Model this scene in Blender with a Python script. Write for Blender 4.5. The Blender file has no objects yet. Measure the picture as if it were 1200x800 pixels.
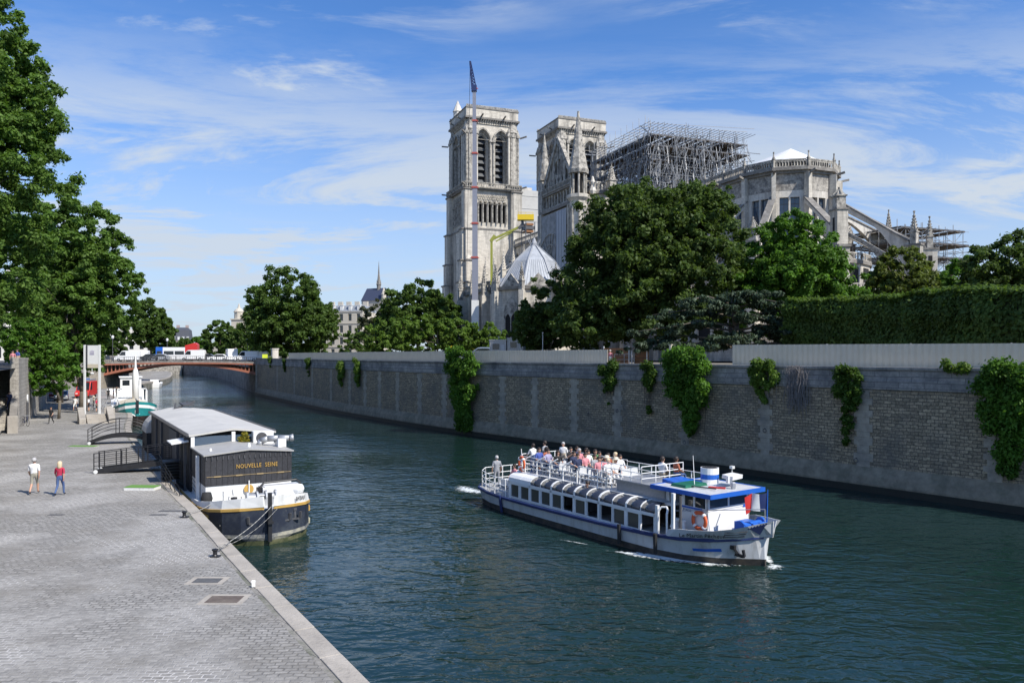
import bpy, bmesh, math, random
import numpy as np
from mathutils import Vector, Matrix, Euler
from mathutils.geometry import tessellate_polygon

# ------------------------------------------------------------------ camera, sky, sun, exposure
SC = bpy.context.scene
COL = SC.collection
R = math.radians
PI = math.pi
cam_d = bpy.data.cameras.new('camera'); cam = bpy.data.objects.new('camera', cam_d); COL.objects.link(cam)
cam.location = (0, 0, 8.5); cam.rotation_euler = (R(90), 0, 0)
cam_d.sensor_width = 36; cam_d.lens = 27.6; cam_d.shift_y = 0.0125
cam_d.clip_start = 0.2; cam_d.clip_end = 9000
SC.camera = cam
SUN_EL = R(46); SUN_H = Vector((0.80, -0.60))
sun_dir = Vector((SUN_H.x*math.cos(SUN_EL), SUN_H.y*math.cos(SUN_EL), math.sin(SUN_EL)))
sd = bpy.data.lights.new('sun', 'SUN'); sd.energy = 5.0; sd.angle = R(0.5); sd.color = (1.0, 0.945, 0.86)
so = bpy.data.objects.new('sun', sd); COL.objects.link(so); so.location = (60, -50, 120)
so.rotation_euler = sun_dir.to_track_quat('Z', 'Y').to_euler()
W = bpy.data.worlds.new('World'); SC.world = W; W.use_nodes = True
def build_world():
    nt = W.node_tree; N = nt.nodes; L = nt.links
    for n in list(N): N.remove(n)
    out = N.new('ShaderNodeOutputWorld'); bg = N.new('ShaderNodeBackground'); bg.inputs[1].default_value = 0.105
    sky = N.new('ShaderNodeTexSky'); sky.sky_type = 'NISHITA'; sky.sun_disc = False
    sky.sun_elevation = SUN_EL; sky.sun_rotation = math.atan2(SUN_H.x, SUN_H.y)
    sky.altitude = 50; sky.air_density = 1.0; sky.dust_density = 0.4; sky.ozone_density = 3.2
    tc = N.new('ShaderNodeTexCoord'); sp = N.new('ShaderNodeSeparateXYZ'); L.new(tc.outputs['Generated'], sp.inputs[0])
    def M(op, a, b=None, clamp=False):
        n = N.new('ShaderNodeMath'); n.operation = op; n.use_clamp = clamp
        for i, v in enumerate((a, b)):
            if v is None: continue
            if isinstance(v, (int, float)): n.inputs[i].default_value = v
            else: L.new(v, n.inputs[i])
        return n.outputs[0]
    zz = M('ADD', M('MAXIMUM', sp.outputs[2], 0.0), 0.14)
    px = M('DIVIDE', sp.outputs[0], zz); py = M('DIVIDE', sp.outputs[1], zz)
    cx = N.new('ShaderNodeCombineXYZ'); L.new(px, cx.inputs[0]); L.new(py, cx.inputs[1])
    def noise(scale, loc, det, rough, sc, dist=0.0, rot=0.0):
        mp = N.new('ShaderNodeMapping'); mp.inputs['Location'].default_value = loc; mp.inputs['Scale'].default_value = sc
        mp.inputs['Rotation'].default_value = (0, 0, rot)
        L.new(cx.outputs[0], mp.inputs[0])
        n = N.new('ShaderNodeTexNoise'); n.inputs['Scale'].default_value = scale; n.inputs['Detail'].default_value = det
        n.inputs['Roughness'].default_value = rough; n.inputs['Distortion'].default_value = dist
        L.new(mp.outputs[0], n.inputs['Vector']); return n.outputs['Fac']
    def ramp(v, a, b, hi=1.0):
        n = N.new('ShaderNodeMapRange'); n.interpolation_type = 'SMOOTHSTEP'; L.new(v, n.inputs[0])
        n.inputs[1].default_value = a; n.inputs[2].default_value = b; n.inputs[3].default_value = 0; n.inputs[4].default_value = hi
        return n.outputs[0]
    wisps = M('MULTIPLY', ramp(noise(1.5, (1.3, 4.2, 0), 9, .62, (1.0, 2.1, 1), .5, R(12)), .47, .72, .85),
              ramp(noise(.55, (7.0, 2.0, 0), 3, .5, (1, 1, 1)), .42, .60))
    veil = ramp(noise(.95, (2.2, 9.1, 0), 9, .68, (.8, 1.7, 1), .8, R(-14)), .36, .60, .95)
    low = ramp(sp.outputs[2], .40, .20, 1.0)
    lowveil = M('MULTIPLY', veil, low)
    hz = ramp(sp.outputs[2], .36, -.02, .85)
    fac = M('MAXIMUM', M('MAXIMUM', wisps, lowveil), hz)
    fac = M('ADD', fac, M('MULTIPLY', wisps, .3), True)
    mix = N.new('ShaderNodeMix'); mix.data_type = 'RGBA'
    tint = N.new('ShaderNodeVectorMath'); tint.operation = 'MULTIPLY'; tint.inputs[1].default_value = (.66, 1.02, 1.45); L.new(sky.outputs[0], tint.inputs[0])
    L.new(fac, mix.inputs[0]); L.new(tint.outputs[0], mix.inputs[6]); mix.inputs[7].default_value = (5.0, 5.65, 6.5, 1)
    L.new(mix.outputs[2], bg.inputs[0]); L.new(bg.outputs[0], out.inputs[0])
build_world()
SC.view_settings.view_transform = 'Standard'; SC.view_settings.look = 'None'; SC.view_settings.gamma = 1
SC.view_settings.exposure = 0.24; SC.view_settings.use_curve_mapping = False
SC.cycles.max_bounces = 6; SC.cycles.transparent_max_bounces = 8; SC.cycles.use_denoising = True
SC.cycles.caustics_reflective = False; SC.cycles.caustics_refractive = False

# ------------------------------------------------------------------ helpers
EYE = 8.5; F = 920.0; HZ = 415.0
def at(px, Y): return (px-600)/F*Y                   # X of an image column at depth Y
def zat(py, Y): return EYE-(py-HZ)*Y/F
class MB:
    def __init__(s, M=None): s.v = []; s.f = []; s.m = []; s.M = M; s.mi = 0; s.sm = set()
    def add(s, vs, fs):
        o = len(s.v)
        if s.M is not None: vs = [s.M @ Vector(p) for p in vs]
        s.v += [tuple(p) for p in vs]
        for f in fs: s.f.append(tuple(i+o for i in f)); s.m.append(s.mi)
        return s
    def box(s, x0, x1, y0, y1, z0, z1):
        return s.add([(x0,y0,z0),(x1,y0,z0),(x1,y1,z0),(x0,y1,z0),(x0,y0,z1),(x1,y0,z1),(x1,y1,z1),(x0,y1,z1)],
                     [(0,3,2,1),(4,5,6,7),(0,1,5,4),(1,2,6,5),(2,3,7,6),(3,0,4,7)])
    def cbox(s, c, sz, rz=0, ry=0, rx=0):
        T = Matrix.Translation(c) @ Euler((rx, ry, rz)).to_matrix().to_4x4()
        a, b, h = sz[0]/2, sz[1]/2, sz[2]/2
        vs = [T @ Vector(p) for p in [(-a,-b,-h),(a,-b,-h),(a,b,-h),(-a,b,-h),(-a,-b,h),(a,-b,h),(a,b,h),(-a,b,h)]]
        return s.add(vs, [(0,3,2,1),(4,5,6,7),(0,1,5,4),(1,2,6,5),(2,3,7,6),(3,0,4,7)])
    def bar(s, p, q, w, h=None):
        """square-section bar from p to q"""
        h = h or w; p = Vector(p); q = Vector(q); d = q-p
        if d.length < 1e-6: return s
        z = d.normalized(); x = z.cross(Vector((0,0,1)))
        x = x.normalized() if x.length > 1e-3 else Vector((1,0,0)); y = x.cross(z)
        vs = []
        for c in (p, q):
            for a, b in ((-1,-1),(1,-1),(1,1),(-1,1)): vs.append(c+x*a*w/2+y*b*h/2)
        return s.add(vs, [(0,1,2,3),(7,6,5,4),(0,4,5,1),(1,5,6,2),(2,6,7,3),(3,7,4,0)])
    def tube(s, p, q, r0, r1=None, n=8, cap=True):
        r1 = r0 if r1 is None else r1; p = Vector(p); q = Vector(q); d = q-p
        if d.length < 1e-6: return s
        z = d.normalized(); x = z.cross(Vector((0,0,1)))
        x = x.normalized() if x.length > 1e-3 else Vector((1,0,0)); y = z.cross(x)
        vs = []
        for c, r in ((p, r0), (q, r1)):
            for i in range(n):
                a = 2*PI*i/n; vs.append(c+x*math.cos(a)*r+y*math.sin(a)*r)
        fs = [(i, (i+1) % n, n+(i+1) % n, n+i) for i in range(n)]
        if cap: fs += [tuple(range(n-1, -1, -1)), tuple(range(n, 2*n))]
        return s.add(vs, fs)
    def path(s, pts, r, n=6):
        for a, b in zip(pts, pts[1:]): s.tube(a, b, r, r, n)
        return s
    def loft(s, rings, closed=True, cap=True):
        n = len(rings[0]); vs = [p for r in rings for p in r]; fs = []
        for k in range(len(rings)-1):
            for i in range(n if closed else n-1):
                j = (i+1) % n; fs.append((k*n+i, k*n+j, (k+1)*n+j, (k+1)*n+i))
        if cap and closed: fs += [tuple(range(n-1, -1, -1)), tuple(range((len(rings)-1)*n, len(rings)*n))]
        return s.add(vs, fs)
    def lathe(s, prof, c=(0,0,0), n=12, sq=False):
        rings = []
        for r, z in prof:
            rings.append([(c[0]+r*math.cos(2*PI*(i+.5)/n), c[1]+r*math.sin(2*PI*(i+.5)/n), c[2]+z) for i in range(n)])
        return s.loft(rings)
    def prism(s, poly, z0, z1):
        n = len(poly)
        return s.loft([[(x, y, z0) for x, y in poly], [(x, y, z1) for x, y in poly]])
    def plate(s, outer, holes, M, th):
        """2-D outline (x,z) with holes, front at y=0, thickness th inward (+y), placed by matrix M"""
        loops = [outer]+list(holes)
        flat = [p for l in loops for p in l]
        tris = tessellate_polygon([[Vector((x, z, 0)) for x, z in l] for l in loops])
        fr = [M @ Vector((x, 0, z)) for x, z in flat]; bk = [M @ Vector((x, th, z)) for x, z in flat]
        n = len(flat); fs = []
        for t in tris: fs.append(tuple(t)); fs.append(tuple(i+n for i in reversed(t)))
        o = 0
        for l in loops:
            k = len(l)
            for i in range(k): j = (i+1) % k; fs.append((o+i, o+j, o+j+n, o+i+n))
            o += k
        return s.add(fr+bk, fs)
    def build(s, name, mats, parent=None, smooth=False, loc=None, bevel=0, fixn=True):
        me = bpy.data.meshes.new(name)
        me.from_pydata(s.v, [], s.f)
        if not isinstance(mats, (list, tuple)): mats = [mats]
        for m in mats: me.materials.append(m)
        if len(mats) > 1: me.polygons.foreach_set('material_index', s.m)
        if fixn:
            bm = bmesh.new(); bm.from_mesh(me); bmesh.ops.recalc_face_normals(bm, faces=bm.faces); bm.to_mesh(me); bm.free()
        if smooth: me.polygons.foreach_set('use_smooth', [True]*len(me.polygons))
        me.update()
        o = bpy.data.objects.new(name, me); COL.objects.link(o)
        if parent: o.parent = parent
        if loc: o.location = loc
        if bevel:
            md = o.modifiers.new('bevel', 'BEVEL'); md.width = bevel; md.segments = 2; md.limit_method = 'ANGLE'
        return o
def face_frame(origin, normal):
    N = Vector(normal).normalized(); Z = Vector((0,0,1)); Rt = (-N).cross(Z)
    M = Matrix.Identity(4)
    for i in range(3): M[i][0] = Rt[i]; M[i][1] = -N[i]; M[i][2] = Z[i]; M[i][3] = origin[i]
    return M
def rect(x0, x1, z0, z1): return [(x0, z0), (x1, z0), (x1, z1), (x0, z1)]
def arch(cx, w, z0, zs, n=6, k=1.0):
    """pointed arch outline; zs = springing height; k = radius / width"""
    h = w/2; r = w*k; pts = [(cx-h, z0), (cx+h, z0)]
    cxr = cx+h-r; a1 = math.acos((r-h)/r)
    for i in range(n+1): a = a1*i/n; pts.append((cxr+r*math.cos(a), zs+r*math.sin(a)))
    cxl = cx-h+r
    for i in range(n-1, -1, -1): a = a1*i/n; pts.append((cxl-r*math.cos(a), zs+r*math.sin(a)))
    return pts
def rarch(cx, w, z0, zs, n=8):
    h = w/2; pts = [(cx-h, z0), (cx+h, z0)]
    return pts+[(cx+h*math.cos(PI*i/n), zs+h*math.sin(PI*i/n)) for i in range(n+1)]
def empty(name, loc, rz=0, label=None, cat=None, group=None, kind=None):
    o = bpy.data.objects.new(name, None); COL.objects.link(o); o.location = loc; o.rotation_euler = (0, 0, rz)
    o.empty_display_size = .3
    return tag(o, label, cat, group, kind)
def tag(o, label=None, cat=None, group=None, kind=None):
    if label: o['label'] = label
    if cat: o['category'] = cat
    if group: o['group'] = group
    if kind: o['kind'] = kind
    return o
def kids(o): return [c for c in bpy.data.objects if c.parent == o]
def copy_tree(o, parent=None, ch=None):
    c = o.copy(); COL.objects.link(c); c.parent = parent
    for k in kids(o): copy_tree(k, c)
    return c
def quads_mesh(name, V, mats, parent=None, k=4, mat_idx=None):
    """V: (n,k,3) array of faces"""
    n = V.shape[0]; me = bpy.data.meshes.new(name)
    me.vertices.add(n*k); me.vertices.foreach_set('co', V.reshape(-1).astype(np.float32))
    me.loops.add(n*k); me.loops.foreach_set('vertex_index', np.arange(n*k, dtype=np.int32))
    me.polygons.add(n); me.polygons.foreach_set('loop_start', np.arange(0, n*k, k, dtype=np.int32))
    me.polygons.foreach_set('loop_total', np.full(n, k, dtype=np.int32))
    for m in (mats if isinstance(mats, (list, tuple)) else [mats]): me.materials.append(m)
    if mat_idx is not None: me.polygons.foreach_set('material_index', mat_idx.astype(np.int32))
    me.update(calc_edges=True)
    o = bpy.data.objects.new(name, me); COL.objects.link(o)
    if parent: o.parent = parent
    return o
def text_mesh(body, size, mat, parent, M, name='lettering', ext=.006, sx=1.0, sp=1.0):
    cu = bpy.data.curves.new('t', 'FONT'); cu.body = body; cu.size = size; cu.extrude = ext; cu.align_x = 'CENTER'; cu.align_y = 'CENTER'
    cu.resolution_u = 2; cu.space_character = sp
    t = bpy.data.objects.new('t', cu); COL.objects.link(t)
    dg = bpy.context.evaluated_depsgraph_get(); me = bpy.data.meshes.new_from_object(t.evaluated_get(dg))
    bpy.data.objects.remove(t)
    # text plane (x, y) -> frame (x, z)
    K = Matrix(((sx,0,0,0),(0,0,-1,0),(0,1,0,0),(0,0,0,1)))
    me.transform(M @ K); me.materials.clear(); me.materials.append(mat)
    o = bpy.data.objects.new(name, me); COL.objects.link(o); o.parent = parent; return o

# ------------------------------------------------------------------ materials
def mat(name, col, rough=.7, var=.12, scale=4.0, metal=0.0, bump=0.0, bscale=20.0, spec=.5, dirt=None, dscale=1.2, dlo=.45, dhi=.75, streak=False):
    """base colour with noise variation, optional dirt colour in patches, optional bump"""
    m = bpy.data.materials.new(name); m.use_nodes = True; nt = m.node_tree; N = nt.nodes; L = nt.links
    b = N['Principled BSDF']; b.inputs['Roughness'].default_value = rough; b.inputs['Metallic'].default_value = metal
    b.inputs['Specular IOR Level'].default_value = spec
    tc = N.new('ShaderNodeTexCoord')
    n = N.new('ShaderNodeTexNoise'); n.inputs['Scale'].default_value = scale; n.inputs['Detail'].default_value = 6; n.inputs['Roughness'].default_value = .65
    L.new(tc.outputs['Object'], n.inputs['Vector'])
    mr = N.new('ShaderNodeMapRange'); mr.inputs[1].default_value = .3; mr.inputs[2].default_value = .7
    mr.inputs[3].default_value = 1-var; mr.inputs[4].default_value = 1+var; L.new(n.outputs['Fac'], mr.inputs[0])
    vm = N.new('ShaderNodeVectorMath'); vm.operation = 'SCALE'; vm.inputs[0].default_value = col[:3]; L.new(mr.outputs[0], vm.inputs['Scale'])
    out = vm.outputs[0]
    if dirt:
        d = N.new('ShaderNodeTexNoise'); d.inputs['Scale'].default_value = dscale; d.inputs['Detail'].default_value = 8; d.inputs['Roughness'].default_value = .7
        if streak:
            mp = N.new('ShaderNodeMapping'); mp.inputs['Scale'].default_value = (1, 1, .18); L.new(tc.outputs['Object'], mp.inputs[0]); L.new(mp.outputs[0], d.inputs['Vector'])
        else: L.new(tc.outputs['Object'], d.inputs['Vector'])
        r = N.new('ShaderNodeMapRange'); r.inputs[1].default_value = dlo; r.inputs[2].default_value = dhi; L.new(d.outputs['Fac'], r.inputs[0])
        mx = N.new('ShaderNodeMix'); mx.data_type = 'RGBA'; L.new(r.outputs[0], mx.inputs[0]); L.new(out, mx.inputs[6]); mx.inputs[7].default_value = (*dirt, 1)
        out = mx.outputs[2]
    L.new(out, b.inputs['Base Color'])
    if bump:
        n2 = N.new('ShaderNodeTexNoise'); n2.inputs['Scale'].default_value = bscale; n2.inputs['Detail'].default_value = 4; L.new(tc.outputs['Object'], n2.inputs['Vector'])
        bp = N.new('ShaderNodeBump'); bp.inputs['Strength'].default_value = bump; bp.inputs['Distance'].default_value = .05
        L.new(n2.outputs['Fac'], bp.inputs['Height']); L.new(bp.outputs[0], b.inputs['Normal'])
    return m
def brick_mat(name, c1, c2, joint, bw, bh, mortar=.02, coord='xy', rough=.85, dirt=None, dscale=.5, dlo=.45, dhi=.75, bump=.4, warp=.0, streak=False, patch=None, off=.5, sqf=1.0, jitter=.35):
    """masonry / paving; coord: 'xy' ground, 'wall' (x+y, z), 'uv'"""
    m = bpy.data.materials.new(name); m.use_nodes = True; nt = m.node_tree; N = nt.nodes; L = nt.links
    b = N['Principled BSDF']; b.inputs['Roughness'].default_value = rough
    tc = N.new('ShaderNodeTexCoord'); src = tc.outputs['UV'] if coord == 'uv' else tc.outputs['Object']
    vec = src
    if coord == 'wall':
        sp = N.new('ShaderNodeSeparateXYZ'); L.new(src, sp.inputs[0]); ad = N.new('ShaderNodeMath'); L.new(sp.outputs[0], ad.inputs[0]); L.new(sp.outputs[1], ad.inputs[1])
        cb = N.new('ShaderNodeCombineXYZ'); L.new(ad.outputs[0], cb.inputs[0]); L.new(sp.outputs[2], cb.inputs[1]); vec = cb.outputs[0]
    elif coord == 'xy':
        mp = N.new('ShaderNodeMapping'); mp.inputs['Rotation'].default_value = (0, 0, R(warp and -2 or 0)); L.new(src, mp.inputs[0]); vec = mp.outputs[0]
    if warp:
        wn = N.new('ShaderNodeTexNoise'); wn.inputs['Scale'].default_value = .9; wn.inputs['Detail'].default_value = 3; L.new(vec, wn.inputs['Vector'])
        sc = N.new('ShaderNodeVectorMath'); sc.operation = 'SCALE'; sc.inputs['Scale'].default_value = warp; L.new(wn.outputs['Color'], sc.inputs[0])
        av = N.new('ShaderNodeVectorMath'); L.new(vec, av.inputs[0]); L.new(sc.outputs[0], av.inputs[1]); vec = av.outputs[0]
    br = N.new('ShaderNodeTexBrick'); br.offset = off; br.squash = sqf
    br.inputs['Scale'].default_value = 1; br.inputs['Brick Width'].default_value = bw; br.inputs['Row Height'].default_value = bh
    br.inputs['Mortar Size'].default_value = mortar; br.inputs['Mortar Smooth'].default_value = .4; br.inputs['Bias'].default_value = 0
    br.inputs['Color1'].default_value = (*c1, 1); br.inputs['Color2'].default_value = (*c2, 1); br.inputs['Mortar'].default_value = (*joint, 1)
    L.new(vec, br.inputs['Vector'])
    out = br.outputs['Color']
    nz = N.new('ShaderNodeTexNoise'); nz.inputs['Scale'].default_value = 7; nz.inputs['Detail'].default_value = 8; nz.inputs['Roughness'].default_value = .7; L.new(tc.outputs['Object'], nz.inputs['Vector'])
    mr = N.new('ShaderNodeMapRange'); mr.inputs[1].default_value = .3; mr.inputs[2].default_value = .7; mr.inputs[3].default_value = 1-jitter; mr.inputs[4].default_value = 1+jitter; L.new(nz.outputs['Fac'], mr.inputs[0])
    vm = N.new('ShaderNodeVectorMath'); vm.operation = 'SCALE'; L.new(out, vm.inputs[0]); L.new(mr.outputs[0], vm.inputs['Scale']); out = vm.outputs[0]
    def patches(out, colr, s, lo, hi, strk):
        d = N.new('ShaderNodeTexNoise'); d.inputs['Scale'].default_value = s; d.inputs['Detail'].default_value = 8; d.inputs['Roughness'].default_value = .72
        if strk:
            mp = N.new('ShaderNodeMapping'); mp.inputs['Scale'].default_value = (1, 1, .15); L.new(tc.outputs['Object'], mp.inputs[0]); L.new(mp.outputs[0], d.inputs['Vector'])
        else: L.new(tc.outputs['Object'], d.inputs['Vector'])
        r = N.new('ShaderNodeMapRange'); r.inputs[1].default_value = lo; r.inputs[2].default_value = hi; L.new(d.outputs['Fac'], r.inputs[0])
        mx = N.new('ShaderNodeMix'); mx.data_type = 'RGBA'; L.new(r.outputs[0], mx.inputs[0]); L.new(out, mx.inputs[6]); mx.inputs[7].default_value = (*colr, 1)
        return mx.outputs[2]
    if dirt: out = patches(out, dirt, dscale, dlo, dhi, streak)
    if patch:   # a second colour that only fills the joints in places
        d = N.new('ShaderNodeTexNoise'); d.inputs['Scale'].default_value = .22; d.inputs['Detail'].default_value = 4; L.new(tc.outputs['Object'], d.inputs['Vector'])
        r = N.new('ShaderNodeMapRange'); r.inputs[1].default_value = .47; r.inputs[2].default_value = .62; L.new(d.outputs['Fac'], r.inputs[0])
        ml = N.new('ShaderNodeMath'); ml.operation = 'MULTIPLY'; L.new(r.outputs[0], ml.inputs[0]); L.new(br.outputs['Fac'], ml.inputs[1])
        mx = N.new('ShaderNodeMix'); mx.data_type = 'RGBA'; L.new(ml.outputs[0], mx.inputs[0]); L.new(out, mx.inputs[6]); mx.inputs[7].default_value = (*patch, 1)
        out = mx.outputs[2]
    L.new(out, b.inputs['Base Color'])
    bp = N.new('ShaderNodeBump'); bp.inputs['Strength'].default_value = bump; bp.inputs['Distance'].default_value = .03
    sb = N.new('ShaderNodeMath'); sb.operation = 'SUBTRACT'; L.new(nz.outputs['Fac'], sb.inputs[0]); L.new(br.outputs['Fac'], sb.inputs[1])
    L.new(sb.outputs[0], bp.inputs['Height']); L.new(bp.outputs[0], b.inputs['Normal'])
    return m
def leaf_mat(name, c1, c2, trans=.42, gloss=.2):
    m = bpy.data.materials.new(name); m.use_nodes = True; nt = m.node_tree; N = nt.nodes; L = nt.links
    b = N['Principled BSDF']; out = N['Material Output']
    g = N.new('ShaderNodeNewGeometry'); rp = N.new('ShaderNodeMix'); rp.data_type = 'RGBA'
    rp.inputs[6].default_value = (*c1, 1); rp.inputs[7].default_value = (*c2, 1); L.new(g.outputs['Random Per Island'], rp.inputs[0])
    tc = N.new('ShaderNodeTexCoord'); nz = N.new('ShaderNodeTexNoise'); nz.inputs['Scale'].default_value = .45; nz.inputs['Detail'].default_value = 3; L.new(tc.outputs['Object'], nz.inputs[0])
    mr = N.new('ShaderNodeMapRange'); mr.inputs[1].default_value = .3; mr.inputs[2].default_value = .7; mr.inputs[3].default_value = .78; mr.inputs[4].default_value = 1.45; L.new(nz.outputs['Fac'], mr.inputs[0])
    vs = N.new('ShaderNodeVectorMath'); vs.operation = 'SCALE'; L.new(rp.outputs[2], vs.inputs[0]); L.new(mr.outputs[0], vs.inputs['Scale'])
    b.inputs['Roughness'].default_value = .55; b.inputs['Specular IOR Level'].default_value = gloss
    L.new(vs.outputs[0], b.inputs['Base Color'])
    t = N.new('ShaderNodeBsdfTranslucent'); s = N.new('ShaderNodeVectorMath'); s.operation = 'MULTIPLY'; s.inputs[1].default_value = (1.3, 1.35, .7)
    L.new(vs.outputs[0], s.inputs[0]); L.new(s.outputs[0], t.inputs[0])
    mx = N.new('ShaderNodeMixShader'); mx.inputs[0].default_value = trans; L.new(b.outputs[0], mx.inputs[1]); L.new(t.outputs[0], mx.inputs[2]); L.new(mx.outputs[0], out.inputs[0])
    return m
def glass_mat(name, col=(.02,.025,.03), rough=.05):
    m = bpy.data.materials.new(name); m.use_nodes = True; b = m.node_tree.nodes['Principled BSDF']
    b.inputs['Base Color'].default_value = (*col, 1); b.inputs['Roughness'].default_value = rough; b.inputs['Specular IOR Level'].default_value = .8
    return m
MT = {}
MT['stone'] = brick_mat('cathedral_stone', (.66,.61,.52), (.53,.485,.41), (.36,.33,.28), 1.1, .42, .012, 'wall', dirt=(.10,.095,.085), dscale=.42, dlo=.46, dhi=.74, bump=.25, streak=True, jitter=.2)  # weathering streaks, set heavier to paint in shade on the south faces
MT['stone_pale'] = mat('pale_stone', (.64,.60,.53), .85, .14, 3, dirt=(.18,.165,.15), dscale=.7, dlo=.47, dhi=.78, streak=True, bump=.3, bscale=6)
MT['stone_dark'] = mat('weathered_stone', (.20,.185,.165), .9, .25, 2, dirt=(.42,.40,.36), dscale=.8, dlo=.5, dhi=.8, bump=.4, bscale=5)
MT['stone_mid'] = mat('carved_stone', (.44,.41,.355), .9, .3, 2.5, dirt=(.09,.085,.078), dscale=1.3, dlo=.44, dhi=.66, bump=.4, bscale=5)
MT['rubble'] = mat('rough_masonry', (.42,.39,.34), .9, .3, 3, dirt=(.16,.15,.14), dscale=1.6, dlo=.42, dhi=.62, bump=.6, bscale=4)
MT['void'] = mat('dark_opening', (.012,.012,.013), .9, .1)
MT['louvre'] = mat('slate_louvre', (.075,.08,.085), .6, .2)
MT['lead'] = mat('lead_sheet', (.44,.46,.48), .5, .14, .8, metal=.15, dirt=(.26,.28,.29), dscale=.9, dlo=.45, dhi=.75, streak=True)
MT['white'] = mat('white_paint', (.80,.80,.78), .45, .04, 3)
MT['white_dirty'] = mat('stained_white_paint', (.74,.74,.72), .5, .06, 3, dirt=(.42,.42,.38), dscale=1.3, dlo=.52, dhi=.85, streak=True)
MT['canvas'] = mat('white_sheeting', (.72,.72,.71), .7, .08, .6, dirt=(.55,.55,.54), dscale=.4)
MT['sheet_wall'] = mat('dusty_sheeting', (.52,.51,.48), .8, .12, .5, dirt=(.36,.35,.33), dscale=.5)
MT['tube'] = mat('scaffold_tube', (.34,.345,.35), .5, .2, 3, metal=.4)
MT['steel'] = mat('galvanised_steel', (.42,.43,.44), .45, .12, 8, metal=.5)
MT['dark_steel'] = mat('dark_steel', (.10,.10,.105), .5, .2, 6, metal=.3)
MT['black'] = mat('black_paint', (.018,.018,.02), .45, .25, 5)
MT['plank'] = mat('scaffold_board', (.16,.13,.10), .85, .3, 2)
MT['blue'] = mat('blue_paint', (.02,.12,.50), .35, .08, 3)
MT['navy'] = mat('navy_paint', (.02,.035,.12), .45, .15, 2)
MT['teal'] = mat('teal_paint', (.02,.22,.22), .4, .1, 2)
MT['red'] = mat('red_paint', (.55,.035,.03), .4, .08, 3)
MT['orange'] = mat('orange_plastic', (.70,.13,.04), .5, .1, 5)
MT['yellow'] = mat('yellow_paint', (.75,.52,.02), .4, .06, 4)
MT['olive'] = mat('olive_paint', (.30,.31,.05), .5, .12, 4)
MT['hull_grey'] = mat('pale_grey_hull', (.56,.57,.575), .4, .06, 2, dirt=(.30,.29,.26), dscale=2.2, dlo=.50, dhi=.80, streak=True)
MT['glass'] = glass_mat('dark_glass')
MT['boat_glass'] = glass_mat('reflection_grey_glass', (.085,.082,.07), .12)  # grey base colour stands in for the wall and interior mirrored in the panes
MT['glass_blue'] = glass_mat('reflecting_glass', (.05,.08,.12), .04)
MT['plexi'] = glass_mat('tinted_roof_glass', (.03,.035,.05), .08)
MT['rubber'] = mat('rubber', (.02,.02,.02), .8, .1)
MT['wood'] = mat('brown_boards', (.26,.12,.05), .7, .2, 5)
MT['bark'] = mat('bark', (.13,.11,.085), .9, .3, 3, bump=.6, bscale=8)
MT['asphalt'] = mat('asphalt', (.055,.055,.055), .9, .2, 4)
MT['soil'] = mat('ground', (.17,.155,.125), .95, .25, .6)
MT['rope'] = mat('rope', (.35,.34,.31), .9, .2, 10)
# ------------------------------------------------------------------ setting: water, banks, quay, walls
def smooth_line(pts, step=2.0):
    P = [Vector(p) for p in pts]; out = []
    for i in range(len(P)-1):
        p0 = P[max(i-1, 0)]; p1 = P[i]; p2 = P[i+1]; p3 = P[min(i+2, len(P)-1)]
        n = max(2, int((p2-p1).length/step))
        for k in range(n):
            t = k/n; out.append(.5*((2*p1)+(-p0+p2)*t+(2*p0-5*p1+4*p2-p3)*t*t+(-p0+3*p1-3*p2+p3)*t**3))
    out.append(P[-1]); return out
def water():
    m = bpy.data.materials.new('river_water'); m.use_nodes = True; nt = m.node_tree; N = nt.nodes; L = nt.links
    b = N['Principled BSDF']; b.inputs['Base Color'].default_value = (.009,.026,.023,1); b.inputs['Roughness'].default_value = .02
    b.inputs['IOR'].default_value = 1.34; b.inputs['Specular IOR Level'].default_value = .62
    tc = N.new('ShaderNodeTexCoord')
    def nz(scale, sc, det, rough, rot, dist=0.):
        mp = N.new('ShaderNodeMapping'); mp.inputs['Scale'].default_value = sc; mp.inputs['Rotation'].default_value = (0, 0, R(rot)); L.new(tc.outputs['Object'], mp.inputs[0])
        n = N.new('ShaderNodeTexNoise'); n.inputs['Scale'].default_value = scale; n.inputs['Detail'].default_value = det; n.inputs['Roughness'].default_value = rough; n.inputs['Distortion'].default_value = dist
        L.new(mp.outputs[0], n.inputs['Vector']); return n.outputs['Fac']
    a = nz(.95, (1, 1.7, 1), 1.5, .5, -15, .9); c = nz(.25, (1, 1.5, 1), 2, .5, 20, .4); e = nz(2.9, (1, 1.5, 1), 2, .5, -30, .6)
    def M(op, x, y):
        n = N.new('ShaderNodeMath'); n.operation = op
        for i, v in enumerate((x, y)):
            if isinstance(v, (int, float)): n.inputs[i].default_value = v
            else: L.new(v, n.inputs[i])
        return n.outputs[0]
    big = nz(.035, (1, 1, 1), 2, .5, 0)
    k = N.new('ShaderNodeMapRange'); k.inputs[1].default_value = .38; k.inputs[2].default_value = .62; k.inputs[3].default_value = .30; k.inputs[4].default_value = 1.35; L.new(big, k.inputs[0])
    h = M('MULTIPLY', M('ADD', M('ADD', M('MULTIPLY', a, .75), M('MULTIPLY', c, 1.2)), M('MULTIPLY', e, .22)), k.outputs[0])
    bp = N.new('ShaderNodeBump'); bp.inputs['Strength'].default_value = 1.0; bp.inputs['Distance'].default_value = .15
    L.new(h, bp.inputs['Height']); L.new(bp.outputs[0], b.inputs['Normal'])
    g = MB(); g.add([(-900,-300,0),(900,-300,0),(900,1800,0),(-900,1800,0)], [(0,1,2,3)])
    tag(g.build('river_water', m), kind='structure')
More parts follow.
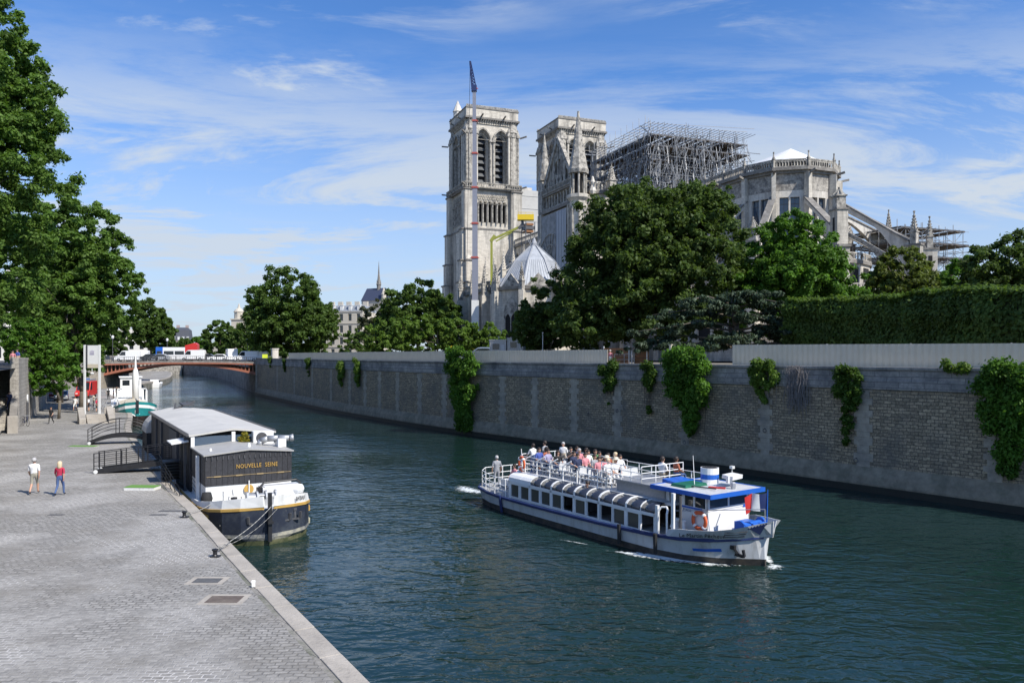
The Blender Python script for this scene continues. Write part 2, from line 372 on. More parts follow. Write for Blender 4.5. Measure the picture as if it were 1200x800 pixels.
water()

# quay on the left bank
QZ = 1.6
edge_l = [(6.5,0.2),(-3.05,16.5),(-9.46,27.2),(-14.2,35.3),(-18.4,42.3),(-34.2,70.5),(-44.6,92),(-59,118),(-78,152),(-87,184),(-107,246),(-150,340),(-230,480)]
EL = smooth_line(edge_l, 2.5)
UPZ = 7.2
wall_l = [(-24,5),(-28,30),(-36,53),(-44.6,70.5),(-56.2,93),(-72,122),(-88,150),(-101,184),(-120,246),(-162,340),(-242,480)]
WLn = smooth_line(wall_l, 3)
MT['sett'] = brick_mat('stone_setts', (.235,.225,.208), (.335,.32,.295), (.155,.148,.135), .27, .165, .022, 'xy', warp=.42, dirt=(.195,.18,.155), dscale=.35, dlo=.47, dhi=.72, bump=.6, patch=(.50,.48,.45), jitter=.30)
MT['coping'] = mat('granite_coping', (.39,.355,.305), .85, .2, 2.2, dirt=(.21,.19,.165), dscale=1.1, dlo=.48, dhi=.72, bump=.35, bscale=14)
MT['quaywall'] = brick_mat('quay_masonry', (.30,.28,.25), (.24,.225,.20), (.14,.13,.12), .9, .4, .02, 'wall', dirt=(.07,.085,.04), dscale=.5, dlo=.45, dhi=.7)
def strip(line, off0, off1, z0, z1, name, m, **kw):
    """band along a plan line between two sideways offsets (left positive)"""
    g = MB(); n = len(line); ns = []
    for i in range(n):
        d = (line[min(i+1, n-1)]-line[max(i-1, 0)]).normalized(); ns.append(Vector((-d.y, d.x)))
    rings = []
    for i in range(n):
        a = line[i]+ns[i]*off0; b = line[i]+ns[i]*off1
        rings.append([(a.x,a.y,z0),(b.x,b.y,z0),(b.x,b.y,z1),(a.x,a.y,z1)])
    g.loft(rings); return g.build(name, m, **kw)
# lower quay platform: paved sheet between its edge and the retaining wall
g = MB(); n = 60
def samp(line, n):
    d = [0]
    for a, b in zip(line, line[1:]): d.append(d[-1]+(b-a).length)
    out = []
    for k in range(n):
        t = d[-1]*k/(n-1); i = max(j for j in range(len(d)) if d[j] <= t+1e-9); i = min(i, len(line)-2)
        out.append(line[i].lerp(line[i+1], (t-d[i])/(d[i+1]-d[i])))
    return out
A_ = samp(EL, n); B_ = samp(WLn, n)
for i in range(n-1):
    a, b, c, d = A_[i], A_[i+1], B_[i+1], B_[i]
    g.add([(a.x-.5,a.y-.3,QZ),(b.x-.5,b.y-.3,QZ),(c.x-1,c.y,QZ),(d.x-1,d.y,QZ)], [(0,1,2,3)])
tag(g.build('quay_pavement', MT['sett']), kind='structure')
tag(strip(EL, -.02, .9, -1.5, QZ-.02, 'quay_embankment', MT['quaywall']), kind='structure')
# coping stones: one long kerb with open joints, each block slightly different
g = MB(); random.seed(3)
acc = 0; i = 0; CP = samp(EL[:int(len(EL)*.62)], 160)
for a, b in zip(CP, CP[1:]):
    d = (b-a); l = d.length; d = d.normalized(); nn = Vector((-d.y, d.x))
    a2 = a+d*.012; b2 = b-d*.012; w0 = -.06; w1 = .44+random.uniform(-.02,.02); z = QZ+.004+random.uniform(0,.012)
    p = [a2+nn*w0, b2+nn*w0, b2+nn*w1, a2+nn*w1]
    g.loft([[(q.x,q.y,QZ-.35) for q in p], [(q.x,q.y,z) for q in p]])
tag(g.build('quay_kerb', MT['coping'], bevel=.02), kind='structure')
# ground below and behind: left bank upper street
g = MB(); n = 50; B2 = samp(WLn, n)
for i in range(n-1):
    a, b = B2[i], B2[i+1]
    g.add([(a.x-.3,a.y,UPZ),(b.x-.3,b.y,UPZ),(-900,b.y*1.5,UPZ),(-900,a.y*1.5,UPZ)], [(0,1,2,3)])
tag(g.build('street', MT['asphalt']), kind='structure')
MT['retaining'] = brick_mat('retaining_masonry', (.42,.39,.34), (.34,.315,.275), (.22,.2,.18), .8, .36, .02, 'wall', dirt=(.14,.13,.115), dscale=.5, dlo=.45, dhi=.75, streak=True)
SP_ = [p for p in WLn if p.y > 71.5]
o = strip(SP_, .0, .7, QZ-.3, UPZ+.95, 'embankment_wall', MT['retaining']); tag(o, 'weathered stone embankment wall behind the lower quay, running towards the iron bridge', 'wall')
N_ = [p for p in WLn if p.y < 57]
o = strip(N_, .0, .7, QZ-.3, UPZ+.95, 'embankment_wall', MT['retaining']); tag(o, 'near stretch of embankment wall at the foot of the stone stairs', 'wall')

# island
wall_r = [(41,23),(27.4,41.8),(18.5,53.5),(10.2,65),(-5.0,84),(-16,99.5),(-30,122),(-54,166)]
WR = smooth_line(wall_r, 1.6)[::-1]    # from far to near? reversed: starts at bridge end
WR = WR[::-1]                          # near -> far
GZ = 7.3; PT = 7.72
wall_far = [(-54.6,168),(-70,202),(-88,244),(-116,300),(-160,350),(-260,430)]
WF = smooth_line(wall_far, 4)
def on_wall(px):
    """point of the river wall seen at image column px, with its length along the wall"""
    L0 = 0
    for a, b in zip(WR, WR[1:]):
        ra = a.x/a.y*F+600; rb = b.x/b.y*F+600
        if rb <= px <= ra:
            t = (ra-px)/(ra-rb); p = a.lerp(b, t); return p, L0+(b-a).length*t, (b-a).normalized()
        L0 += (b-a).length
    raise ValueError(px)
def wr_at(s):
    for a, b in zip(WR, WR[1:]):
        l = (b-a).length
        if s <= l: return a.lerp(b, s/l), (b-a).normalized()
        s -= l
    return WR[-1], (WR[-1]-WR[-2]).normalized()
# the wall is walked near -> far, river on the left (-x) so outward normal = left
def outn(d): return Vector((-d.y, d.x))
MT['riverwall'] = brick_mat('river_wall_rubble', (.42,.335,.22), (.24,.195,.13), (.13,.115,.09), .46, .20, .022, 'uv', warp=.20, dirt=(.15,.14,.12), dscale=.35, dlo=.46, dhi=.70, bump=.9, jitter=.62)
MT['river_stone'] = mat('grey_dressed_stone', (.38,.335,.265), .9, .22, 2.0, dirt=(.16,.155,.145), dscale=.9, dlo=.45, dhi=.78, bump=.3, bscale=10)
MT['river_cap'] = brick_mat('parapet_stone', (.40,.375,.335), (.29,.275,.25), (.11,.105,.10), 1.5, .34, .02, 'uv', dirt=(.10,.10,.105), dscale=.45, dlo=.40, dhi=.68, bump=.3, jitter=.25)
MT['footing'] = mat('concrete_footing', (.25,.215,.155), .9, .35, 1.5, dirt=(.12,.12,.08), dscale=.7, dlo=.48, dhi=.75, bump=.5, bscale=4)
def uvstrip(line, prof, name, m, sgn=1, parent=None):
    """sweep a profile [(offset outward, z)] along a plan line with (length, z) uvs"""
    g = MB(); n = len(line); L0 = 0; rings = []; us = []
    for i in range(n):
        d = (line[min(i+1, n-1)]-line[max(i-1, 0)]).normalized(); nn = outn(d)*sgn
        if i: L0 += (line[i]-line[i-1]).length
        us.append(L0); rings.append([(line[i].x+nn.x*o, line[i].y+nn.y*o, z) for o, z in prof])
    g.loft(rings, closed=True, cap=True)
    ob = g.build(name, m, parent, fixn=True); me = ob.data; uv = me.uv_layers.new(name='UVMap')
    k = len(prof); acc = [0]
    for i in range(1, k): acc.append(acc[-1]+math.hypot(prof[i][0]-prof[i-1][0], prof[i][1]-prof[i-1][1]))
    for l in me.loops:
        vi = l.vertex_index; uv.data[l.index].uv = (us[vi//k], me.vertices[vi].co.z if prof[vi % k][1] != 99 else 0)
    return ob
def river_wall(line, label, pil):
    root = empty('river_wall', (0,0,0), 0, label, 'wall')
    uvstrip(line, [(0,.9),(0.0,6.3),(-1.2,6.3),(-1.2,-1)][::-1], 'wall_face', MT['riverwall'], 1, root)
    uvstrip(line, [(.42,-1.2),(.42,.55),(.30,1.0),(.012,1.55),(-.6,1.55),(-.6,-1.2)], 'footing', MT['footing'], 1, root)
    uvstrip(line, [(.36,-1.3),(.435,-1.3),(.435,.42),(.36,.45)], 'wet_shadow_band', mat('wet_algae_shadow_stone', (.018,.020,.014), .6, .3, 3), 1, root)  # black strip: wet algae, with the undercut's shadow put into its colour
    uvstrip(line, [(.02,6.302),(.10,6.36),(.10,6.92),(.03,6.96),(.03,7.55),(.13,7.57),(.13,PT),(-.75,PT),(-.75,6.302)], 'parapet', MT['river_cap'], 1, root)
    random.seed(8)
    for s in pil:
        g = MB(); z = 1.5; k = 0
        while z < 6.28:
            h = random.choice((.34,.42,.5)); h = min(h, 6.29-z); w = (.60 if k % 2 else .38)+random.uniform(-.05,.05); k += 1
            p, d = wr_at(s); nn = outn(d)
            M = Matrix.Translation((p.x, p.y, 0)) @ Matrix.Rotation(math.atan2(d.y, d.x), 4, 'Z')
            g.M = M; g.box(-w, w, -.4, .035+random.uniform(0,.012), z+.006, z+h-.006); z += h
        g.build('quoin_band', MT['river_stone'], root)
    return root
PIL = []
for px in (325,345,366,388,410,428,445,466,492,521,589,627,673,724,803,897,1012): PIL.append(on_wall(px)[1])
PIL.append(PIL[-1]-7.5 if PIL[-1] > 9 else 2)
river_root = river_wall(WR, 'long stone river wall along the island, hung with ivy, below the cathedral garden', PIL)
rw2 = empty('river_wall', (0,0,0), 0, 'farther grey river wall on the island beyond the iron bridge', 'wall')
uvstrip(WF, [(0,-1),(0,6.3),(-1.2,6.3),(-1.2,-1)], 'wall_face', MT['river_cap'], 1, rw2)
uvstrip(WF, [(.15,6.301),(.15,7.6),(-.6,7.6),(-.6,6.301)], 'parapet', MT['river_cap'], 1, rw2)
# mooring rings on the wall
for px, z in ((724,3.7),(785,1.9),(807,1.75),(897,3.2),(690,3.2),(1008,1.9)):
    p, s, d = on_wall(px); nn = outn(d)
    M = Matrix.Translation((p.x+nn.x*(.46 if z < 2 else .06), p.y+nn.y*(.46 if z < 2 else .06), z)) @ Matrix.Rotation(math.atan2(d.y, d.x), 4, 'Z')
    g = MB(M); pts = [(.13*math.cos(a*PI/6), .03, .13*math.sin(a*PI/6)) for a in range(13)]; g.path(pts, .022, 5); g.box(-.04,.04,-.05,.03,.10,.17)
    g.build('mooring_ring', MT['dark_steel'], river_root)
# island ground
g = MB(); IP = list(reversed(WF))+list(reversed(WR)); 
xs = [(p.x+.3, p.y+.3) for p in WR]+[(p.x+.3, p.y+.3) for p in WF]
for (a, b) in zip(xs, xs[1:]):
    g.add([(a[0],a[1],GZ),(b[0],b[1],GZ),(b[0]+900,b[1]+700,GZ),(a[0]+900,a[1]+700,GZ)], [(0,1,2,3)])
tag(g.build('island_ground', MT['soil']), kind='structure')
g = MB(); xs2 = [(p.x-1, p.y) for p in WF[-1:]]
g.add([(-260,430,6.9),(900,430,6.9),(900,1700,6.9),(-900,1700,6.9),(-900,600,6.9)], [(0,1,2,3,4)])
tag(g.build('far_ground', MT['soil']), kind='structure')

# hoardings behind the parapet
MT['hoarding'] = mat('grey_metal_sheet', (.66,.59,.46), .6, .06, 1.0, metal=.1)
def hoarding(px0, px1, label, ztop0, ztop1, back=1.3):
    _, s0, _ = on_wall(px0); _, s1, _ = on_wall(px1); lo, hi = min(s0, s1), max(s0, s1)
    root = empty('hoarding', (*wr_at(lo)[0], GZ), 0, label, 'fence'); inv = Matrix.Translation(root.location).inverted()
    g = MB(inv); s = lo; k = 0; ring = []
    while s < hi:
        p, d = wr_at(s); nn = outn(d); o = -back-(.05 if (k//2) % 2 else 0); q = p+nn*o
        z = ztop0+(ztop1-ztop0)*(s-lo)/(hi-lo)
        ring.append([(q.x,q.y,GZ),(q.x,q.y,z),(q.x-nn.x*.03,q.y-nn.y*.03,z),(q.x-nn.x*.03,q.y-nn.y*.03,GZ)])
        s += .04 if k % 2 == 0 else .16; k += 1
    g.loft(ring); g.build('sheet_panel', MT['hoarding'], root)
    s = lo+1; j = 0
    while s < hi:
        p, d = wr_at(s); nn = outn(d); q = p-nn*(back+.14); z = ztop0+(ztop1-ztop0)*(s-lo)/(hi-lo)
        g = MB(inv); g.bar((q.x,q.y,GZ), (q.x,q.y,z+.03), .08); q2 = q-nn*1.0; g.bar((q2.x,q2.y,GZ), (q.x,q.y,z-.4), .06)
        g.build('post', MT['steel'], root); s += 5.5
    return root
# ------------------------------------------------------------------ arched iron bridge
def bridge():
    A = Vector((-54.2,166.5)); B = Vector((-83.5,160.5)); d = (B-A); Lb = d.length; d = d.normalized()
    root = empty('iron_bridge', (A.x, A.y, 0), math.atan2(d.y, d.x), 'low arched iron bridge in rust-red paint, carrying traffic across the river', 'bridge')
    rust = mat('rust_red_paint', (.36,.13,.075), .6, .15, 2); dk = MT['dark_steel']
    W2 = 17.0  # deck goes away from the camera; local +y is towards camera? (local y = rot90 of d)
    sgn = -1   # local -y is away from the camera when walking right to left
    def y(v): return v*sgn
    def zdeck(t): return 6.75+.28*(1-(2*t-1)**2)
    def zarch(t): return 4.15+2.05*(1-(2*t-1)**2)
    n = 32
    g = MB()
    for rib in (0, 4.2, 8.4, 12.6, 16.8):
        rings = []
        for i in range(n+1):
            t = i/n; x = t*Lb; z = zarch(t); rings.append([(x,y(rib),z-.05),(x,y(rib+.35),z-.05),(x,y(rib+.35),z+.42),(x,y(rib),z+.42)])
        g.loft(rings)
    g.build('arch_rib', rust, root)
    g = MB(); rings = []
    for i in range(n+1):
        t = i/n; x = t*Lb; z = zdeck(t); rings.append([(x,y(-.45),z-.25),(x,y(W2+.4),z-.25),(x,y(W2+.4),z+.12),(x,y(-.45),z+.12)])
    g.loft(rings); g.build('deck', MT['stone_dark'], root)
    g = MB(); rings = []
    for i in range(n+1):
        t = i/n; x = t*Lb; z = zdeck(t); rings.append([(x,y(-.52),z-.52),(x,y(-.2),z-.52),(x,y(-.2),z-.25),(x,y(-.52),z-.25)])
    g.loft(rings); g.build('fascia_girder', rust, root)
    for i in range(1, 40):
        t = i/40; x = t*Lb; h = zdeck(t)-.5-(zarch(t)+.4)
        if h > .15:
            g = MB(); g.box(x-.09, x+.09, *sorted((y(.02), y(.3))), zarch(t)+.4, zdeck(t)-.5); g.build('spandrel_post', rust, root)
    g = MB()
    for i in range(0, 76):
        t = i/75; x = t*Lb; z = zdeck(t)+.12; g.bar((x,y(-.35),z), (x,y(-.35),z+1.0), .05 if i % 5 else .16)
    for hz in (.25,.95): 
        for i in range(n): g.bar((i/n*Lb,y(-.35),zdeck(i/n)+.12+hz), ((i+1)/n*Lb,y(-.35),zdeck((i+1)/n)+.12+hz), .07)
    g.build('railing', dk, root)
    for x0, x1 in ((-1.6, 0.05), (Lb-.05, Lb+2.2)):
        g = MB(); g.box(x0, x1, *sorted((y(-1.2), y(W2+1.5))), -1, 7.35)
        g.build('abutment', MT['river_stone'], root)
    return root, A, d, Lb, zdeck
BR, BA, BD, BL, BZD = bridge()
# small stone-arch bridge far upriver
def far_bridge():
    root = empty('stone_bridge', (-120, 330, 0), R(10), 'distant pale stone arch bridge glimpsed below the iron bridge', 'bridge')
    g = MB(); M = face_frame((0,0,0), (0,-1,0)); g.plate([(-40,-1),(40,-1),(40,6.6),(-40,6.6)], [rarch(-6,24,-.5,-.4,14), rarch(22,10,-.5,0,8)], M, 14)
    g.build('arch_wall', MT['stone_mid'], root); g = MB(); g.box(-40,40,-.2,.2,6.6,7.5); g.build('parapet', MT['stone_mid'], root)
far_bridge()
# far lower quay jetty on the left beyond the bridge is part of the quay strip
# ------------------------------------------------------------------ foliage
MT['leaf_dark'] = leaf_mat('chestnut_leaves', (.045,.078,.018), (.090,.135,.034))
MT['leaf_mid'] = leaf_mat('maple_leaves', (.055,.125,.016), (.10,.20,.028))
MT['leaf_poplar'] = leaf_mat('poplar_leaves', (.062,.125,.020), (.13,.215,.045))
MT['leaf_plane'] = leaf_mat('plane_tree_leaves', (.048,.092,.018), (.095,.15,.034))
MT['leaf_light'] = leaf_mat('young_leaves', (.075,.14,.022), (.13,.20,.035))
MT['leaf_cedar'] = leaf_mat('cedar_needles', (.032,.055,.030), (.065,.09,.055), .12)
MT['leaf_olive'] = leaf_mat('turning_leaves', (.065,.090,.020), (.12,.15,.032))
MT['leaf_hedge'] = leaf_mat('hornbeam_leaves', (.055,.10,.02), (.11,.165,.04))
MT['leaf_vine'] = leaf_mat('ivy_leaves', (.040,.085,.014), (.080,.135,.024))
MT['leaf_grey'] = leaf_mat('dull_leaves', (.055,.065,.035), (.10,.11,.06))
MT['twig'] = mat('dry_twigs', (.23,.21,.20), .95, .3, 8)
def leaves(rng, C, Rr, nl, size, flat=.8, up=.35, shell=.55, droop=0.):
    """nl leaf faces spread over clumps with centres C (n,3) and radii Rr (n,)"""
    w = Rr**2; idx = rng.choice(len(C), nl, p=w/w.sum())
    d = rng.normal(size=(nl, 3)); d /= np.linalg.norm(d, axis=1)[:, None]
    rad = Rr[idx]*(shell+(1-shell)*rng.random(nl))*(1+.18*rng.normal(size=nl))
    off = d*rad[:, None]; off[:, 2] *= flat
    P = C[idx]+off
    nrm = d*.9+rng.normal(size=(nl, 3))*.55; nrm[:, 2] += up; nrm /= np.linalg.norm(nrm, axis=1)[:, None]
    t = np.cross(nrm, rng.normal(size=(nl, 3))); t /= np.linalg.norm(t, axis=1)[:, None]
    b = np.cross(nrm, t); s = size*(.6+.8*rng.random(nl))[:, None]
    V = np.empty((nl, 4, 3))
    V[:, 0] = P-t*s*.62; V[:, 1] = P-b*s*.36+nrm*s*.08; V[:, 2] = P+t*s*.62; V[:, 3] = P+b*s*.36+nrm*s*.08
    if droop: V[:, 2, 2] -= s[:, 0]*droop
    return V
def clumps(rng, ells, per=26, k=(.16,.27), inner=.25):
    C = []; Rr = []
    for (cx, cy, cz, rx, ry, rz) in ells:
        n = int(per*3.6); d = rng.normal(size=(n, 3)); d /= np.linalg.norm(d, axis=1)[:, None]
        q = np.where(rng.random(n) < inner, rng.random(n)*.6, .70+.26*rng.random(n))
        q = q*(1+.07*rng.normal(size=n))
        c = d*q[:, None]*np.array([rx, ry, rz])+np.array([cx, cy, cz])
        C.append(c); Rr.append(.54*(k[0]+(k[1]-k[0])*rng.random(n))*(rx*ry*rz)**(1/3))
    return np.concatenate(C), np.concatenate(Rr)
def tree(loc, ells, label, cat='tree', nl=20000, size=.4, m='leaf_mid', seed=1, trunk=.4, per=26, k=(.16,.27), group=None, name='broadleaf_tree', flat=.8, up=.35, limbs=14, base_h=None, fork=None, inner=.25):
    rng = np.random.default_rng(seed); root = empty(name, loc, 0, label, cat, group)
    E = [(e[0], e[1], e[2], e[3], e[4], e[5]) for e in ells]
    C, Rr = clumps(rng, E, per, k, inner)
    V = leaves(rng, C, Rr, int(nl*1.45), size*.84, flat, up, .35)
    quads_mesh('crown', V, MT[m], root)
    g = MB(); top = max(e[2]+e[5]*.3 for e in E); fz = fork or min(e[2]-e[5]*.55 for e in E); fz = max(fz, 1.2)
    cx = np.mean([e[0] for e in E]); cy = np.mean([e[1] for e in E])
    prof = [Vector((0,0,-.2)), Vector((.1,.05,fz*.5)), Vector((cx*.25,cy*.25,fz))]
    r = trunk
    for a, b in zip(prof, prof[1:]): g.tube(a, b, r, r*.85, 9); r *= .85
    cen = Vector((cx*.7, cy*.7, (fz+top)/2)); g.tube(prof[-1], cen, r, r*.55, 8); g.tube(cen, (cx, cy, top), r*.55, r*.12, 7)
    ii = rng.choice(len(C), min(limbs, len(C)), replace=False)
    for i in ii:
        q = Vector(C[i]); s = prof[-1].lerp(cen, float(rng.random())) ; mid = s.lerp(q, .5)+Vector((0,0,abs(q.z-s.z)*.12))
        g.tube(s, mid, r*.42, r*.22, 6); g.tube(mid, q, r*.22, r*.05, 5)
    g.build('trunk', MT['bark'], root, smooth=True)
    return root
def tree_px(px0, px1, pytop, pybot, Y, label, depth=None, base=GZ, lobes=None, **kw):
    """a tree whose crown spans the given extent when it stands Y metres away"""
    x0, x1 = at(px0, Y), at(px1, Y); zt, zb = zat(pytop, Y), zat(pybot, Y); cx = (x0+x1)/2; rx = (x1-x0)/2; rz = (zt-zb)/2; cz = (zt+zb)/2-base
    ry = (depth or rx*2)/2
    if lobes is None: lobes = [(0,0,0,1,1,1)]
    E = [(l[0]*rx, l[1]*ry, cz+l[2]*rz, l[3]*rx, l[4]*ry, l[5]*rz) for l in lobes]
    return tree((cx, Y, base), E, label, **kw)
big = [(.0,0,.30,.70,.8,.68),(-.27,0,-.15,.58,.8,.72),(.44,0,.02,.56,.8,.82),(.30,-.1,.35,.52,.6,.55),(.52,0,.60,.42,.5,.36),(-.52,-.1,-.60,.42,.6,.38),(.1,-.3,-.35,.7,.6,.6),(-.1,.1,.52,.42,.5,.46)]
tree_px(632, 872, 211, 414, 84, 'huge dark chestnut tree in the cathedral garden, hiding the middle of the church', lobes=big, nl=130000, size=.38, m='leaf_dark', seed=11, trunk=.75, per=70, k=(.15,.25), name='chestnut_tree')
tree_px(842, 1006, 246, 400, 82, 'bright green dense maple to the right of the big chestnut, before the apse', lobes=[(0,0,.18,.72,.8,.78),(-.3,0,-.3,.68,.8,.66),(.40,0,-.35,.60,.8,.62),(.03,0,.5,.4,.5,.48),(.1,-.2,-.1,.85,.7,.6)], nl=80000, size=.32, m='leaf_mid', seed=12, trunk=.5, per=60, k=(.15,.24), name='maple_tree')
tree_px(1010, 1106, 287, 400, 84, 'olive-yellow rounded tree above the hedge, below the small scaffolding', lobes=[(0,0,.1,.85,.9,.9),(-.45,0,-.2,.55,.7,.7),(.45,0,-.2,.55,.7,.7)], nl=24000, size=.36, m='leaf_olive', seed=13, trunk=.35, per=50, k=(.16,.26), group='garden trees above the hedge')
tree_px(1090, 1160, 300, 400, 96, 'small mid-green tree between the olive-yellow tree and the tree at the right edge', lobes=[(0,0,0,.95,.9,.95)], nl=14000, size=.40, m='leaf_mid', seed=14, trunk=.35, per=50, group='garden trees above the hedge')
tree_px(1116, 1235, 273, 400, 88, 'round dark tree at the right edge of the picture, rising above the hedge', lobes=[(.05,0,.1,.85,.9,.9),(-.45,0,-.3,.55,.7,.7),(.5,0,-.2,.6,.7,.7)], nl=32000, size=.38, m='leaf_dark', seed=15, trunk=.45, per=60, group='garden trees above the hedge')
tree_px(596, 690, 326, 418, 92, 'dark shrubby tree at the left foot of the big chestnut, in front of the sacristy', lobes=[(0,0,.05,.85,.8,.9),(-.45,0,-.3,.5,.7,.6),(.5,0,.1,.5,.7,.8)], nl=30000, size=.34, m='leaf_dark', seed=16, trunk=.3, per=60)
# cedar: flat drooping tiers
def cedar():
    Y = 71; rng = np.random.default_rng(5); x0 = at(866, Y); root = empty('cedar_tree', (x0, Y, GZ), 0, 'grey-green cedar with drooping tiers of needles leaning out over the hoarding', 'tree')
    Cs, Rs = [], []; g = MB(); g.tube((0,0,-.2), (-.3,0,3.8), .45, .3, 9); g.tube((-.3,0,3.8), (-.6,.3,6.4), .3, .08, 8)
    tips = [(-8.6,-1,1.6),(-7.8,-2,3.2),(-6.6,-1,4.7),(-4.5,-2.5,5.9),(-5.4,-3,3.6),(-3.3,-3.5,2.0),(-2.0,-3,5.1),(.5,-2.5,6.4),(1,-3.4,4.2),(3.2,-2,5.6),(3.4,-3,3.2),(5.0,-1.5,4.6),(5.6,-2.6,2.6),(6.9,-1.5,2.9),(8.2,-1,1.3),(-.5,-3.8,2.4),(6.4,0,4.0),(-7.2,.5,2.2),(2,1,6.8),(7.0,-2,1.6),(-5.8,-2.8,1.4),(4.0,-3.2,1.5),(9.0,-.6,.7)]
    for (tx, ty, tz) in tips:
        tx *= 1.22
        s = Vector((-.3,0,min(tz*.85+.6, 5.6))); tip = Vector((tx,ty,tz)); mid = s.lerp(tip, .55)+Vector((0,0,.55))
        g.tube(s, mid, .12, .07, 6); g.tube(mid, tip, .07, .02, 5)
        for k in range(15):
            t = .35+.65*rng.random(); p = (s.lerp(mid, t/.55) if t < .55 else mid.lerp(tip, (t-.55)/.45)); w = 1.15
            Cs.append((p.x+rng.normal()*w*.7, p.y+rng.normal()*w*.7, p.z-.12+rng.normal()*.16-.25*max(0,t-.8))); Rs.append(.28+.38*rng.random())
    V = leaves(rng, np.array(Cs), np.array(Rs), 62000, .23, .42, .6, .2, .5)
    quads_mesh('crown', V, MT['leaf_cedar'], root); g.build('trunk', MT['bark'], root, smooth=True)
cedar()
# clipped hedge
def hedge():
    rng = np.random.default_rng(6); pts = []
    _, s0, _ = on_wall(1005); ns = 60
    root = empty('clipped_hedge', (24, 50, GZ), 0, 'long tall clipped hedge standing behind the grey hoarding on the right', 'hedge')
    p0 = Vector((at(930, 68), 68)); p1 = Vector((at(1000, 60.5), 60.5)); p2 = Vector((at(1100, 51.5), 51.5)); p3 = Vector((at(1215, 44.5), 44.5)); p4 = Vector((44, 27))
    line = smooth_line([p0, p1, p2, p3, p4], 1.0); tot = []
    def top(p): return zat({0:352}.get(0), 1) if 0 else 0
    n = len(line); Vs = []
    tops = []
    for i, p in enumerate(line):
        px = 600+F*p.x/p.y
        py = np.interp(px, [930, 960, 1000, 1050, 1100, 1160, 1215], [352, 350, 350, 347, 341, 337, 336]); tops.append(zat(py+2, p.y) if px < 1230 else zat(336, 44))
    L = 110000
    ii = rng.integers(0, n-1, L); t = rng.random(L); P = np.array([[p.x, p.y] for p in line]); T = np.array(tops)
    base = P[ii]*(1-t[:, None])+P[ii+1]*t[:, None]; tz = T[ii]*(1-t)+T[ii+1]*t
    d = P[ii+1]-P[ii]; d /= np.linalg.norm(d, axis=1)[:, None]; nn = np.stack([-d[:, 1], d[:, 0]], 1); nn *= np.where((nn*base).sum(1) > 0, -1, 1)[:, None]
    face = rng.random(L); h = tz-GZ
    pos = np.empty((L, 3)); nrm = np.empty((L, 3)); bump = .16*np.sin(base[:, 0]*2.1)*np.sin(base[:, 1]*1.7)+.15*rng.normal(size=L)
    z = GZ+h*rng.random(L)
    bump = bump+.13*np.sin(z*3.1+base[:, 0]*1.3)
    side = face < .64
    pos[:, :2] = base+nn*np.where(side, .9+bump, -1.0+1.9*rng.random(L))[:, None]
    pos[:, 2] = np.where(side, z, tz-.1+bump*.9)
    nrm[:, :2] = nn*np.where(side, 1, .0)[:, None]; nrm[:, 2] = np.where(side, .25, 1)
    hi = np.clip((z-(tz-.55))/.55, 0, 1)*side; pos[:, :2] -= nn*(hi**2*.45)[:, None]; nrm[:, 2] += hi*1.2
    nrm += rng.normal(size=(L, 3))*.5; nrm /= np.linalg.norm(nrm, axis=1)[:, None]
    tt = np.cross(nrm, rng.normal(size=(L, 3))); tt /= np.linalg.norm(tt, axis=1)[:, None]; b = np.cross(nrm, tt); s = .125*(.6+.8*rng.random(L))[:, None]
    V = np.empty((L, 4, 3)); V[:, 0] = pos-tt*s; V[:, 1] = pos-b*s*.6; V[:, 2] = pos+tt*s; V[:, 3] = pos+b*s*.6
    V -= np.array([24, 50, GZ])
    quads_mesh('foliage', V, MT['leaf_hedge'], root)
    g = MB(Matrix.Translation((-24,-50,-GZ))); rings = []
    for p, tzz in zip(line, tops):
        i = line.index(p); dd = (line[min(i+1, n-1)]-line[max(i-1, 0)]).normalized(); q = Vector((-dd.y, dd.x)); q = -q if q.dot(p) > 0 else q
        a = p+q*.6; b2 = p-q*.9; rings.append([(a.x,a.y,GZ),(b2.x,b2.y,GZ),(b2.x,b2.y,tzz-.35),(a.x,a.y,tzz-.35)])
    g.loft(rings); g.build('solid_core', mat('dark_hedge_core', (.03,.04,.015), .95, .3, 6), root)  # solid dark block filling the hedge behind its leaves
hedge()
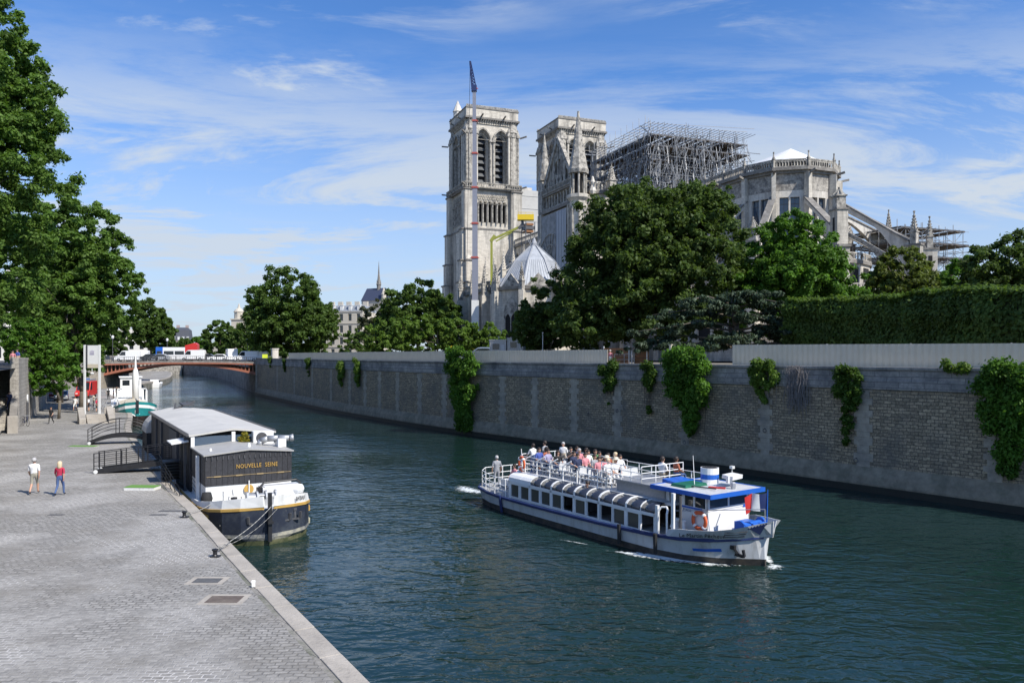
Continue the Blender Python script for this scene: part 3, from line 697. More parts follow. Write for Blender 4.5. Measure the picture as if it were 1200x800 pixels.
# ivy hanging on the river wall
def vine(px, w, ztop, zbot, bulge, nl, label, m='leaf_vine', size=.17, seed=0, profile=None, name='ivy', twig=False):
    rng = np.random.default_rng(seed+100); w *= 1.22; p, s, d = on_wall(px); nn = outn(d)
    root = empty(name, (p.x, p.y, PT), math.atan2(d.y, d.x), label, 'climbing plant', 'ivy and creepers on the river wall')
    # local x along wall (far), local y = outward
    prof = profile or [(0,.9),(.25,1),(.6,.6),(.85,.3),(1,.08)]
    H = ztop-zbot; n = max(14, int(nl/170)); C = []; Rr = []
    for i in range(n):
        t = rng.random()**1.15; hw = np.interp(t, [a for a, b in prof], [b for a, b in prof])*w/2
        x = rng.uniform(-1, 1)*hw*.85; bl = bulge*(1-.75*t)*(1-(x/(w/2+.01))**2*.6)
        C.append((x, .12+bl*rng.uniform(.35, 1), ztop-PT-t*H)); Rr.append(min(.55, .16+.22*hw)*rng.uniform(.7, 1.2))
    C = np.array(C); Rr = np.array(Rr)
    if twig:
        g = MB()
        for i in range(130):
            x = rng.normal()*w*.22; z0 = ztop-PT+rng.uniform(-.4, .1); y0 = rng.uniform(.1,.45); pts = [Vector((x,y0,z0))]
            for k in range(4): pts.append(pts[-1]+Vector((rng.normal()*.14, rng.normal()*.06, -H*rng.uniform(.08,.26)))); pts[-1].y = max(.14, pts[-1].y)
            g.path(pts, .012, 4)
        g.build('dry_stems', MT['twig'], root); return root
    V = leaves(rng, C, Rr, nl, size, 1.0, .25, .35, .25)
    V[:, :, 1] = np.where(V[:, :, 2] > -.02, V[:, :, 1], np.maximum(V[:, :, 1], .15-.1*(V[:, :, 2] < -1.5)))
    quads_mesh('leaf_mass', V, MT[m], root)
    g = MB()
    for i in range(6):
        x = rng.normal()*w*.12; pts = [Vector((x,.06,.05))]
        for k in range(4): pts.append(pts[-1]+Vector((rng.normal()*.1, .01, -H*.2)))
        g.path(pts, .02, 5)
    g.build('stem', MT['bark'], root)
    return root
vine(318, 1.6, 7.9, 6.0, .4, 900, 'leftmost little yellow-green creeper on the wall top near the iron bridge', 'leaf_light', seed=1)
vine(335, 1.3, 7.8, 5.4, .4, 800, 'second small creeper from the iron bridge, short and dull green', 'leaf_vine', seed=2)
vine(363, 1.8, 7.8, 4.6, .5, 1500, 'third creeper from the iron bridge, longer and narrow', 'leaf_vine', seed=3)
vine(402, 2.6, 7.9, 3.9, .7, 3500, 'broader hanging creeper, left one of a close pair on the far wall', 'leaf_light', seed=4)
vine(421, 2.2, 7.8, 3.6, .6, 3000, 'narrower hanging creeper, right one of a close pair on the far wall', 'leaf_light', seed=5)
vine(549, 5.0, 8.95, .6, 2.2, 22000, 'big rounded ivy bush spilling over the wall down to the water', 'leaf_mid', size=.2, seed=6, profile=[(0,.55),(.1,.95),(.3,1),(.5,.78),(.7,.5),(1,.42)])
vine(715, 1.9, 7.8, 4.3, .5, 3000, 'thin ivy tail hanging below the gap in the hoarding', 'leaf_vine', seed=7)
vine(763, 1.5, 7.8, 3.5, .5, 2600, 'long thin pointed ivy strand left of the big wall bush', 'leaf_vine', seed=8, profile=[(0,1),(.3,.75),(.7,.6),(1,.1)])
vine(813, 4.0, 8.75, 2.3, 1.7, 20000, 'big tapering ivy bush over the wall behind the tour boat wheelhouse', 'leaf_mid', size=.19, seed=9, profile=[(0,.6),(.12,1),(.4,.9),(.7,.45),(1,.1)])
vine(900, 2.1, 7.95, 5.1, .8, 4500, 'short yellow-green shrub hanging over the parapet beside dry stems', 'leaf_light', seed=10)
vine(936, 1.4, 7.7, 4.2, .5, 0, 'bare grey dried creeper between two green ones on the parapet', seed=11, twig=True, name='dead_creeper')
vine(997, 1.5, 7.8, 2.9, .6, 5000, 'long ivy column running down beside a pale stone band', 'leaf_vine', seed=12, profile=[(0,.95),(.4,.9),(.55,.4),(.7,.55),(1,.3)])
vine(1184, 2.9, 7.85, 1.9, 1.0, 20000, 'wide bright ivy curtain at the right end of the wall', 'leaf_mid', size=.16, seed=13, profile=[(0,1),(.3,.85),(.6,.7),(.8,.4),(1,.15)])
vine(1122, 1.6, 7.95, 7.45, .3, 500, 'low tuft of leaves growing along the parapet top', 'leaf_light', seed=14)
hoarding(332, 703, 'long grey sheet-metal hoarding on the wall top left of the gap', 8.9, 8.75, .95)
hoarding(846, 1199, 'grey ribbed sheet-metal hoarding on the wall top right of the gap', 9.1, 9.2, 1.0)
# trees on the island left part
tree_px(284, 398, 312, 424, 172, 'large round dark tree standing alone by the island end of the iron bridge', lobes=[(-.08,0,.15,.78,.8,.85),(.5,0,-.2,.52,.7,.62),(-.5,0,-.2,.5,.7,.65),(.05,-.2,-.3,.8,.7,.6)], nl=36000, size=.62, m='leaf_plane', seed=21, trunk=.6, per=60, base=7)
tree_px(440, 540, 324, 420, 142, 'rounded leafy tree left of the white crane mast', lobes=[(-.05,0,.15,.8,.8,.82),(.55,0,-.1,.5,.7,.7),(-.6,0,-.3,.45,.7,.55)], nl=32000, size=.5, m='leaf_plane', seed=22, trunk=.45, per=60)
tree_px(410, 470, 350, 420, 152, 'thin grey-leaved tree left of the rounded leafy tree', lobes=[(.1,0,.05,.85,.8,.9)], nl=8000, size=.45, m='leaf_grey', seed=23, trunk=.3, per=46)
tree_px(425, 600, 368, 424, 112, 'low light-green row of bushes behind the left hoarding', lobes=[(-.6,0,0,.4,1,.9),(-.2,0,.1,.4,1,1),(.2,0,.05,.4,1,.9),(.62,0,-.1,.38,1,.8)], nl=30000, size=.36, m='leaf_light', seed=24, trunk=.2, per=34, name='bush_row', cat='bushes', depth=5)
tree_px(540, 600, 385, 424, 118, 'dark low bush in front of the church wall beside the crane foot', lobes=[(0,0,0,1,1,1)], nl=8000, size=.36, m='leaf_dark', seed=25, trunk=.2, per=36, name='bush', cat='bush')
tree_px(398, 440, 385, 424, 130, 'small bush to the right of the lone round tree', nl=5000, size=.4, m='leaf_plane', seed=26, trunk=.15, name='bush', cat='bush')
# left bank trees
tree((-45.5,63,UPZ), [(1.0,0,22.8,7.0,7,6.6),(.4,0,28.0,5.2,5.2,4.6),(2.4,-1,15.5,8.3,7.5,7.6),(1.2,0,8.5,7.2,7,5.2),(-3.4,0,20,6,6,9),(4.0,0,19.6,5.2,5,5.2)], 'very tall poplar filling the left edge of the picture', nl=175000, size=.29, m='leaf_poplar', seed=31, trunk=.7, per=70, k=(.12,.22), name='poplar_tree')
tree((-52.5,96,QZ), [(-.4,0,19.2,6.0,6,7.2),(-2.4,-1,12,6.8,6,6.2),(2.4,1,15.0,4.4,5,5.0),(-6,0,17,5.5,5,6.5),(-5,0,21.5,4.4,4.5,5),(-2.4,0,7.2,5.2,5,4.4)], 'second tall poplar behind the first, its low boughs hanging over the lower quay', nl=100000, size=.36, m='leaf_poplar', seed=32, trunk=.5, per=64, k=(.13,.23), name='poplar_tree')
tree((-64.5,112,QZ), [(1.4,0,16.8,5.6,6,7.4),(0,0,10,6,5,4.5)], 'third poplar along the quay, half hidden by the second', nl=40000, size=.45, m='leaf_poplar', seed=33, trunk=.45, per=60, k=(.14,.24), name='poplar_tree')
tree((-48.5,84,QZ), [(-1.2,0,5.8,3.3,3,3.4),(-3,0,8.2,3,3,3)], 'low bright leafy young tree against the embankment wall by the lower quay', nl=16000, size=.3, m='leaf_mid', seed=34, trunk=.16, per=50, name='young_tree')
tree_px(146, 205, 350, 418, 205, 'rounded plane tree behind the left end of the iron bridge', nl=16000, size=.75, m='leaf_plane', seed=35, trunk=.5, per=60, base=7, lobes=[(-.15,0,.1,.8,.9,.9),(.45,0,-.2,.55,.8,.7)])
far = [(238,274,374,420,300,'leaf_plane','medium green tree in the row left of the lone round tree'),(262,300,380,420,270,'leaf_plane','darker tree tucked behind the lone round tree on its left'),
       (222,246,393,420,420,'leaf_mid','smallest distant tree at the far end of the river'),(205,228,396,420,460,'leaf_plane','distant tree beside the slate-roofed building'),(120,152,372,420,240,'leaf_plane','tree behind the sign mast, above the parked cars')]
for i, (a, b, t, bb, Y, m, l) in enumerate(far):
    tree_px(a, b, t, bb, Y, l, nl=9000, size=Y*.0036, m=m, seed=40+i, trunk=.4, per=40, base=7, group='distant trees along the river')
for i, (a, b, t, Y) in enumerate([(-60,60,368,330),(60,150,390,330),(150,215,398,520),(215,262,402,640),(255,330,398,560),(330,440,400,480)]):
    tree_px(a, b, t, 421, Y, ['distant treetops behind the near poplar','distant treetops behind the quay poplars','low distant tree line left of the slate-roofed building','farthest low tree line closing the river view','distant low trees right of the river end','distant low trees behind the lone round tree'][i], nl=9000, size=Y*.0036, m='leaf_plane', seed=60+i, trunk=.5, per=40, base=6.5, lobes=[(-.6,0,-.1,.45,1,.9),(0,0,0,.5,1,1),(.6,0,-.15,.45,1,.85)], name='tree_belt', cat='trees', group='distant tree belts')
# ------------------------------------------------------------------ cathedral
ANG = math.atan2(-.93, .37)
CATH = empty('cathedral', (4.5, 220, 7.5), ANG, 'huge pale gothic cathedral without its roof, two square towers and a rounded apse', 'cathedral')
def S(u0, u1, v0, v1, z0, z1, g): return g.box(u0, u1, v0, v1, z0, z1)
ST = [MT['stone'], MT['stone_dark'], MT['void'], MT['stone_mid']]
def ring_box(g, u0, u1, v0, v1, z0, z1, o):   # projecting band
    return g.box(u0-o, u1+o, v0-o, v1+o, z0, z1)
def pinnacle(g, x, y, z, w, hs, hp, n=4, crocket=True):
    g.box(x-w/2, x+w/2, y-w/2, y+w/2, z, z+hs)
    g.box(x-w*.62, x+w*.62, y-w*.62, y+w*.62, z+hs, z+hs+.18)
    g.lathe([(w*.66, hs+.18), (w*.40, hs+.18+hp*.4), (.05, hs+.18+hp)], (x, y, z), n)
    if crocket:
        for k in range(1, 6):
            r = w*.72*(1-k/6.3)
            for a in range(4):
                t = a*PI/2+PI/4*(n != 4); g.cbox((x+r*math.cos(t), y+r*math.sin(t), z+hs+.18+hp*k/6.3), (.16,.16,.18))
    g.cbox((x, y, z+hs+hp+.25), (.22,.22,.25), .78)
def balustrade(g, p, q, z, h=1.1, step=.62, w=.22):
    p = Vector((*p, 0)); q = Vector((*q, 0)); L = (q-p).length; n = max(2, int(L/step))
    g.bar(p+Vector((0,0,z+.08)), q+Vector((0,0,z+.08)), w*1.4, .16); g.bar(p+Vector((0,0,z+h)), q+Vector((0,0,z+h)), w*1.5, .2)
    for i in range(n+1):
        c = p.lerp(q, i/n); g.box(c.x-.08, c.x+.08, c.y-.08, c.y+.08, z+.1, z+h-.1)
        if i < n:
            m = p.lerp(q, (i+.5)/n); g.cbox((m.x, m.y, z+h-.26), (.2,.2,.16))
def tower(vc, north):
    g = MB(); root = None
    # ---- masses (solid core smaller than the skins)
    H = 6.9
    def core(z0, z1, h, mi=0): g.mi = mi; g.box(-h, h, vc-h, vc+h, z0, z1); g.mi = 0
    core(0, 33, H); core(33, 34.2, H+.02)
    # skins for upper stages on four sides
    sides = [((0,-1,0), vc), ((1,0,0), vc), ((0,1,0), vc), ((-1,0,0), vc)]
    def frame(nrm, h, z): 
        o = (nrm[0]*h, vc+nrm[1]*h, z); return face_frame(o, nrm)
    for nrm, _ in sides:
        # gallery stage: pointed openings on slender columns before a dark void
        M = frame(nrm, 6.5, 0); hw = 4.1
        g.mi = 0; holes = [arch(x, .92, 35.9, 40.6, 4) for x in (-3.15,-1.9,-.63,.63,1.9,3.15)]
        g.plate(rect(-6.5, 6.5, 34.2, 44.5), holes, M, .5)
        M2 = frame(nrm, 6.92, 0); g.mi = 3
        for x in (-3.78,-2.52,-1.26,0,1.26,2.52,3.78): 
            a = M2 @ Vector((x,0,35.6)); b = M2 @ Vector((x,0,40.5)); g.tube(a, b, .17, .17, 7)
            g.tube(b, b+Vector((0,0,.35)), .17, .32, 7)
        for x in (-3.15,-1.9,-.63,.63,1.9,3.15):
            ao = arch(x, 1.26, 40.7, 40.75, 4); ai = arch(x, .86, 40.6, 40.6, 4)
            g.plate(arch(x, 1.24, 40.72, 40.75, 5), [arch(x, .84, 40.8, 40.85, 4)], M2, .25)
        # interlaced tracery band above
        for x in np.arange(-3.6, 3.7, .63):
            a = M2 @ Vector((x-.31,.1,42.0)); b = M2 @ Vector((x+.31,.1,43.3)); c = M2 @ Vector((x+.31,.1,42.0)); e = M2 @ Vector((x-.31,.1,43.3))
            g.bar(a, b, .14); g.bar(c, e, .14)
        g.mi = 0
        # belfry stage: twin tall lancets with stepped mouldings
        for k, (off, wd, mi) in enumerate(((6.35,3.9,0),(5.95,3.25,3),(5.55,2.6,0),(5.2,2.15,3))):
            g.mi = mi; M = frame(nrm, off, 0); hw = 6.3 if k == 0 else 5.4
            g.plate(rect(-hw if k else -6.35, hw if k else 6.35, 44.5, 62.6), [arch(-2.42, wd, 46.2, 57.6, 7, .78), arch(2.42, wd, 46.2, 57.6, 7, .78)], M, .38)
        g.mi = 3; M = frame(nrm, 6.72, 0)
        for s in (-1, 1):   # outer hood moulds, colonnettes and capitals
            for t in (-1, 1):
                x = 2.42*s+1.98*t; a = M @ Vector((x,.25,46)); b = M @ Vector((x,.25,57.2)); g.tube(a, b, .26, .26, 8); g.cbox(M @ Vector((x,.25,57.5)), (.8,.8,.55))
            g.plate(arch(2.42*s, 4.55, 57.7, 57.75, 8, .76), [arch(2.42*s, 3.75, 57.8, 57.85, 8, .78)], M, .3)
        g.mi = 0
        # corbel table
        M = frame(nrm, 6.9, 0)
        for i, x in enumerate(np.arange(-6.3, 6.31, .62)):
            g.mi = 3; a = M @ Vector((x-.12,.5,61.9)); b = M @ Vector((x+.22,-.25,63.1)); g.bar(a, b, .26)
        g.mi = 0
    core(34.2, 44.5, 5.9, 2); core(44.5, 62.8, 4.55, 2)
    # corner masses and buttresses
    for a in (-1, 1):
        for b in (-1, 1):
            cx, cy = a*6.6, vc+b*6.6
            for (z0, z1, w, e) in ((0,20,2.3,2.3),(20,25.8,2.1,1.9),(25.8,34,1.9,1.6),(34,44.5,1.7,1.1)):
                g.box(*sorted((cx-a*w, cx+a*e)), *sorted((cy-b*w*.75, cy+b*.9)), z0, z1)
                g.box(*sorted((cx-a*w*.75, cx+a*.9)), *sorted((cy-b*w, cy+b*e)), z0, z1-.003)
                g.mi = 1; g.box(*sorted((cx-a*(w+.1), cx+a*(e+.25))), *sorted((cy-b*(w*.75+.1), cy+b*1.15)), z1-.35, z1+.02)
                g.box(*sorted((cx-a*(w*.75+.1), cx+a*1.15)), *sorted((cy-b*(w+.1), cy+b*(e+.25))), z1-.355, z1+.015); g.mi = 0
            # sloped set-offs and small gables
            for zz in (25.8, 20): g.lathe([(1.1,0),(.05,2.2)], (cx+a*1.2, cy+b*.2, zz), 4)
            # belfry corner piers: clustered octagonal shafts
            g.mi = 3
            g.lathe([(1.75,44.5),(1.7,59.8),(1.95,60.2),(1.5,61.2),(1.35,62.6)], (a*5.6, vc+b*5.6, 0), 8)
            for dx, dy in ((1.35,0),(0,1.35),(1.25,1.25),(-1.3,1.5),(1.5,-1.3)):
                g.mi = 0 if dx+dy < 2 else 3
                px, py = a*(5.6+dx), vc+b*(5.6+dy); g.tube((px,py,44.5), (px,py,59.0), .34, .32, 8); g.mi = 3; g.cbox((px,py,59.3), (.9,.9,.7)); g.lathe([(.5,0),(.08,1.6)], (px,py,59.6), 6)
            for k in range(7): # crockets up the angle
                g.cbox((a*(6.9), vc+b*(6.9), 46+k*2.0), (.42,.42,.5), .78)
            g.mi = 0
            for z in (58.8, 45.3): # gargoyles and beasts
                g.mi = 1; g.bar((a*7.3, vc+b*7.3, z), (a*8.6, vc+b*8.6, z+.35), .34); g.mi = 0
    # strings, cornice, parapet
    for z, o, h in ((33.9,.55,.4),(44.4,.75,.45)):
        g.mi = 1; g.box(-6.5-o, 6.5+o, vc-6.5-o, vc+6.5+o, z, z+h)
    g.mi = 0; g.box(-6.6, 6.6, vc-6.6, vc+6.6, 61.9, 63.0)
    g.mi = 1; g.box(-7.25, 7.25, vc-7.25, vc+7.25, 63.0, 63.5); g.mi = 0
    g.box(-6.95, 6.95, vc-6.95, vc+6.95, 63.5, 65.7)
    g.mi = 1; g.box(-7.1, 7.1, vc-7.1, vc+7.1, 65.7, 66.0); g.mi = 0
    for nrm, _ in sides:
        M = frame(nrm, 7.2, 0)
        g.mi = 1
        for x in (-3, 3): g.bar(M @ Vector((x,.2,63.7)), M @ Vector((x+.1,-1.0,64.1)), .3)
        g.mi = 0
    o = g.build('tower', ST, CATH)
    gb = MB()
    for a in (-1, 1):
        balustrade(gb, (a*7.6, vc-7.6), (a*7.6, vc+7.6), 44.85, 1.2); balustrade(gb, (-7.6, vc+a*7.6), (7.6, vc+a*7.6), 44.85, 1.2)
    gb.build('gallery_balustrade', MT['stone_mid'], o); gb = MB()
    for a in (-1, 1):
        balustrade(gb, (a*6.9, vc-6.9), (a*6.9, vc+6.9), 65.98, .5, .5, .1)
    gb.build('parapet_rail', MT['stone_mid'], o)
    for nrm, _ in sides:
        for x in (-2.42, 2.42):
            m = MB(); M = frame(nrm, 5.0, 0)
            for k in range(8):
                z = 46.6+k*1.72; q = [M @ Vector(p) for p in ((x-1.15,-.05,z),(x+1.15,-.05,z),(x+1.15,.85,z+1.5),(x-1.15,.85,z+1.5))]; q2 = [p+Vector((0,0,.1)) for p in q]
                m.loft([q, q2])
            m.build('louvre_window', MT['louvre'], o)
    return o
T1 = tower(-13.3, False)
T2 = tower(13.3, True)
for T_, vc_ in ((T1, -13.3), (T2, 13.3)): T_.scale = (1.055, 1.055, 1); T_.location = (0, vc_*(1-1.055), 0)
# stair turret cap on the south tower
g = MB(); g.lathe([(1.15,0),(1.15,2.2),(1.35,2.3),(.1,5.4)], (-5.2,-18.6,65.9), 8); g.build('stair_turret', MT['stone_pale'], T1, smooth=False)
# link between towers with great gable wall, sheeted in white
g = MB(); g.box(-4, 5.4, -6.2, 6.2, 0, 43.2); g.mi = 1; g.box(4.9, 5.9, -6.25, 6.25, 43.2, 43.6); g.mi = 0
g.box(5.41, 6.3, -6.3, -1.5, 33, 46.2)
o = g.build('west_gable', [MT['stone_pale'], MT['stone_dark']], CATH)
g = MB(); balustrade(g, (5.4,-6.2), (5.4,6.2), 43.6, 1.1); g.build('balustrade', MT['stone_mid'], o)
g = MB(); g.plate([(-6.9,29),(6.9,29),(6.9,45.2),(-6.9,45.2)], [], face_frame((7.6,0,0), (1,0,0)), .1)
for k in range(5): g.bar((7.65,-6.9,30+k*3.4), (7.65,6.9,30+k*3.4), .08)
g.build('white_sheeting', MT['sheet_wall'], CATH)
# nave: high walls, aisles, flyers
def lancet_wall(g, x0, x1, z0, z1, cxs, w, zb, zs, M, th=.8, inner=True):
    g.plate(rect(x0, x1, z0, z1), [arch(c, w, zb, zs, 6, .9) for c in cxs], M, th)
g = MB()
cx = [9.5+6.2*i for i in range(8)]
for sgn in (-1, 1):
    M = face_frame((0, sgn*7.2, 0), (0, sgn, 0)); xs = [c if sgn < 0 else -c for c in cx]
    lancet_wall(g, *( (7,57) if sgn < 0 else (-57,-7)), 0, 30, xs, 3.6, 18.5, 25, M)
g.mi = 2; g.box(7.2, 57, -6.2, 6.2, 0, 29); g.mi = 1
for sgn in (-1, 1): g.box(7, 57, *sorted((sgn*6.9, sgn*7.7)), 29.4, 30.1)
g.mi = 0
# aisle walls
M = face_frame((0,-17.5,0), (0,-1,0)); lancet_wall(g, 7, 57, 0, 12, [10+5.4*i for i in range(9)], 3.4, 4, 8, M, .9)
M = face_frame((0,-12.5,0), (0,-1,0)); lancet_wall(g, 7, 57, 10, 20.2, [10+5.4*i for i in range(9)], 3.0, 13, 16.5, M, .9)
g.mi = 2; g.box(7.2, 57, -16.5, -7, 0, 11.5); g.box(7.2,57,-11.5,-7,11,19.7); g.mi = 0
M = None
nv = g.build('nave', ST, CATH)
g = MB(); balustrade(g, (7,-7.4), (57,-7.4), 30.1, 1.3); balustrade(g, (7,-12.9), (57,-12.9), 20.2, 1.1); balustrade(g, (7,-17.8), (57,-17.8), 12, 1.1); g.build('balustrade', MT['stone_mid'], nv)
g = MB(); g.add([(7,-17.3,12),(57,-17.3,12),(57,-12.4,14.3),(7,-12.4,14.3)], [(0,1,2,3)]); g.add([(7,-12.3,20.3),(57,-12.3,20.3),(57,-7.1,22.8),(7,-7.1,22.8)], [(0,1,2,3)]); g.build('aisle_roof', MT['lead'], nv)
for i in range(8):
    u = 12.6+6.2*i
    if u > 56: break
    g = MB(); g.box(u-.7, u+.7, -21, -17.2, 0, 14); g.box(u-.65, u+.65, -20, -17.5, 14, 19.5); g.mi = 1; g.box(u-.85,u+.85,-21.2,-17.1,13.6,14.01); g.mi = 0
    pinnacle(g, u, -19.4, 19.5, 1.0, 1.2, 4.0)
    g.build('buttress', ST, nv)
    g = MB(); n = 7; rings = []
    for k in range(n+1):
        t = k/n; v = -18.6+11.2*t; zt = 18.4+8.6*t; zb = 16.4+8.9*math.sin(t*PI/2)*.99; rings.append([(u-.35,v,zb),(u+.35,v,zb),(u+.35,v,zt),(u-.35,v,zt)])
    g.loft(rings); g.build('flying_buttress', MT['stone_pale'], nv)
# ---- transept with south gable facade
u0, u1, V = 57.2, 72.2, -21.0; cu = 64.7
g = MB(); M = face_frame((0, V, 0), (0,-1,0))
rose = [(cu+5.6*math.cos(2*PI*i/28), 21.5+5.6*math.sin(2*PI*i/28)) for i in range(28)]
g.plate(rect(u0, u1, 0, 29.0), [rose], M, .9)
M2 = face_frame((0, V+.5, 0), (0,-1,0))
g.mi = 1; g.box(u0-.3, u1+.3, V-.75, V+.8, 28.9, 29.5); g.box(u0-.2, u1+.2, V-.5, V+.8, 32.3, 32.7)
# upper blind arcade below the gable
g.mi = 3; holes = [arch(u0+1.6+1.31*i, .95, 30.0, 31.5, 4) for i in range(10)]
g.plate(rect(u0, u1, 29.5, 32.3), holes, face_frame((0, V-.1, 0), (0,-1,0)), .4)
g.mi = 1; g.box(u0, u1, V+.4, V+.8, 29.5, 32.3)
gz = 32.7; ap = 42.6; g.mi = 3
gh = [[(cu+1.9*math.cos(2*PI*i/20), 37.2+1.6*math.sin(2*PI*i/20)) for i in range(20)], arch(cu-3.6, 1.0, 33.6, 35.4, 4), arch(cu+3.6, 1.0, 33.6, 35.4, 4), arch(cu-1.6, 1.0, 33.4, 34.6, 3), arch(cu+1.6, 1.0, 33.4, 34.6, 3)]
g.plate([(u0,gz),(u1,gz),(cu+.4,ap),(cu-.4,ap)], gh, face_frame((0, V+.1, 0), (0,-1,0)), .6)
g.mi = 1; g.plate([(u0+.3,gz),(u1-.3,gz),(cu,ap-.7)], [], face_frame((0, V+.55, 0), (0,-1,0)), .5)
g.mi = 3
for s in (-1, 1):
    g.bar((cu+s*7.7, V-.05, gz-.1), (cu, V-.05, ap+.15), .5, .9)
    for k in range(9): t = k/9; g.cbox((cu+s*7.6*(1-t), V-.1, gz+.5+(ap-gz)*t), (.34,.4,.42), 0, .6)
for x in (-5,-3.3,-1.6,0,1.6,3.3,5):  # vertical ribs on the gable
    hh = gz+(ap-gz)*(1-abs(x)/7.5); g.box(cu+x-.11, cu+x+.11, V-.12, V+.1, gz, hh-.3)
g.mi = 0
# side walls and mass
g.plate(rect(-13.8, 14.2, 0, 31.5), [arch(2.6, 2.6, 19.5, 25.5, 6), arch(9.2, 2.8, 17, 24, 6)], face_frame((u1, -7, 0), (1,0,0)), .9)
g.box(u0, u0+.9, V+.5, -7, 0, 31.5); g.mi = 2; g.box(u0+.9, u1-.95, V+1.6, -6, 0, 28.5); g.mi = 1
g.box(u1-.2, u1+.5, V+1, -7.2, 31.0, 31.6); g.mi = 0
# stepped shafts beside the sheeting
for x in (u0+.7, u1-.7):
    g.box(x-.75, x+.75, V-.9, V+.5, 0, 28.9); g.tube((x-.3,V-1.0,0), (x-.3,V-1.0,28.8), .2, .2, 7)
tr = g.build('transept', ST, CATH)
g = MB(); balustrade(g, (u0,V-.55), (u1,V-.55), 32.7, 1.0, .55, .16); balustrade(g, (u1+.3,V+1), (u1+.3,-7.4), 31.6, 1.5, .6); g.build('balustrade', MT['stone_mid'], tr)
# white-grey sheeting over the rose window, tracery reading through
g = MB(); 
g.plate(rect(u0+2.0, u0+8.9, 9.5, 28.3), [], face_frame((0, V-1.05, 0), (0,-1,0)), .06)
g.build('protective_sheeting', mat('translucent_sheet', (.26,.265,.27), .55, .12, .7, dirt=(.13,.13,.135), dscale=.5, dlo=.42, dhi=.6), tr)
g = MB(); g.plate(rect(u0+9.05, u1-1.6, 9.5, 28.3), [], face_frame((0, V-1.12, 0), (0,-1,0)), .06)
for k in range(4): g.bar((u0+9.1+k*1.15, V-1.16, 9.5), (u0+9.1+k*1.15, V-1.16, 28.3), .05)
g.build('protective_sheeting', mat('grey_sheet', (.33,.35,.385), .5, .08, .5), tr)
g = MB(); c0 = (cu-1.2, 19.0)
for i in range(24):
    a = 2*PI*i/24; ra, rb = 1.2, 5.4; p = Vector((c0[0]+ra*math.cos(a), V-1.12, c0[1]+ra*math.sin(a))); q = Vector((c0[0]+rb*math.cos(a), V-1.12, c0[1]+rb*math.sin(a)))
    if q.x < u0+8.8: g.bar(p, q, .13)
for rr in (1.2, 3.3, 5.4):
    P = [Vector((min(c0[0]+rr*math.cos(2*PI*i/36), u0+8.85), V-1.12, c0[1]+rr*math.sin(2*PI*i/36))) for i in range(37)]
    for a, b in zip(P, P[1:]): g.bar(a, b, .15)
g.build('rose_tracery', MT['stone_mid'], tr)
# turrets
def turret(u, v, zt, w, lan0, lan1, tip, slim=False):
    g = MB(); r = w/2
    g.lathe([(r,0),(r,20),(r*1.12,20.2),(r*1.12,20.7),(r*.98,20.9),(r*.98,lan0-1.2),(r*1.3,lan0-.6),(r*1.3,lan0)], (u,v,0), 8)
    g.mi = 3
    for k in range(8):
        a = 2*PI*(k+.5)/8; x, y = u+r*.86*math.cos(a), v+r*.86*math.sin(a); g.tube((x,y,lan0), (x,y,lan1), .20, .20, 6); 
        x, y = u+r*1.04*math.cos(a), v+r*1.04*math.sin(a); g.tube((x,y,21), (x,y,lan0-2.6), .14, .14, 6)
        b = 2*PI*(k+1.5)/8; g.bar((u+r*1.02*math.cos(a),v+r*1.02*math.sin(a),lan0-3.4), (u+r*1.02*math.cos((a+b)/2),v+r*1.02*math.sin((a+b)/2),lan0-2.1), .16)
        g.bar((u+r*1.02*math.cos(b),v+r*1.02*math.sin(b),lan0-3.4), (u+r*1.02*math.cos((a+b)/2),v+r*1.02*math.sin((a+b)/2),lan0-2.1), .16)
    g.mi = 2; g.lathe([(r*.42,lan0),(r*.42,lan1)], (u,v,0), 8); g.mi = 3
    g.lathe([(r*1.15,lan1-.7),(r*1.2,lan1),(r*1.08,lan1+.4),(r*.62,lan1+(tip-lan1)*.4),(r*.12,tip-.3),(.03,tip)], (u,v,0), 8)
    g.cbox((u,v,tip-.2), (.35,.35,.35), .7)
    for k in range(1, 9):
        t = k/10; rr = r*1.1*(1-t)*.98
        for a in range(4): q = a*PI/2+.4; g.cbox((u+rr*math.cos(q), v+rr*math.sin(q), lan1+(tip-lan1)*t), (.2,.2,.22))
    return g.build('turret', ST, tr)
turret(73.3, V+.1, 0, 3.2, 30.2, 34.8, 45.6)
g = MB(); pinnacle(g, 57.4, V+.4, 29.5, 2.0, 6.4, 9.5, 8); g.build('pinnacle', MT['stone_mid'], tr)
g = MB(); pinnacle(g, 74.2, -14.5, 31.6, 1.3, 1.5, 3.0); g.build('pinnacle', MT['stone_mid'], tr)
# angel-like roof statue reads as a pale carved finial
g = MB(); g.lathe([(.55,0),(.7,.6),(.35,1.6),(.5,2.2),(.3,2.7),(.22,3.1),(.05,3.3)], (73.4, V+3.0, 30.6), 8); g.cbox((73.9,V+3.2,32.6), (1.1,.3,.25), .4); g.build('carved_figure', MT['stone_pale'], tr)
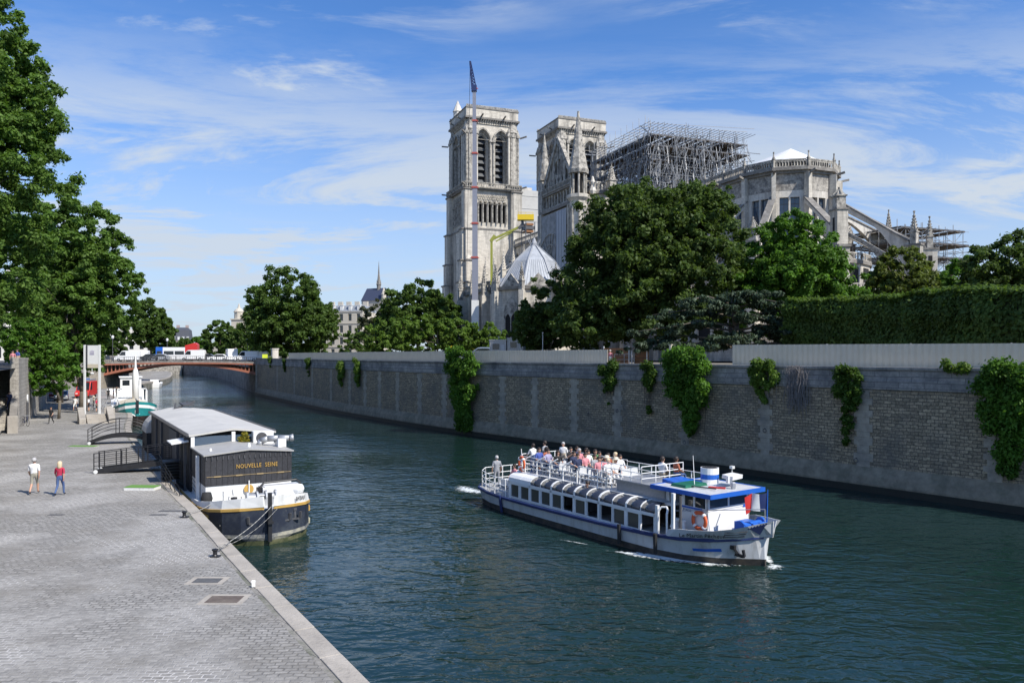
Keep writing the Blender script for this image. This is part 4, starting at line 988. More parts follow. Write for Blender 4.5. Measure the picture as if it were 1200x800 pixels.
# ---- choir and apse
AC = 104.0; CR = 7.4; GZc = 28.3
def apse():
    g = MB()
    corners = [(74,-CR)]+[(AC+CR*math.sin(a), -CR*math.cos(a)) for a in [0]+[PI/5*k for k in range(1, 5)]+[PI]]+[(74,CR)]
    segs = list(zip(corners, corners[1:]))
    flts = []
    for i, (p, q) in enumerate(segs):
        P = Vector((p[0], p[1], 0)); Q = Vector((q[0], q[1], 0)); d = (Q-P); L = d.length; d = d.normalized(); nr = Vector((d.y, -d.x, 0))
        mid = (P+Q)/2; M = face_frame((mid.x, mid.y, 0), nr)
        bays = max(1, round(L/5.0)); bw = L/bays
        cs = [(-L/2+bw*(k+.5)) for k in range(bays)]
        holes = []
        for c in cs:
            holes += [rect(c-1.42, c-.12, 12.0, 24.3), rect(c+.12, c+1.42, 12.0, 24.3)]
        g.mi = 4; g.plate(rect(-L/2, L/2, 0, GZc-3.0), holes, M, .7)        # pale wall with window pairs
        g.mi = 5; M3 = face_frame(tuple(mid+nr*.02), nr); g.plate(rect(-L/2, L/2, GZc-3.0, GZc-.5), [], M3, .7)
        for c in []:
            for s in (-1, 1):
                g.mi = 4; ca = face_frame(tuple(mid-nr*.25), nr); o = rect(c+s*.77-.66, c+s*.77+.66, 22.2, 24.4)
                g.plate(o, [[(c+s*.77+.5*math.cos(2*PI*k/12), 23.2+.62*math.sin(2*PI*k/12)) for k in range(12)]], ca, .2)
        g.mi = 2; ins = nr*-.9; a, b = P+ins, Q+ins
        g.loft([[(a.x,a.y,0),(b.x,b.y,0),(b.x-nr.x*.2,b.y-nr.y*.2,0),(a.x-nr.x*.2,a.y-nr.y*.2,0)], [(a.x,a.y,27),(b.x,b.y,27),(b.x-nr.x*.2,b.y-nr.y*.2,27),(a.x-nr.x*.2,a.y-nr.y*.2,27)]])
        g.mi = 1; ro = 0
        for z0, z1, o in ((GZc-.5, GZc-.1, .35), (GZc-.1, GZc+.35, .75)):
            a, b = P+nr*o, Q+nr*o; ex = d*(o*.33)
            a -= ex; b += ex; a2, b2 = P-nr*.5, Q-nr*.5
            g.loft([[(*a.xy,z0),(*b.xy,z0),(*b2.xy,z0),(*a2.xy,z0)], [(*a.xy,z1),(*b.xy,z1),(*b2.xy,z1),(*a2.xy,z1)]])
        # buttress strips with little pinnacles at each corner and bay
        for k in range(bays):
            c = P+d*(bw*k) if i or k else P
            g.mi = 0; g.cbox((*(c+nr*.45).xy, (GZc-.5)/2), (.62, 1.0, GZc-.5), math.atan2(d.y, d.x))
            g.mi = 3; pinnacle(g, *(c+nr*.55).xy, GZc+.35, .34, 1.15, .8, crocket=False)
            g.mi = 1; g.bar((*(c+nr*.8).xy, GZc-.6), (*(c+nr*2.1).xy, GZc-.3), .3)
            flts.append((c, nr if k or i == 0 else None))
    o = g.build('apse', ST+[MT['stone_pale'], MT['rubble']], CATH)
    gb = MB()
    for p, q in segs:
        P = Vector((p[0], p[1], 0)); Q = Vector((q[0], q[1], 0)); d = (Q-P).normalized(); nr = Vector((d.y, -d.x, 0)); a = P+nr*.5; b = Q+nr*.5
        balustrade(gb, (a.x,a.y), (b.x,b.y), GZc+.35, 1.1, .40, .16)
    gb.build('balustrade', MT['stone_mid'], o)
    # windows: bluish leaded glass
    for i, (p, q) in enumerate(segs[:6]):
        P = Vector((p[0], p[1], 0)); Q = Vector((q[0], q[1], 0)); d = (Q-P); L = d.length; d = d.normalized(); nr = Vector((d.y, -d.x, 0))
        bays = max(1, round(L/5.0)); bw = L/bays
        for k in range(bays):
            c = P+d*(bw*(k+.5))-nr*.5; w = MB(); w.cbox((c.x, c.y, 18), (2.9, .06, 12.6), math.atan2(d.y, d.x)); w.mi = 1
            for h in range(8): w.cbox((c.x+nr.x*.06, c.y+nr.y*.06, 12.5+h*1.55), (2.9,.05,.07), math.atan2(d.y, d.x))
            for xx in (-.77, .77): cc = c+d*xx+nr*.06; w.cbox((cc.x, cc.y, 18), (.06,.05,12.6), math.atan2(d.y, d.x))
            w.build('choir_window', [MT['glass_blue'], MT['dark_steel']], o)
    return o
AP = apse()
# ambulatory and chapels ring (mostly behind trees)
g = MB()
def ringpoly(r, u_from=74): return [(u_from,-r)]+[(AC+r*math.sin(a), -r*math.cos(a)) for a in [PI*k/10 for k in range(11)]]+[(u_from, r)]
g.prism(ringpoly(17.5), 0, 9.5); g.prism(ringpoly(12.2), 9.5, 14.5)
g.mi = 1; g.prism(ringpoly(17.8), 9.1, 9.6); g.prism(ringpoly(12.5), 14.1, 14.6)
g.mi = 2
for k in range(11):
    a = PI*(k+.5)/10
    if k < 10:
        for r, z0, z1 in ((17.55,3.0,7.8),(12.25,10.5,13.6)):
            c = (AC+r*math.cos(PI/20)*math.sin(a), -r*math.cos(PI/20)*math.cos(a)); g.cbox((c[0], c[1], (z0+z1)/2), (2.2,.12,z1-z0), a)
for u in np.arange(78, 102, 5.2):
    g.box(u-1.1, u+1.1, -17.58, -17.4, 3.0, 7.8); g.box(u-1.1, u+1.1, -12.28, -12.1, 10.5, 13.6)
amb = g.build('ambulatory', ST, CATH)
g = MB(); 
for k in range(24):
    pass
balustrade_pts = ringpoly(17.6)
for a, b in zip(balustrade_pts, balustrade_pts[1:]): balustrade(g, a, b, 9.6, 1.0, .8, .14)
bp = ringpoly(12.3)
for a, b in zip(bp, bp[1:]): balustrade(g, a, b, 14.6, 1.0, .8, .14)
g.build('balustrade', MT['stone_mid'], amb)
# flying buttresses of the apse
def flyer(cu, cv, phi, rin, rout, ztop_in, zout, pier_h, pin, w=1.5, cap=None, ms=0):
    dx, dy = math.sin(phi), -math.cos(phi); tx, ty = -dy, dx
    g = MB(); T = Matrix(((dx,tx,0,cu),(dy,ty,0,cv),(0,0,1,0),(0,0,0,1))); g.M = T
    g.box(rout-1.6, rout+1.5, -w/2, w/2, 0, pier_h-5); g.box(rout-1.0, rout+1.0, -w/2+.003, w/2-.003, pier_h-5, pier_h)
    g.mi = 1; g.box(rout-1.8, rout+1.7, -w/2-.12, w/2+.12, pier_h-5.3, pier_h-4.95); g.box(rout-1.15, rout+1.15, -w/2-.12, w/2+.12, pier_h-.25, pier_h+.003)
    g.mi = 3; pinnacle(g, rout, 0, pier_h, w*.85, 1.6, pin)
    g.mi = 2; g.box(rout-.28, rout+.28, -w/2-.02, w/2+.02, pier_h-4.2, pier_h-1.2)
    o = g.build('buttress_pier', ST, AP)
    g = MB(T); n = 12; rings = []
    for k in range(n+1):
        t = k/n; r = rin+(rout-.6-rin)*t; zt = ztop_in+(zout-ztop_in)*t; zb = ztop_in-1.0-(ztop_in-zout+3.6)*(t**1.9); zb = min(zb, zt-.75)
        rings.append([(r,-.34,zb),(r,.34,zb),(r,.34,zt),(r,-.34,zt)])
    g.loft(rings); g.mi = 1
    g.bar((rin,0,ztop_in+.08), (rout-.6,0,zout+.08), 1.0, .22)
    g.build('flying_buttress', [MT['stone_pale'] if not ms else MT['stone_mid'], MT['stone_dark']], AP)
    return o
for k, (phi, rout, zt, zo, ph, pin, wd) in enumerate([(0,18.5,24.3,15.5,16.5,1.4,1.3),(36,18.5,24.3,15.5,16.5,1.4,1.3),(72,17.6,24.2,18.0,20.6,.9,1.5),(108,19.6,24.5,16.6,16.2,2.6,.95),(144,20.6,24.5,17,17.0,2.8,.95),(180,21.6,24.8,20.6,20.2,3.0,.95)]):
    flyer(AC, 0, R(phi), 7.6, rout, zt, zo, ph, pin, wd)
for u in (98.2, 92.9, 87.6, 82.3): flyer(u, 0, 0, 7.6, 18.5, 24.3, 15.5, 16.5, 1.4, 1.3)
for u in (98.2, 92.9): flyer(u, 0, PI, 7.6, 18.5, 24.3, 18.5, 20, 3.2)
# second, lower flyers on the visible east side
for phi in (72,108,144,180):
    dx, dy = math.sin(R(phi)), -math.cos(R(phi)); T = Matrix(((dx,-dy,0,AC),(dy,dx,0,0),(0,0,1,0),(0,0,0,1))); g = MB(T); rings = []
    for k in range(11):
        t = k/10; r = 7.6+(17-7.6)*t; zt = 20.4-5.0*t-1.0*t*t; zb = min(zt-.6, 19.6-8.0*t**1.8); rings.append([(r,-.25,zb),(r,.25,zb),(r,.25,zt),(r,-.25,zt)])
    g.loft(rings); g.build('flying_buttress', MT['stone_mid'], AP)
# temporary white tent roof over the apse vaults, folded sheets along the choir
g = MB(); ring = [(AC+6.6*math.sin(a), -6.6*math.cos(a), GZc+1.6) for a in [PI*k/8 for k in range(9)]]; ring = [(96,-6.6,GZc+1.6)]+ring+[(96,6.6,GZc+1.6)]
apex = (AC+1.2, 0, GZc+4.7); ap2 = (96, 0, GZc+3.4)
for a, b in zip(ring, ring[1:]): g.add([a, b, apex], [(0,1,2)])
g.add([ring[0], apex, ap2, ring[-1]], [(0,1,2),(1,3,2)])
for k in range(5):
    u = 92-k*4.5; g.add([(u,-6.8,GZc+.9),(u+4.2,-6.8,GZc+.9),(u+4.2,0,GZc+2.0),(u,0,GZc+2.8),(u+.4,-6.8,GZc+2.2)], [(0,1,2,3),(0,4,3),(4,1,2,3)])
g.build('tent_roof', MT['canvas'], AP)
# ---- sacristy with steep leaded polygonal roof
def sacristy():
    c = Vector((at(626,131), 131)); root = empty('sacristy', (c.x, c.y, 7.5), ANG+R(28), 'small gothic chapter building with a steep grey lead roof in front of the transept', 'building')
    g = MB(); r = 6.4; n = 8
    def P(r, z): return [(r*math.cos(2*PI*(i+.5)/n), r*math.sin(2*PI*(i+.5)/n), z) for i in range(n)]
    g.loft([P(r,0), P(r,11.8)]); g.mi = 1; g.loft([P(r+.4,11.4), P(r+.5,11.9)]); g.mi = 0
    for i in range(n):
        a = 2*PI*(i+.5)/n; x, y = (r+.3)*math.cos(a), (r+.3)*math.sin(a); g.mi = 0; g.cbox((x,y,5.6), (1.7,.8,11.2), a); g.mi = 3; pinnacle(g, x*1.06, y*1.06, 11.2, .7, 1.4, 2.6)
        a = 2*PI*i/n; q = r*math.cos(PI/n)+.05; M = face_frame((q*math.cos(a), q*math.sin(a), 0), (math.cos(a), math.sin(a), 0)); g.mi = 2
        g.plate(arch(0, 2.4, 3, 7.5, 5), [], M, .1); g.mi = 3; M = face_frame(((q+.1)*math.cos(a), (q+.1)*math.sin(a), 0), (math.cos(a), math.sin(a), 0))
        g.plate(arch(0, 3.0, 2.8, 7.6, 5), [arch(-.62, 1.1, 3.1, 6.6, 4), arch(.62, 1.1, 3.1, 6.6, 4)], M, .15)
        g.plate([(-2.0,11.9),(2.0,11.9),(0,14.0)], [], M, .3)
    g.build('wall', ST, root)
    g = MB(); g.loft([P(r*1.0,12.0), P(r*.55,16.4), P(r*.10,19.0)]); g.mi = 1
    for i in range(n):
        a = 2*PI*(i+.5)/n; g.bar((r*math.cos(a),r*math.sin(a),12.05), (r*.55*math.cos(a),r*.55*math.sin(a),16.5), .16); g.bar((r*.55*math.cos(a),r*.55*math.sin(a),16.5), (r*.1*math.cos(a),r*.1*math.sin(a),19.1), .16)
        p = Vector((r*math.cos(a), r*math.sin(a), 12.03)); q = Vector((r*math.cos(a+2*PI/n), r*math.sin(a+2*PI/n), 12.03))
        for k in range(1, 9): t = k/9; s = p.lerp(q, t); e = Vector((s.x*.55, s.y*.55, 16.45)); g.bar(s, e, .07)
    g.lathe([(.5,0),(.5,.7),(.1,1.6)], (0,0,18.8), 8)
    for k in range(6): a = k; g.bar((.5*math.cos(a),.5*math.sin(a),19), (1.1*math.cos(a),1.1*math.sin(a),20.2), .06)
    g.build('roof', [MT['lead'], mat('lead_seam', (.34,.35,.37), .5, .1)], root)
sacristy()
def presbytery():
    # low gothic range left of the sacristy
    c = Vector((at(584,142), 142)); root = empty('chapel_wing', (c.x, c.y, 7.5), ANG, 'low gothic wing with a tall pointed window and buttresses, left of the lead-roofed sacristy', 'building')
    g = MB(); M = face_frame((0,-4,0), (0,-1,0)); g.plate(rect(-7,7,0,12), [arch(-3.2,3.0,3,7.5,6), arch(3.2,3.0,3,7.5,6)], M, .7)
    g.plate(rect(-4,4,0,12), [arch(0,4.2,2.5,7.0,6)], face_frame((7,0,0), (1,0,0)), .7); g.box(-7,-6.3,-3.3,4,0,12); g.mi = 2; g.box(-6,5.9,-3,4,0,11.5); g.mi = 0
    for x in (-6.6, 0, 6.4): g.box(x-.6, x+.6, -5.6, -3.8, 0, 11); g.mi = 3; pinnacle(g, x, -5.0, 11, .8, 1.8, 2.8); g.mi = 0
    for y in (-3.6, 3.6): g.box(6.8, 8.4, y-.6, y+.6, 0, 11.2); g.mi = 3; pinnacle(g, 7.9, y, 11.2, .8, 1.8, 2.8); g.mi = 0
    g.mi = 1; g.box(-7.3,7.4,-4.4,4.2,11.9,12.4); g.mi = 3
    for s in (-1,0,1): 
        a = (7.05, s*1.0, 3); g.tube((7.1,s*1.0,2.6), (7.1,s*1.0,8.6), .12, .12, 6)
    g.plate([(-2.6,12.4),(2.6,12.4),(0,16)], [], face_frame((7.2,0,0), (1,0,0)), .4)
    g.build('wall', ST, root); g = MB(); balustrade(g, (-7,-4.2), (7,-4.2), 12.4, 1.0, .6); g.build('balustrade', MT['stone_mid'], root)
    g = MB(); g.prism([(-7,-3.8),(7,-3.8),(7,4),(-7,4)], 12.4, 12.6); g.add([(-6.8,-3.6,12.6),(6.8,-3.6,12.6),(6.8,0,14.6),(-6.8,0,14.6),(6.8,3.8,12.6),(-6.8,3.8,12.6)], [(0,1,2,3),(3,2,4,5),(1,4,2),(0,3,5)]); g.build('roof', MT['lead'], root)
presbytery()
# ---- scaffolding: crossing and north-east side
def scaffold(u0, u1, v0, v1, z0, z1, du, dv, dz, label, decks, seed, holes=0., r=.06, tops=None, name='scaffolding'):
    rng = random.Random(seed); root = empty(name, CATH.location, ANG, label, 'scaffolding')
    g = MB(); us = np.arange(u0, u1+.01, du); vs = np.arange(v0, v1+.01, dv); zs = np.arange(z0, z1+.01, dz)
    def keep(u, v, z): return rng.random() > holes
    for u in us:
        for v in vs:
            edge = u in (us[0], us[-1]) or v in (vs[0], vs[-1])
            if not edge and rng.random() < .35: continue
            g.bar((u,v,z0), (u,v,z1+rng.uniform(.1,1.4)), r*1.8)
    for z in zs:
        for u in us:
            if u in (us[0], us[-1]) or rng.random() < .75: g.bar((u,v0-rng.uniform(0,.8),z), (u,v1+rng.uniform(0,.8),z), r*1.5)
        for v in vs:
            if v in (vs[0], vs[-1]) or rng.random() < .75: g.bar((u0-rng.uniform(0,.8),v,z), (u1+rng.uniform(0,.8),v,z), r*1.5)
        if z+dz > z1: continue
        for i in range(len(us)-1):
            for v in (vs if len(vs) < 4 else [vs[0], vs[len(vs)//2], vs[-1]]):
                if rng.random() < .55: a, b = (us[i], us[i+1])[::rng.choice((1,-1))]; g.bar((a,v,z), (b,v,z+dz), r*1.3)
        for j in range(len(vs)-1):
            for u in [us[0], us[len(us)//2], us[-1]]:
                if rng.random() < .55: a, b = (vs[j], vs[j+1])[::rng.choice((1,-1))]; g.bar((u,a,z), (u,b,z+dz), r*1.3)
    g.build('tube_frame', MT['tube'], root)
    for z, a, b, c, d in decks:
        g = MB(); rng2 = random.Random(z)
        v = c
        while v < d:
            if rng2.random() > .22: g.box(a+rng2.uniform(-.5,.3), b+rng2.uniform(-.3,.5), v+.01, v+.55, z, z+.07)
            v += .57
        g.mi = 1; g.bar((a,c,z+.15), (b,c,z+.15), .05, .3); g.bar((b,c,z+.15), (b,d,z+.15), .05, .3)
        g.build('platform', [MT['plank'], MT['dark_steel']], root)
    return root
sc1 = scaffold(56, 79, -9, 12.5, 26, 42.4, 1.9, 1.9, 1.65, 'dense grey cage of scaffolding standing over the burnt crossing of the cathedral',
   [(41.0,56,79,-9,12.5),(39.1,58,79,-9,12.5),(36.5,70,79,-9,-5),(37.1,56,64,-9,-6)], 4, r=.042)
# charred tangle inside
g = MB(); rng = random.Random(9)
for k in range(2600):
    a = Vector((rng.uniform(56.5,78.8), rng.uniform(-8.5,13), rng.uniform(27,42))); d = Vector((rng.gauss(0,1), rng.gauss(0,1), rng.gauss(0,.8))).normalized()*rng.uniform(1.2,3.6)
    g.bar(a, a+d, .085)
g.build('bent_tubes', MT['dark_steel'], sc1)
g = MB()
for k in range(1000):
    e = rng.random(); a = Vector((rng.uniform(56,79), -9.3, rng.uniform(26,41))) if e < .4 else Vector((79.4, rng.uniform(-9,12.5), rng.uniform(26,41))); d = Vector((rng.gauss(0,.22), rng.gauss(0,.22), rng.choice((-1,1)))).normalized()*rng.uniform(1,3.4)
    g.bar(a, a+d, .06)
g.build('brace_tubes', MT['tube'], sc1)
g = MB()
for k in range(26):   # roof lattice with overhanging ends
    v = -10+k*.93; g.bar((55,v,42.8), (80.5,v,43.0), .07)
for k in range(12): u = 55.5+k*2.2; g.bar((u,-10.6,42.8), (u,13.6,44.3), .08); g.bar((u,-10.6,42.8), (u,-10.6,44.2), .06)
g.build('roof_lattice', MT['tube'], sc1)
# smaller scaffolding beyond the apse
sc2 = scaffold(100, 111, 16, 31.5, 4, 21.0, 1.8, 1.8, 1.7, 'smaller three-decked scaffolding right of the apse buttresses',
   [(20.8,100,111,16.5,30.5),(18.6,100,111,16.5,31.5),(16.4,100,111,16.5,31.5),(14,100,111,20,31)], 7, r=.04)
# ------------------------------------------------------------------ crane and lift
def crane():
    Y = 134; x = at(557, Y); root = empty('mobile_crane', (x, Y, GZ), 0, 'very tall slim crane mast with red bands and dark lattice tip', 'crane')
    def zz(py): return zat(py, Y)-GZ
    secs = [(420,352,.62),(352,302,.50),(302,262,.44),(262,220,.41),(220,180,.37),(180,142,.33),(142,104,.29)]
    grey = mat('crane_grey', (.24,.25,.30), .45, .06, 2)
    g = MB()
    for k, (a, b, w) in enumerate(secs):
        g.mi = 0 if k == 0 else 1; c = -.2*k/7; tz = zz(b)
        g.loft([[(c-w,-w,zz(a)),(c+w,-w,zz(a)),(c+w,w,zz(a)),(c-w,w,zz(a))], [(c-w,-w,tz),(c+w,-w,tz),(c+w,w,tz),(c-w,w,tz)]])
    g.build('mast', [MT['white_dirty'], grey], root)
    for k, (a, b, w) in enumerate(secs[1:]):
        g = MB(); g.box(-w-.10-.1, w+.10-.1, -w-.10, w+.10, zz(b)-.13, zz(b)+.16); g.bar((-w-.45,0,zz(b)), (w+.2,0,zz(b)), .10); g.build('red_collar', mat('faded_red', (.42,.09,.07), .6), root)
    g = MB(); p = Vector((-.2,0,zz(104))); q = Vector((at(551,Y)-x,0,zz(72))); d = q-p; n = 9
    for k in range(n):
        a = p+d*k/n; b = p+d*(k+1)/n; w0 = .38*(1-.8*k/n); w1 = .38*(1-.8*(k+1)/n)
        C0 = [a+Vector((i*w0,j*w0,0)) for i, j in ((-1,-1),(1,-1),(1,1),(-1,1))]; C1 = [b+Vector((i*w1,j*w1,0)) for i, j in ((-1,-1),(1,-1),(1,1),(-1,1))]
        for i in range(4): g.bar(C0[i], C1[i], .13); g.bar(C0[i], C1[(i+1) % 4], .10); g.bar(C0[i], C0[(i+1) % 4], .10)
    g.cbox(p, (.9,.9,1.0)); g.build('lattice_jib', MT['navy'], root)
    g = MB(); g.tube(q, (q.x-.6,0,zz(330)), .035, .035, 4); g.build('hoist_cable', MT['dark_steel'], root)
    g = MB(); g.cbox((0,1.5,.9), (9,2.8,1.2)); g.cbox((-.5,.5,1.9), (3.4,2.4,1.0)); g.cbox((-3.6,1.5,2.0), (1.8,2.4,1.4))
    for i in range(5): 
        for s in (0.2, 2.8): g.tube((-3.6+i*1.8, s-.2, .5), (-3.6+i*1.8, s+.2, .5), .5, .5, 12)
    g.build('carrier', MT['yellow'], root)
crane()
def lift():
    Y = 139; root = empty('boom_lift', (at(576,Y), Y, GZ), 0, 'yellow-green articulated boom lift reaching up to a bright yellow basket', 'lift')
    def P(px, py, dy=0): return Vector((at(px,Y)-at(576,Y), dy, zat(py,Y)-GZ))
    g = MB(); g.bar(P(574,420), P(576,330), .6); g.bar(P(576,335), P(576,281), .42); g.build('riser', MT['olive'], root)
    g = MB(); g.bar(P(575,283), P(580,276), .55); g.bar(P(576,281), P(611,265), .36); g.bar(P(581,283), P(600,272), .2); g.build('boom', MT['olive'], root)
    g = MB(); g.bar(P(608,268), P(613,262), .5); g.bar(P(613,266), P(612,258), .45); g.build('jib_joint', MT['dark_steel'], root)
    g = MB(); a = P(607,258); g.cbox((a.x+1.35,0,a.z+.45), (2.9,1.5,.95)); g.build('basket', MT['yellow'], root)
    g = MB()
    for dx in (0,1.3,2.6): g.bar((a.x+dx+.05,-.7,a.z+.8), (a.x+dx+.05,-.7,a.z+1.25), .06)
    g.bar((a.x,-.7,a.z+1.25), (a.x+2.7,-.7,a.z+1.25), .07); g.build('guard_rail', MT['yellow'], root)
    g = MB(); g.cbox((-.2,1,.7), (3.6,2.2,1.0)); 
    for i in (-1,1):
        for s in (-.1, 2.1): g.tube((i*1.2-.2,s-.2,.45), (i*1.2-.2,s+.2,.45), .45, .45, 12)
    g.build('chassis', MT['olive'], root)
    return root
lift()
# timber cradles (orange-brown) hung on the nave wall below the basket
g = MB(); Y = 146; c = Vector((at(619,Y), Y, zat(266,Y))); root = empty('timber_cradle', (c.x,c.y,c.z), ANG, 'small orange-brown timber platform just below the yellow lift basket', 'platform')
g.cbox((0,0,.4), (1.8,1.4,.4)); g.cbox((0,0,-.9), (1.8,1.4,.35)); g.build('boards', MT['wood'], root); g = MB(); g.cbox((0,0,-.25), (1.9,1.7,.6))
for s in (-1, 1): g.bar((s,-.9,.8), (s,-.9,-6), .12); g.bar((s,.9,.8), (s,.9,-6), .12)
g.build('bracket', MT['dark_steel'], root)
# ------------------------------------------------------------------ tour boat (x forward, y to port = far side, z up)
TB = empty('tour_boat', (1.58, 43.8, 0), math.atan2(-.819, .573), 'white and blue river tour boat carrying passengers on its open upper deck', 'boat')
def hull_rings(st, k0, k1):
    """st: list of (x, [(halfbeam, z) ...]); returns rings between profile indices"""
    rings = []
    for x, pr in st:
        p = pr[k0:k1+1]; ring = [(x+q[2] if len(q) > 2 else x, -q[0], q[1]) for q in p]+[(x+q[2] if len(q) > 2 else x, q[0], q[1]) for q in reversed(p)]; rings.append(ring)
    return rings
# profile: keel, waterline, boot top, rub rail
st = []
for x, wb, db, zr in [(-3.4,1.2,1.7,.98),(-2.9,1.9,2.2,.90),(-1.5,2.35,2.5,.84),(0,2.5,2.6,.80),(3,2.55,2.62,.78),(8,2.55,2.62,.82),(11,2.45,2.58,.90),(12.6,2.0,2.4,.98),(13.7,1.3,1.85,1.05),(14.4,.55,1.1,1.12),(14.85,.06,.45,1.18),(15.0,.03,.10,1.20)]:
    st.append((x, [(wb*.8, -.6), (wb, -.05), (wb+(db-wb)*.3, .28), (db, zr)]))
g = MB(); g.loft(hull_rings(st, 0, 2)); g.build('hull_bottom', mat('dark_antifouling', (.05,.045,.04), .7, .3, 2, dirt=(.12,.09,.06), dscale=2), TB, smooth=False)
g = MB(); g.loft(hull_rings(st, 2, 3)); g.build('hull', MT['hull_grey'], TB)
g = MB()
for s in (-1, 1):
    rings = []
    for x, pr in st: w, z = pr[3]; rings.append([(x, s*(w+.02), z-.09), (x, s*(w+.09), z-.07), (x, s*(w+.09), z+.05), (x, s*(w-.02), z+.07)])
    g.loft(rings)
g.build('rubbing_strake', MT['navy'], TB)
g = MB(); g.loft([[(x,-pr[3][0],pr[3][1]-.04),(x,-pr[3][0],pr[3][1]),(x,pr[3][0],pr[3][1]),(x,pr[3][0],pr[3][1]-.04)] for x, pr in st]); g.build('main_deck', MT['hull_grey'], TB)
# raised bow bulwark
bs = [(12.0,2.55,2.52,.92,1.28),(12.5,2.44,2.5,.97,1.38),(13.2,2.12,2.32,1.02,1.42),(13.9,1.7,2.0,1.06,1.48),(14.5,1.05,1.5,1.12,1.60),(14.85,.5,1.05,1.17,1.72),(15.05,.12,.55,1.2,1.80),(15.35,.02,.12,1.22,1.90)]
for s in (-1, 1):
    g = MB(); g.loft([[(x,s*a,z0),(x+.1,s*b,z1),(x+.1,s*(b-.06),z1),(x,s*(a-.06),z0)] for x, a, b, z0, z1 in bs]); g.build('bow_bulwark', MT['hull_grey'], TB)
g = MB(); g.loft([[(x,-a+.05,z0+.02),(x,-a+.05,z0+.06),(x,a-.05,z0+.06),(x,a-.05,z0+.02)] for x, a, b, z0, z1 in bs[:-1]]); g.build('foredeck', MT['navy'], TB)
# cream/blue rail cap, bow slats, blue bow marking, blue panel, anchor
def sidept(x, z, tab=bs):
    xs = [r[0] for r in tab]; a = np.interp(x, xs, [r[1] for r in tab]); b = np.interp(x, xs, [r[2] for r in tab]); z0 = np.interp(x, xs, [r[3] for r in tab]); z1 = np.interp(x, xs, [r[4] for r in tab])
    t = (z-z0)/(z1-z0); return Vector((x+.1*t, -(a+(b-a)*t)-.012, z))
for k in range(3):
    g = MB(); z = 1.18+.11*k; g.bar(sidept(14.15+.05*k, z+.03)+Vector((0,-.03,0)), sidept(14.68+.06*k, z+.08)+Vector((0,-.03,0)), .04, .045); g.build('bow_slat', MT['dark_steel'], TB)
def hullpt(x, t):
    xs = [s[0] for s in st]; q = [np.interp(x, xs, [s[1][i][0] for s in st]) for i in (2,3)]; zz = [np.interp(x, xs, [s[1][i][1] for s in st]) for i in (2,3)]
    return Vector((x, -(q[0]+(q[1]-q[0])*t)-.015, zz[0]+(zz[1]-zz[0])*t))
g = MB(); a, b, c, d = hullpt(13.0,.30)+Vector((0,-.03,0)), hullpt(13.95,.36)+Vector((0,-.03,0)), hullpt(13.95,.52)+Vector((0,-.03,0)), hullpt(13.0,.46)+Vector((0,-.03,0)); m = hullpt(13.5,.33)+Vector((0,-.07,0)); m2 = hullpt(13.5,.49)+Vector((0,-.07,0)); g.add([a,m,b,c,m2,d], [(0,1,4,5),(1,2,3,4)]); g.build('blue_panel', MT['blue'], TB)
g = MB(); p = hullpt(14.3,.6)+Vector((0,-.06,0)); q = hullpt(14.4,.2)+Vector((0,-.10,0)); g.bar(p, q, .09); g.bar(q+Vector((-.28,0,.02)), q+Vector((.28,-.02,.0)), .11); g.bar(q+Vector((-.28,0,.02)), q+Vector((-.36,0,.25)), .09); g.bar(q+Vector((.28,0,0)), q+Vector((.22,0,.26)), .09); g.cbox(p, (.22,.12,.16)); g.build('anchor', MT['black'], TB)
g = MB(); a, b, c = sidept(14.85,1.62), sidept(15.2,1.78), sidept(14.98,1.3); g.add([a,b,c], [(0,1,2)])
for k in range(7): t = k/6; g.cbox(a.lerp(b, t)+Vector((0,-.01,.0)), (.06,.02,.06), .5, .78)
g.build('bow_emblem', MT['navy'], TB)
# name on the bulwark
P0 = sidept(13.0,1.23); P1 = sidept(13.95,1.31); dv = (P1-P0).normalized(); upv = (sidept(12.9,1.38)-sidept(12.9,1.08)).normalized(); nv_ = dv.cross(upv).normalized()
M = Matrix(((dv.x,-nv_.x,upv.x,0),(dv.y,-nv_.y,upv.y,0),(dv.z,-nv_.z,upv.z,0),(0,0,0,1))); cN = (P0+P1)/2+nv_*.10; M.translation = cN
text_mesh('Le Martin Pêcheur', .25, MT['black'], TB, M)
# stern railing and white stern benches
def railing(g, pts, h, hz, r=.022, step=.9, z0=0):
    for a, b in zip(pts, pts[1:]):
        a = Vector(a); b = Vector(b)
        for k in hz: g.tube(a+Vector((0,0,k)), b+Vector((0,0,k)), r*.8, r*.8, 5)
        n = max(1, int((b-a).length/step))
        for i in range(n+1): p = a.lerp(b, i/n); g.tube(p, p+Vector((0,0,h)), r, r, 5)
g = MB(); railing(g, [(0.2,-2.5,.82),(-1.5,-2.4,.86),(-2.8,-2.05,.92),(-3.3,-1.5,.98),(-3.3,1.5,.98),(-2.8,2.05,.92),(.2,2.5,.82)], .95, (.3,.6,.95), .026, .55); g.build('stern_railing', MT['white'], TB)
g = MB(); g.box(-2.6,-.6,-.9,-.5,.9,1.3); g.box(-2.6,-.6,.5,.9,.9,1.3); g.build('stern_bench', MT['white'], TB)
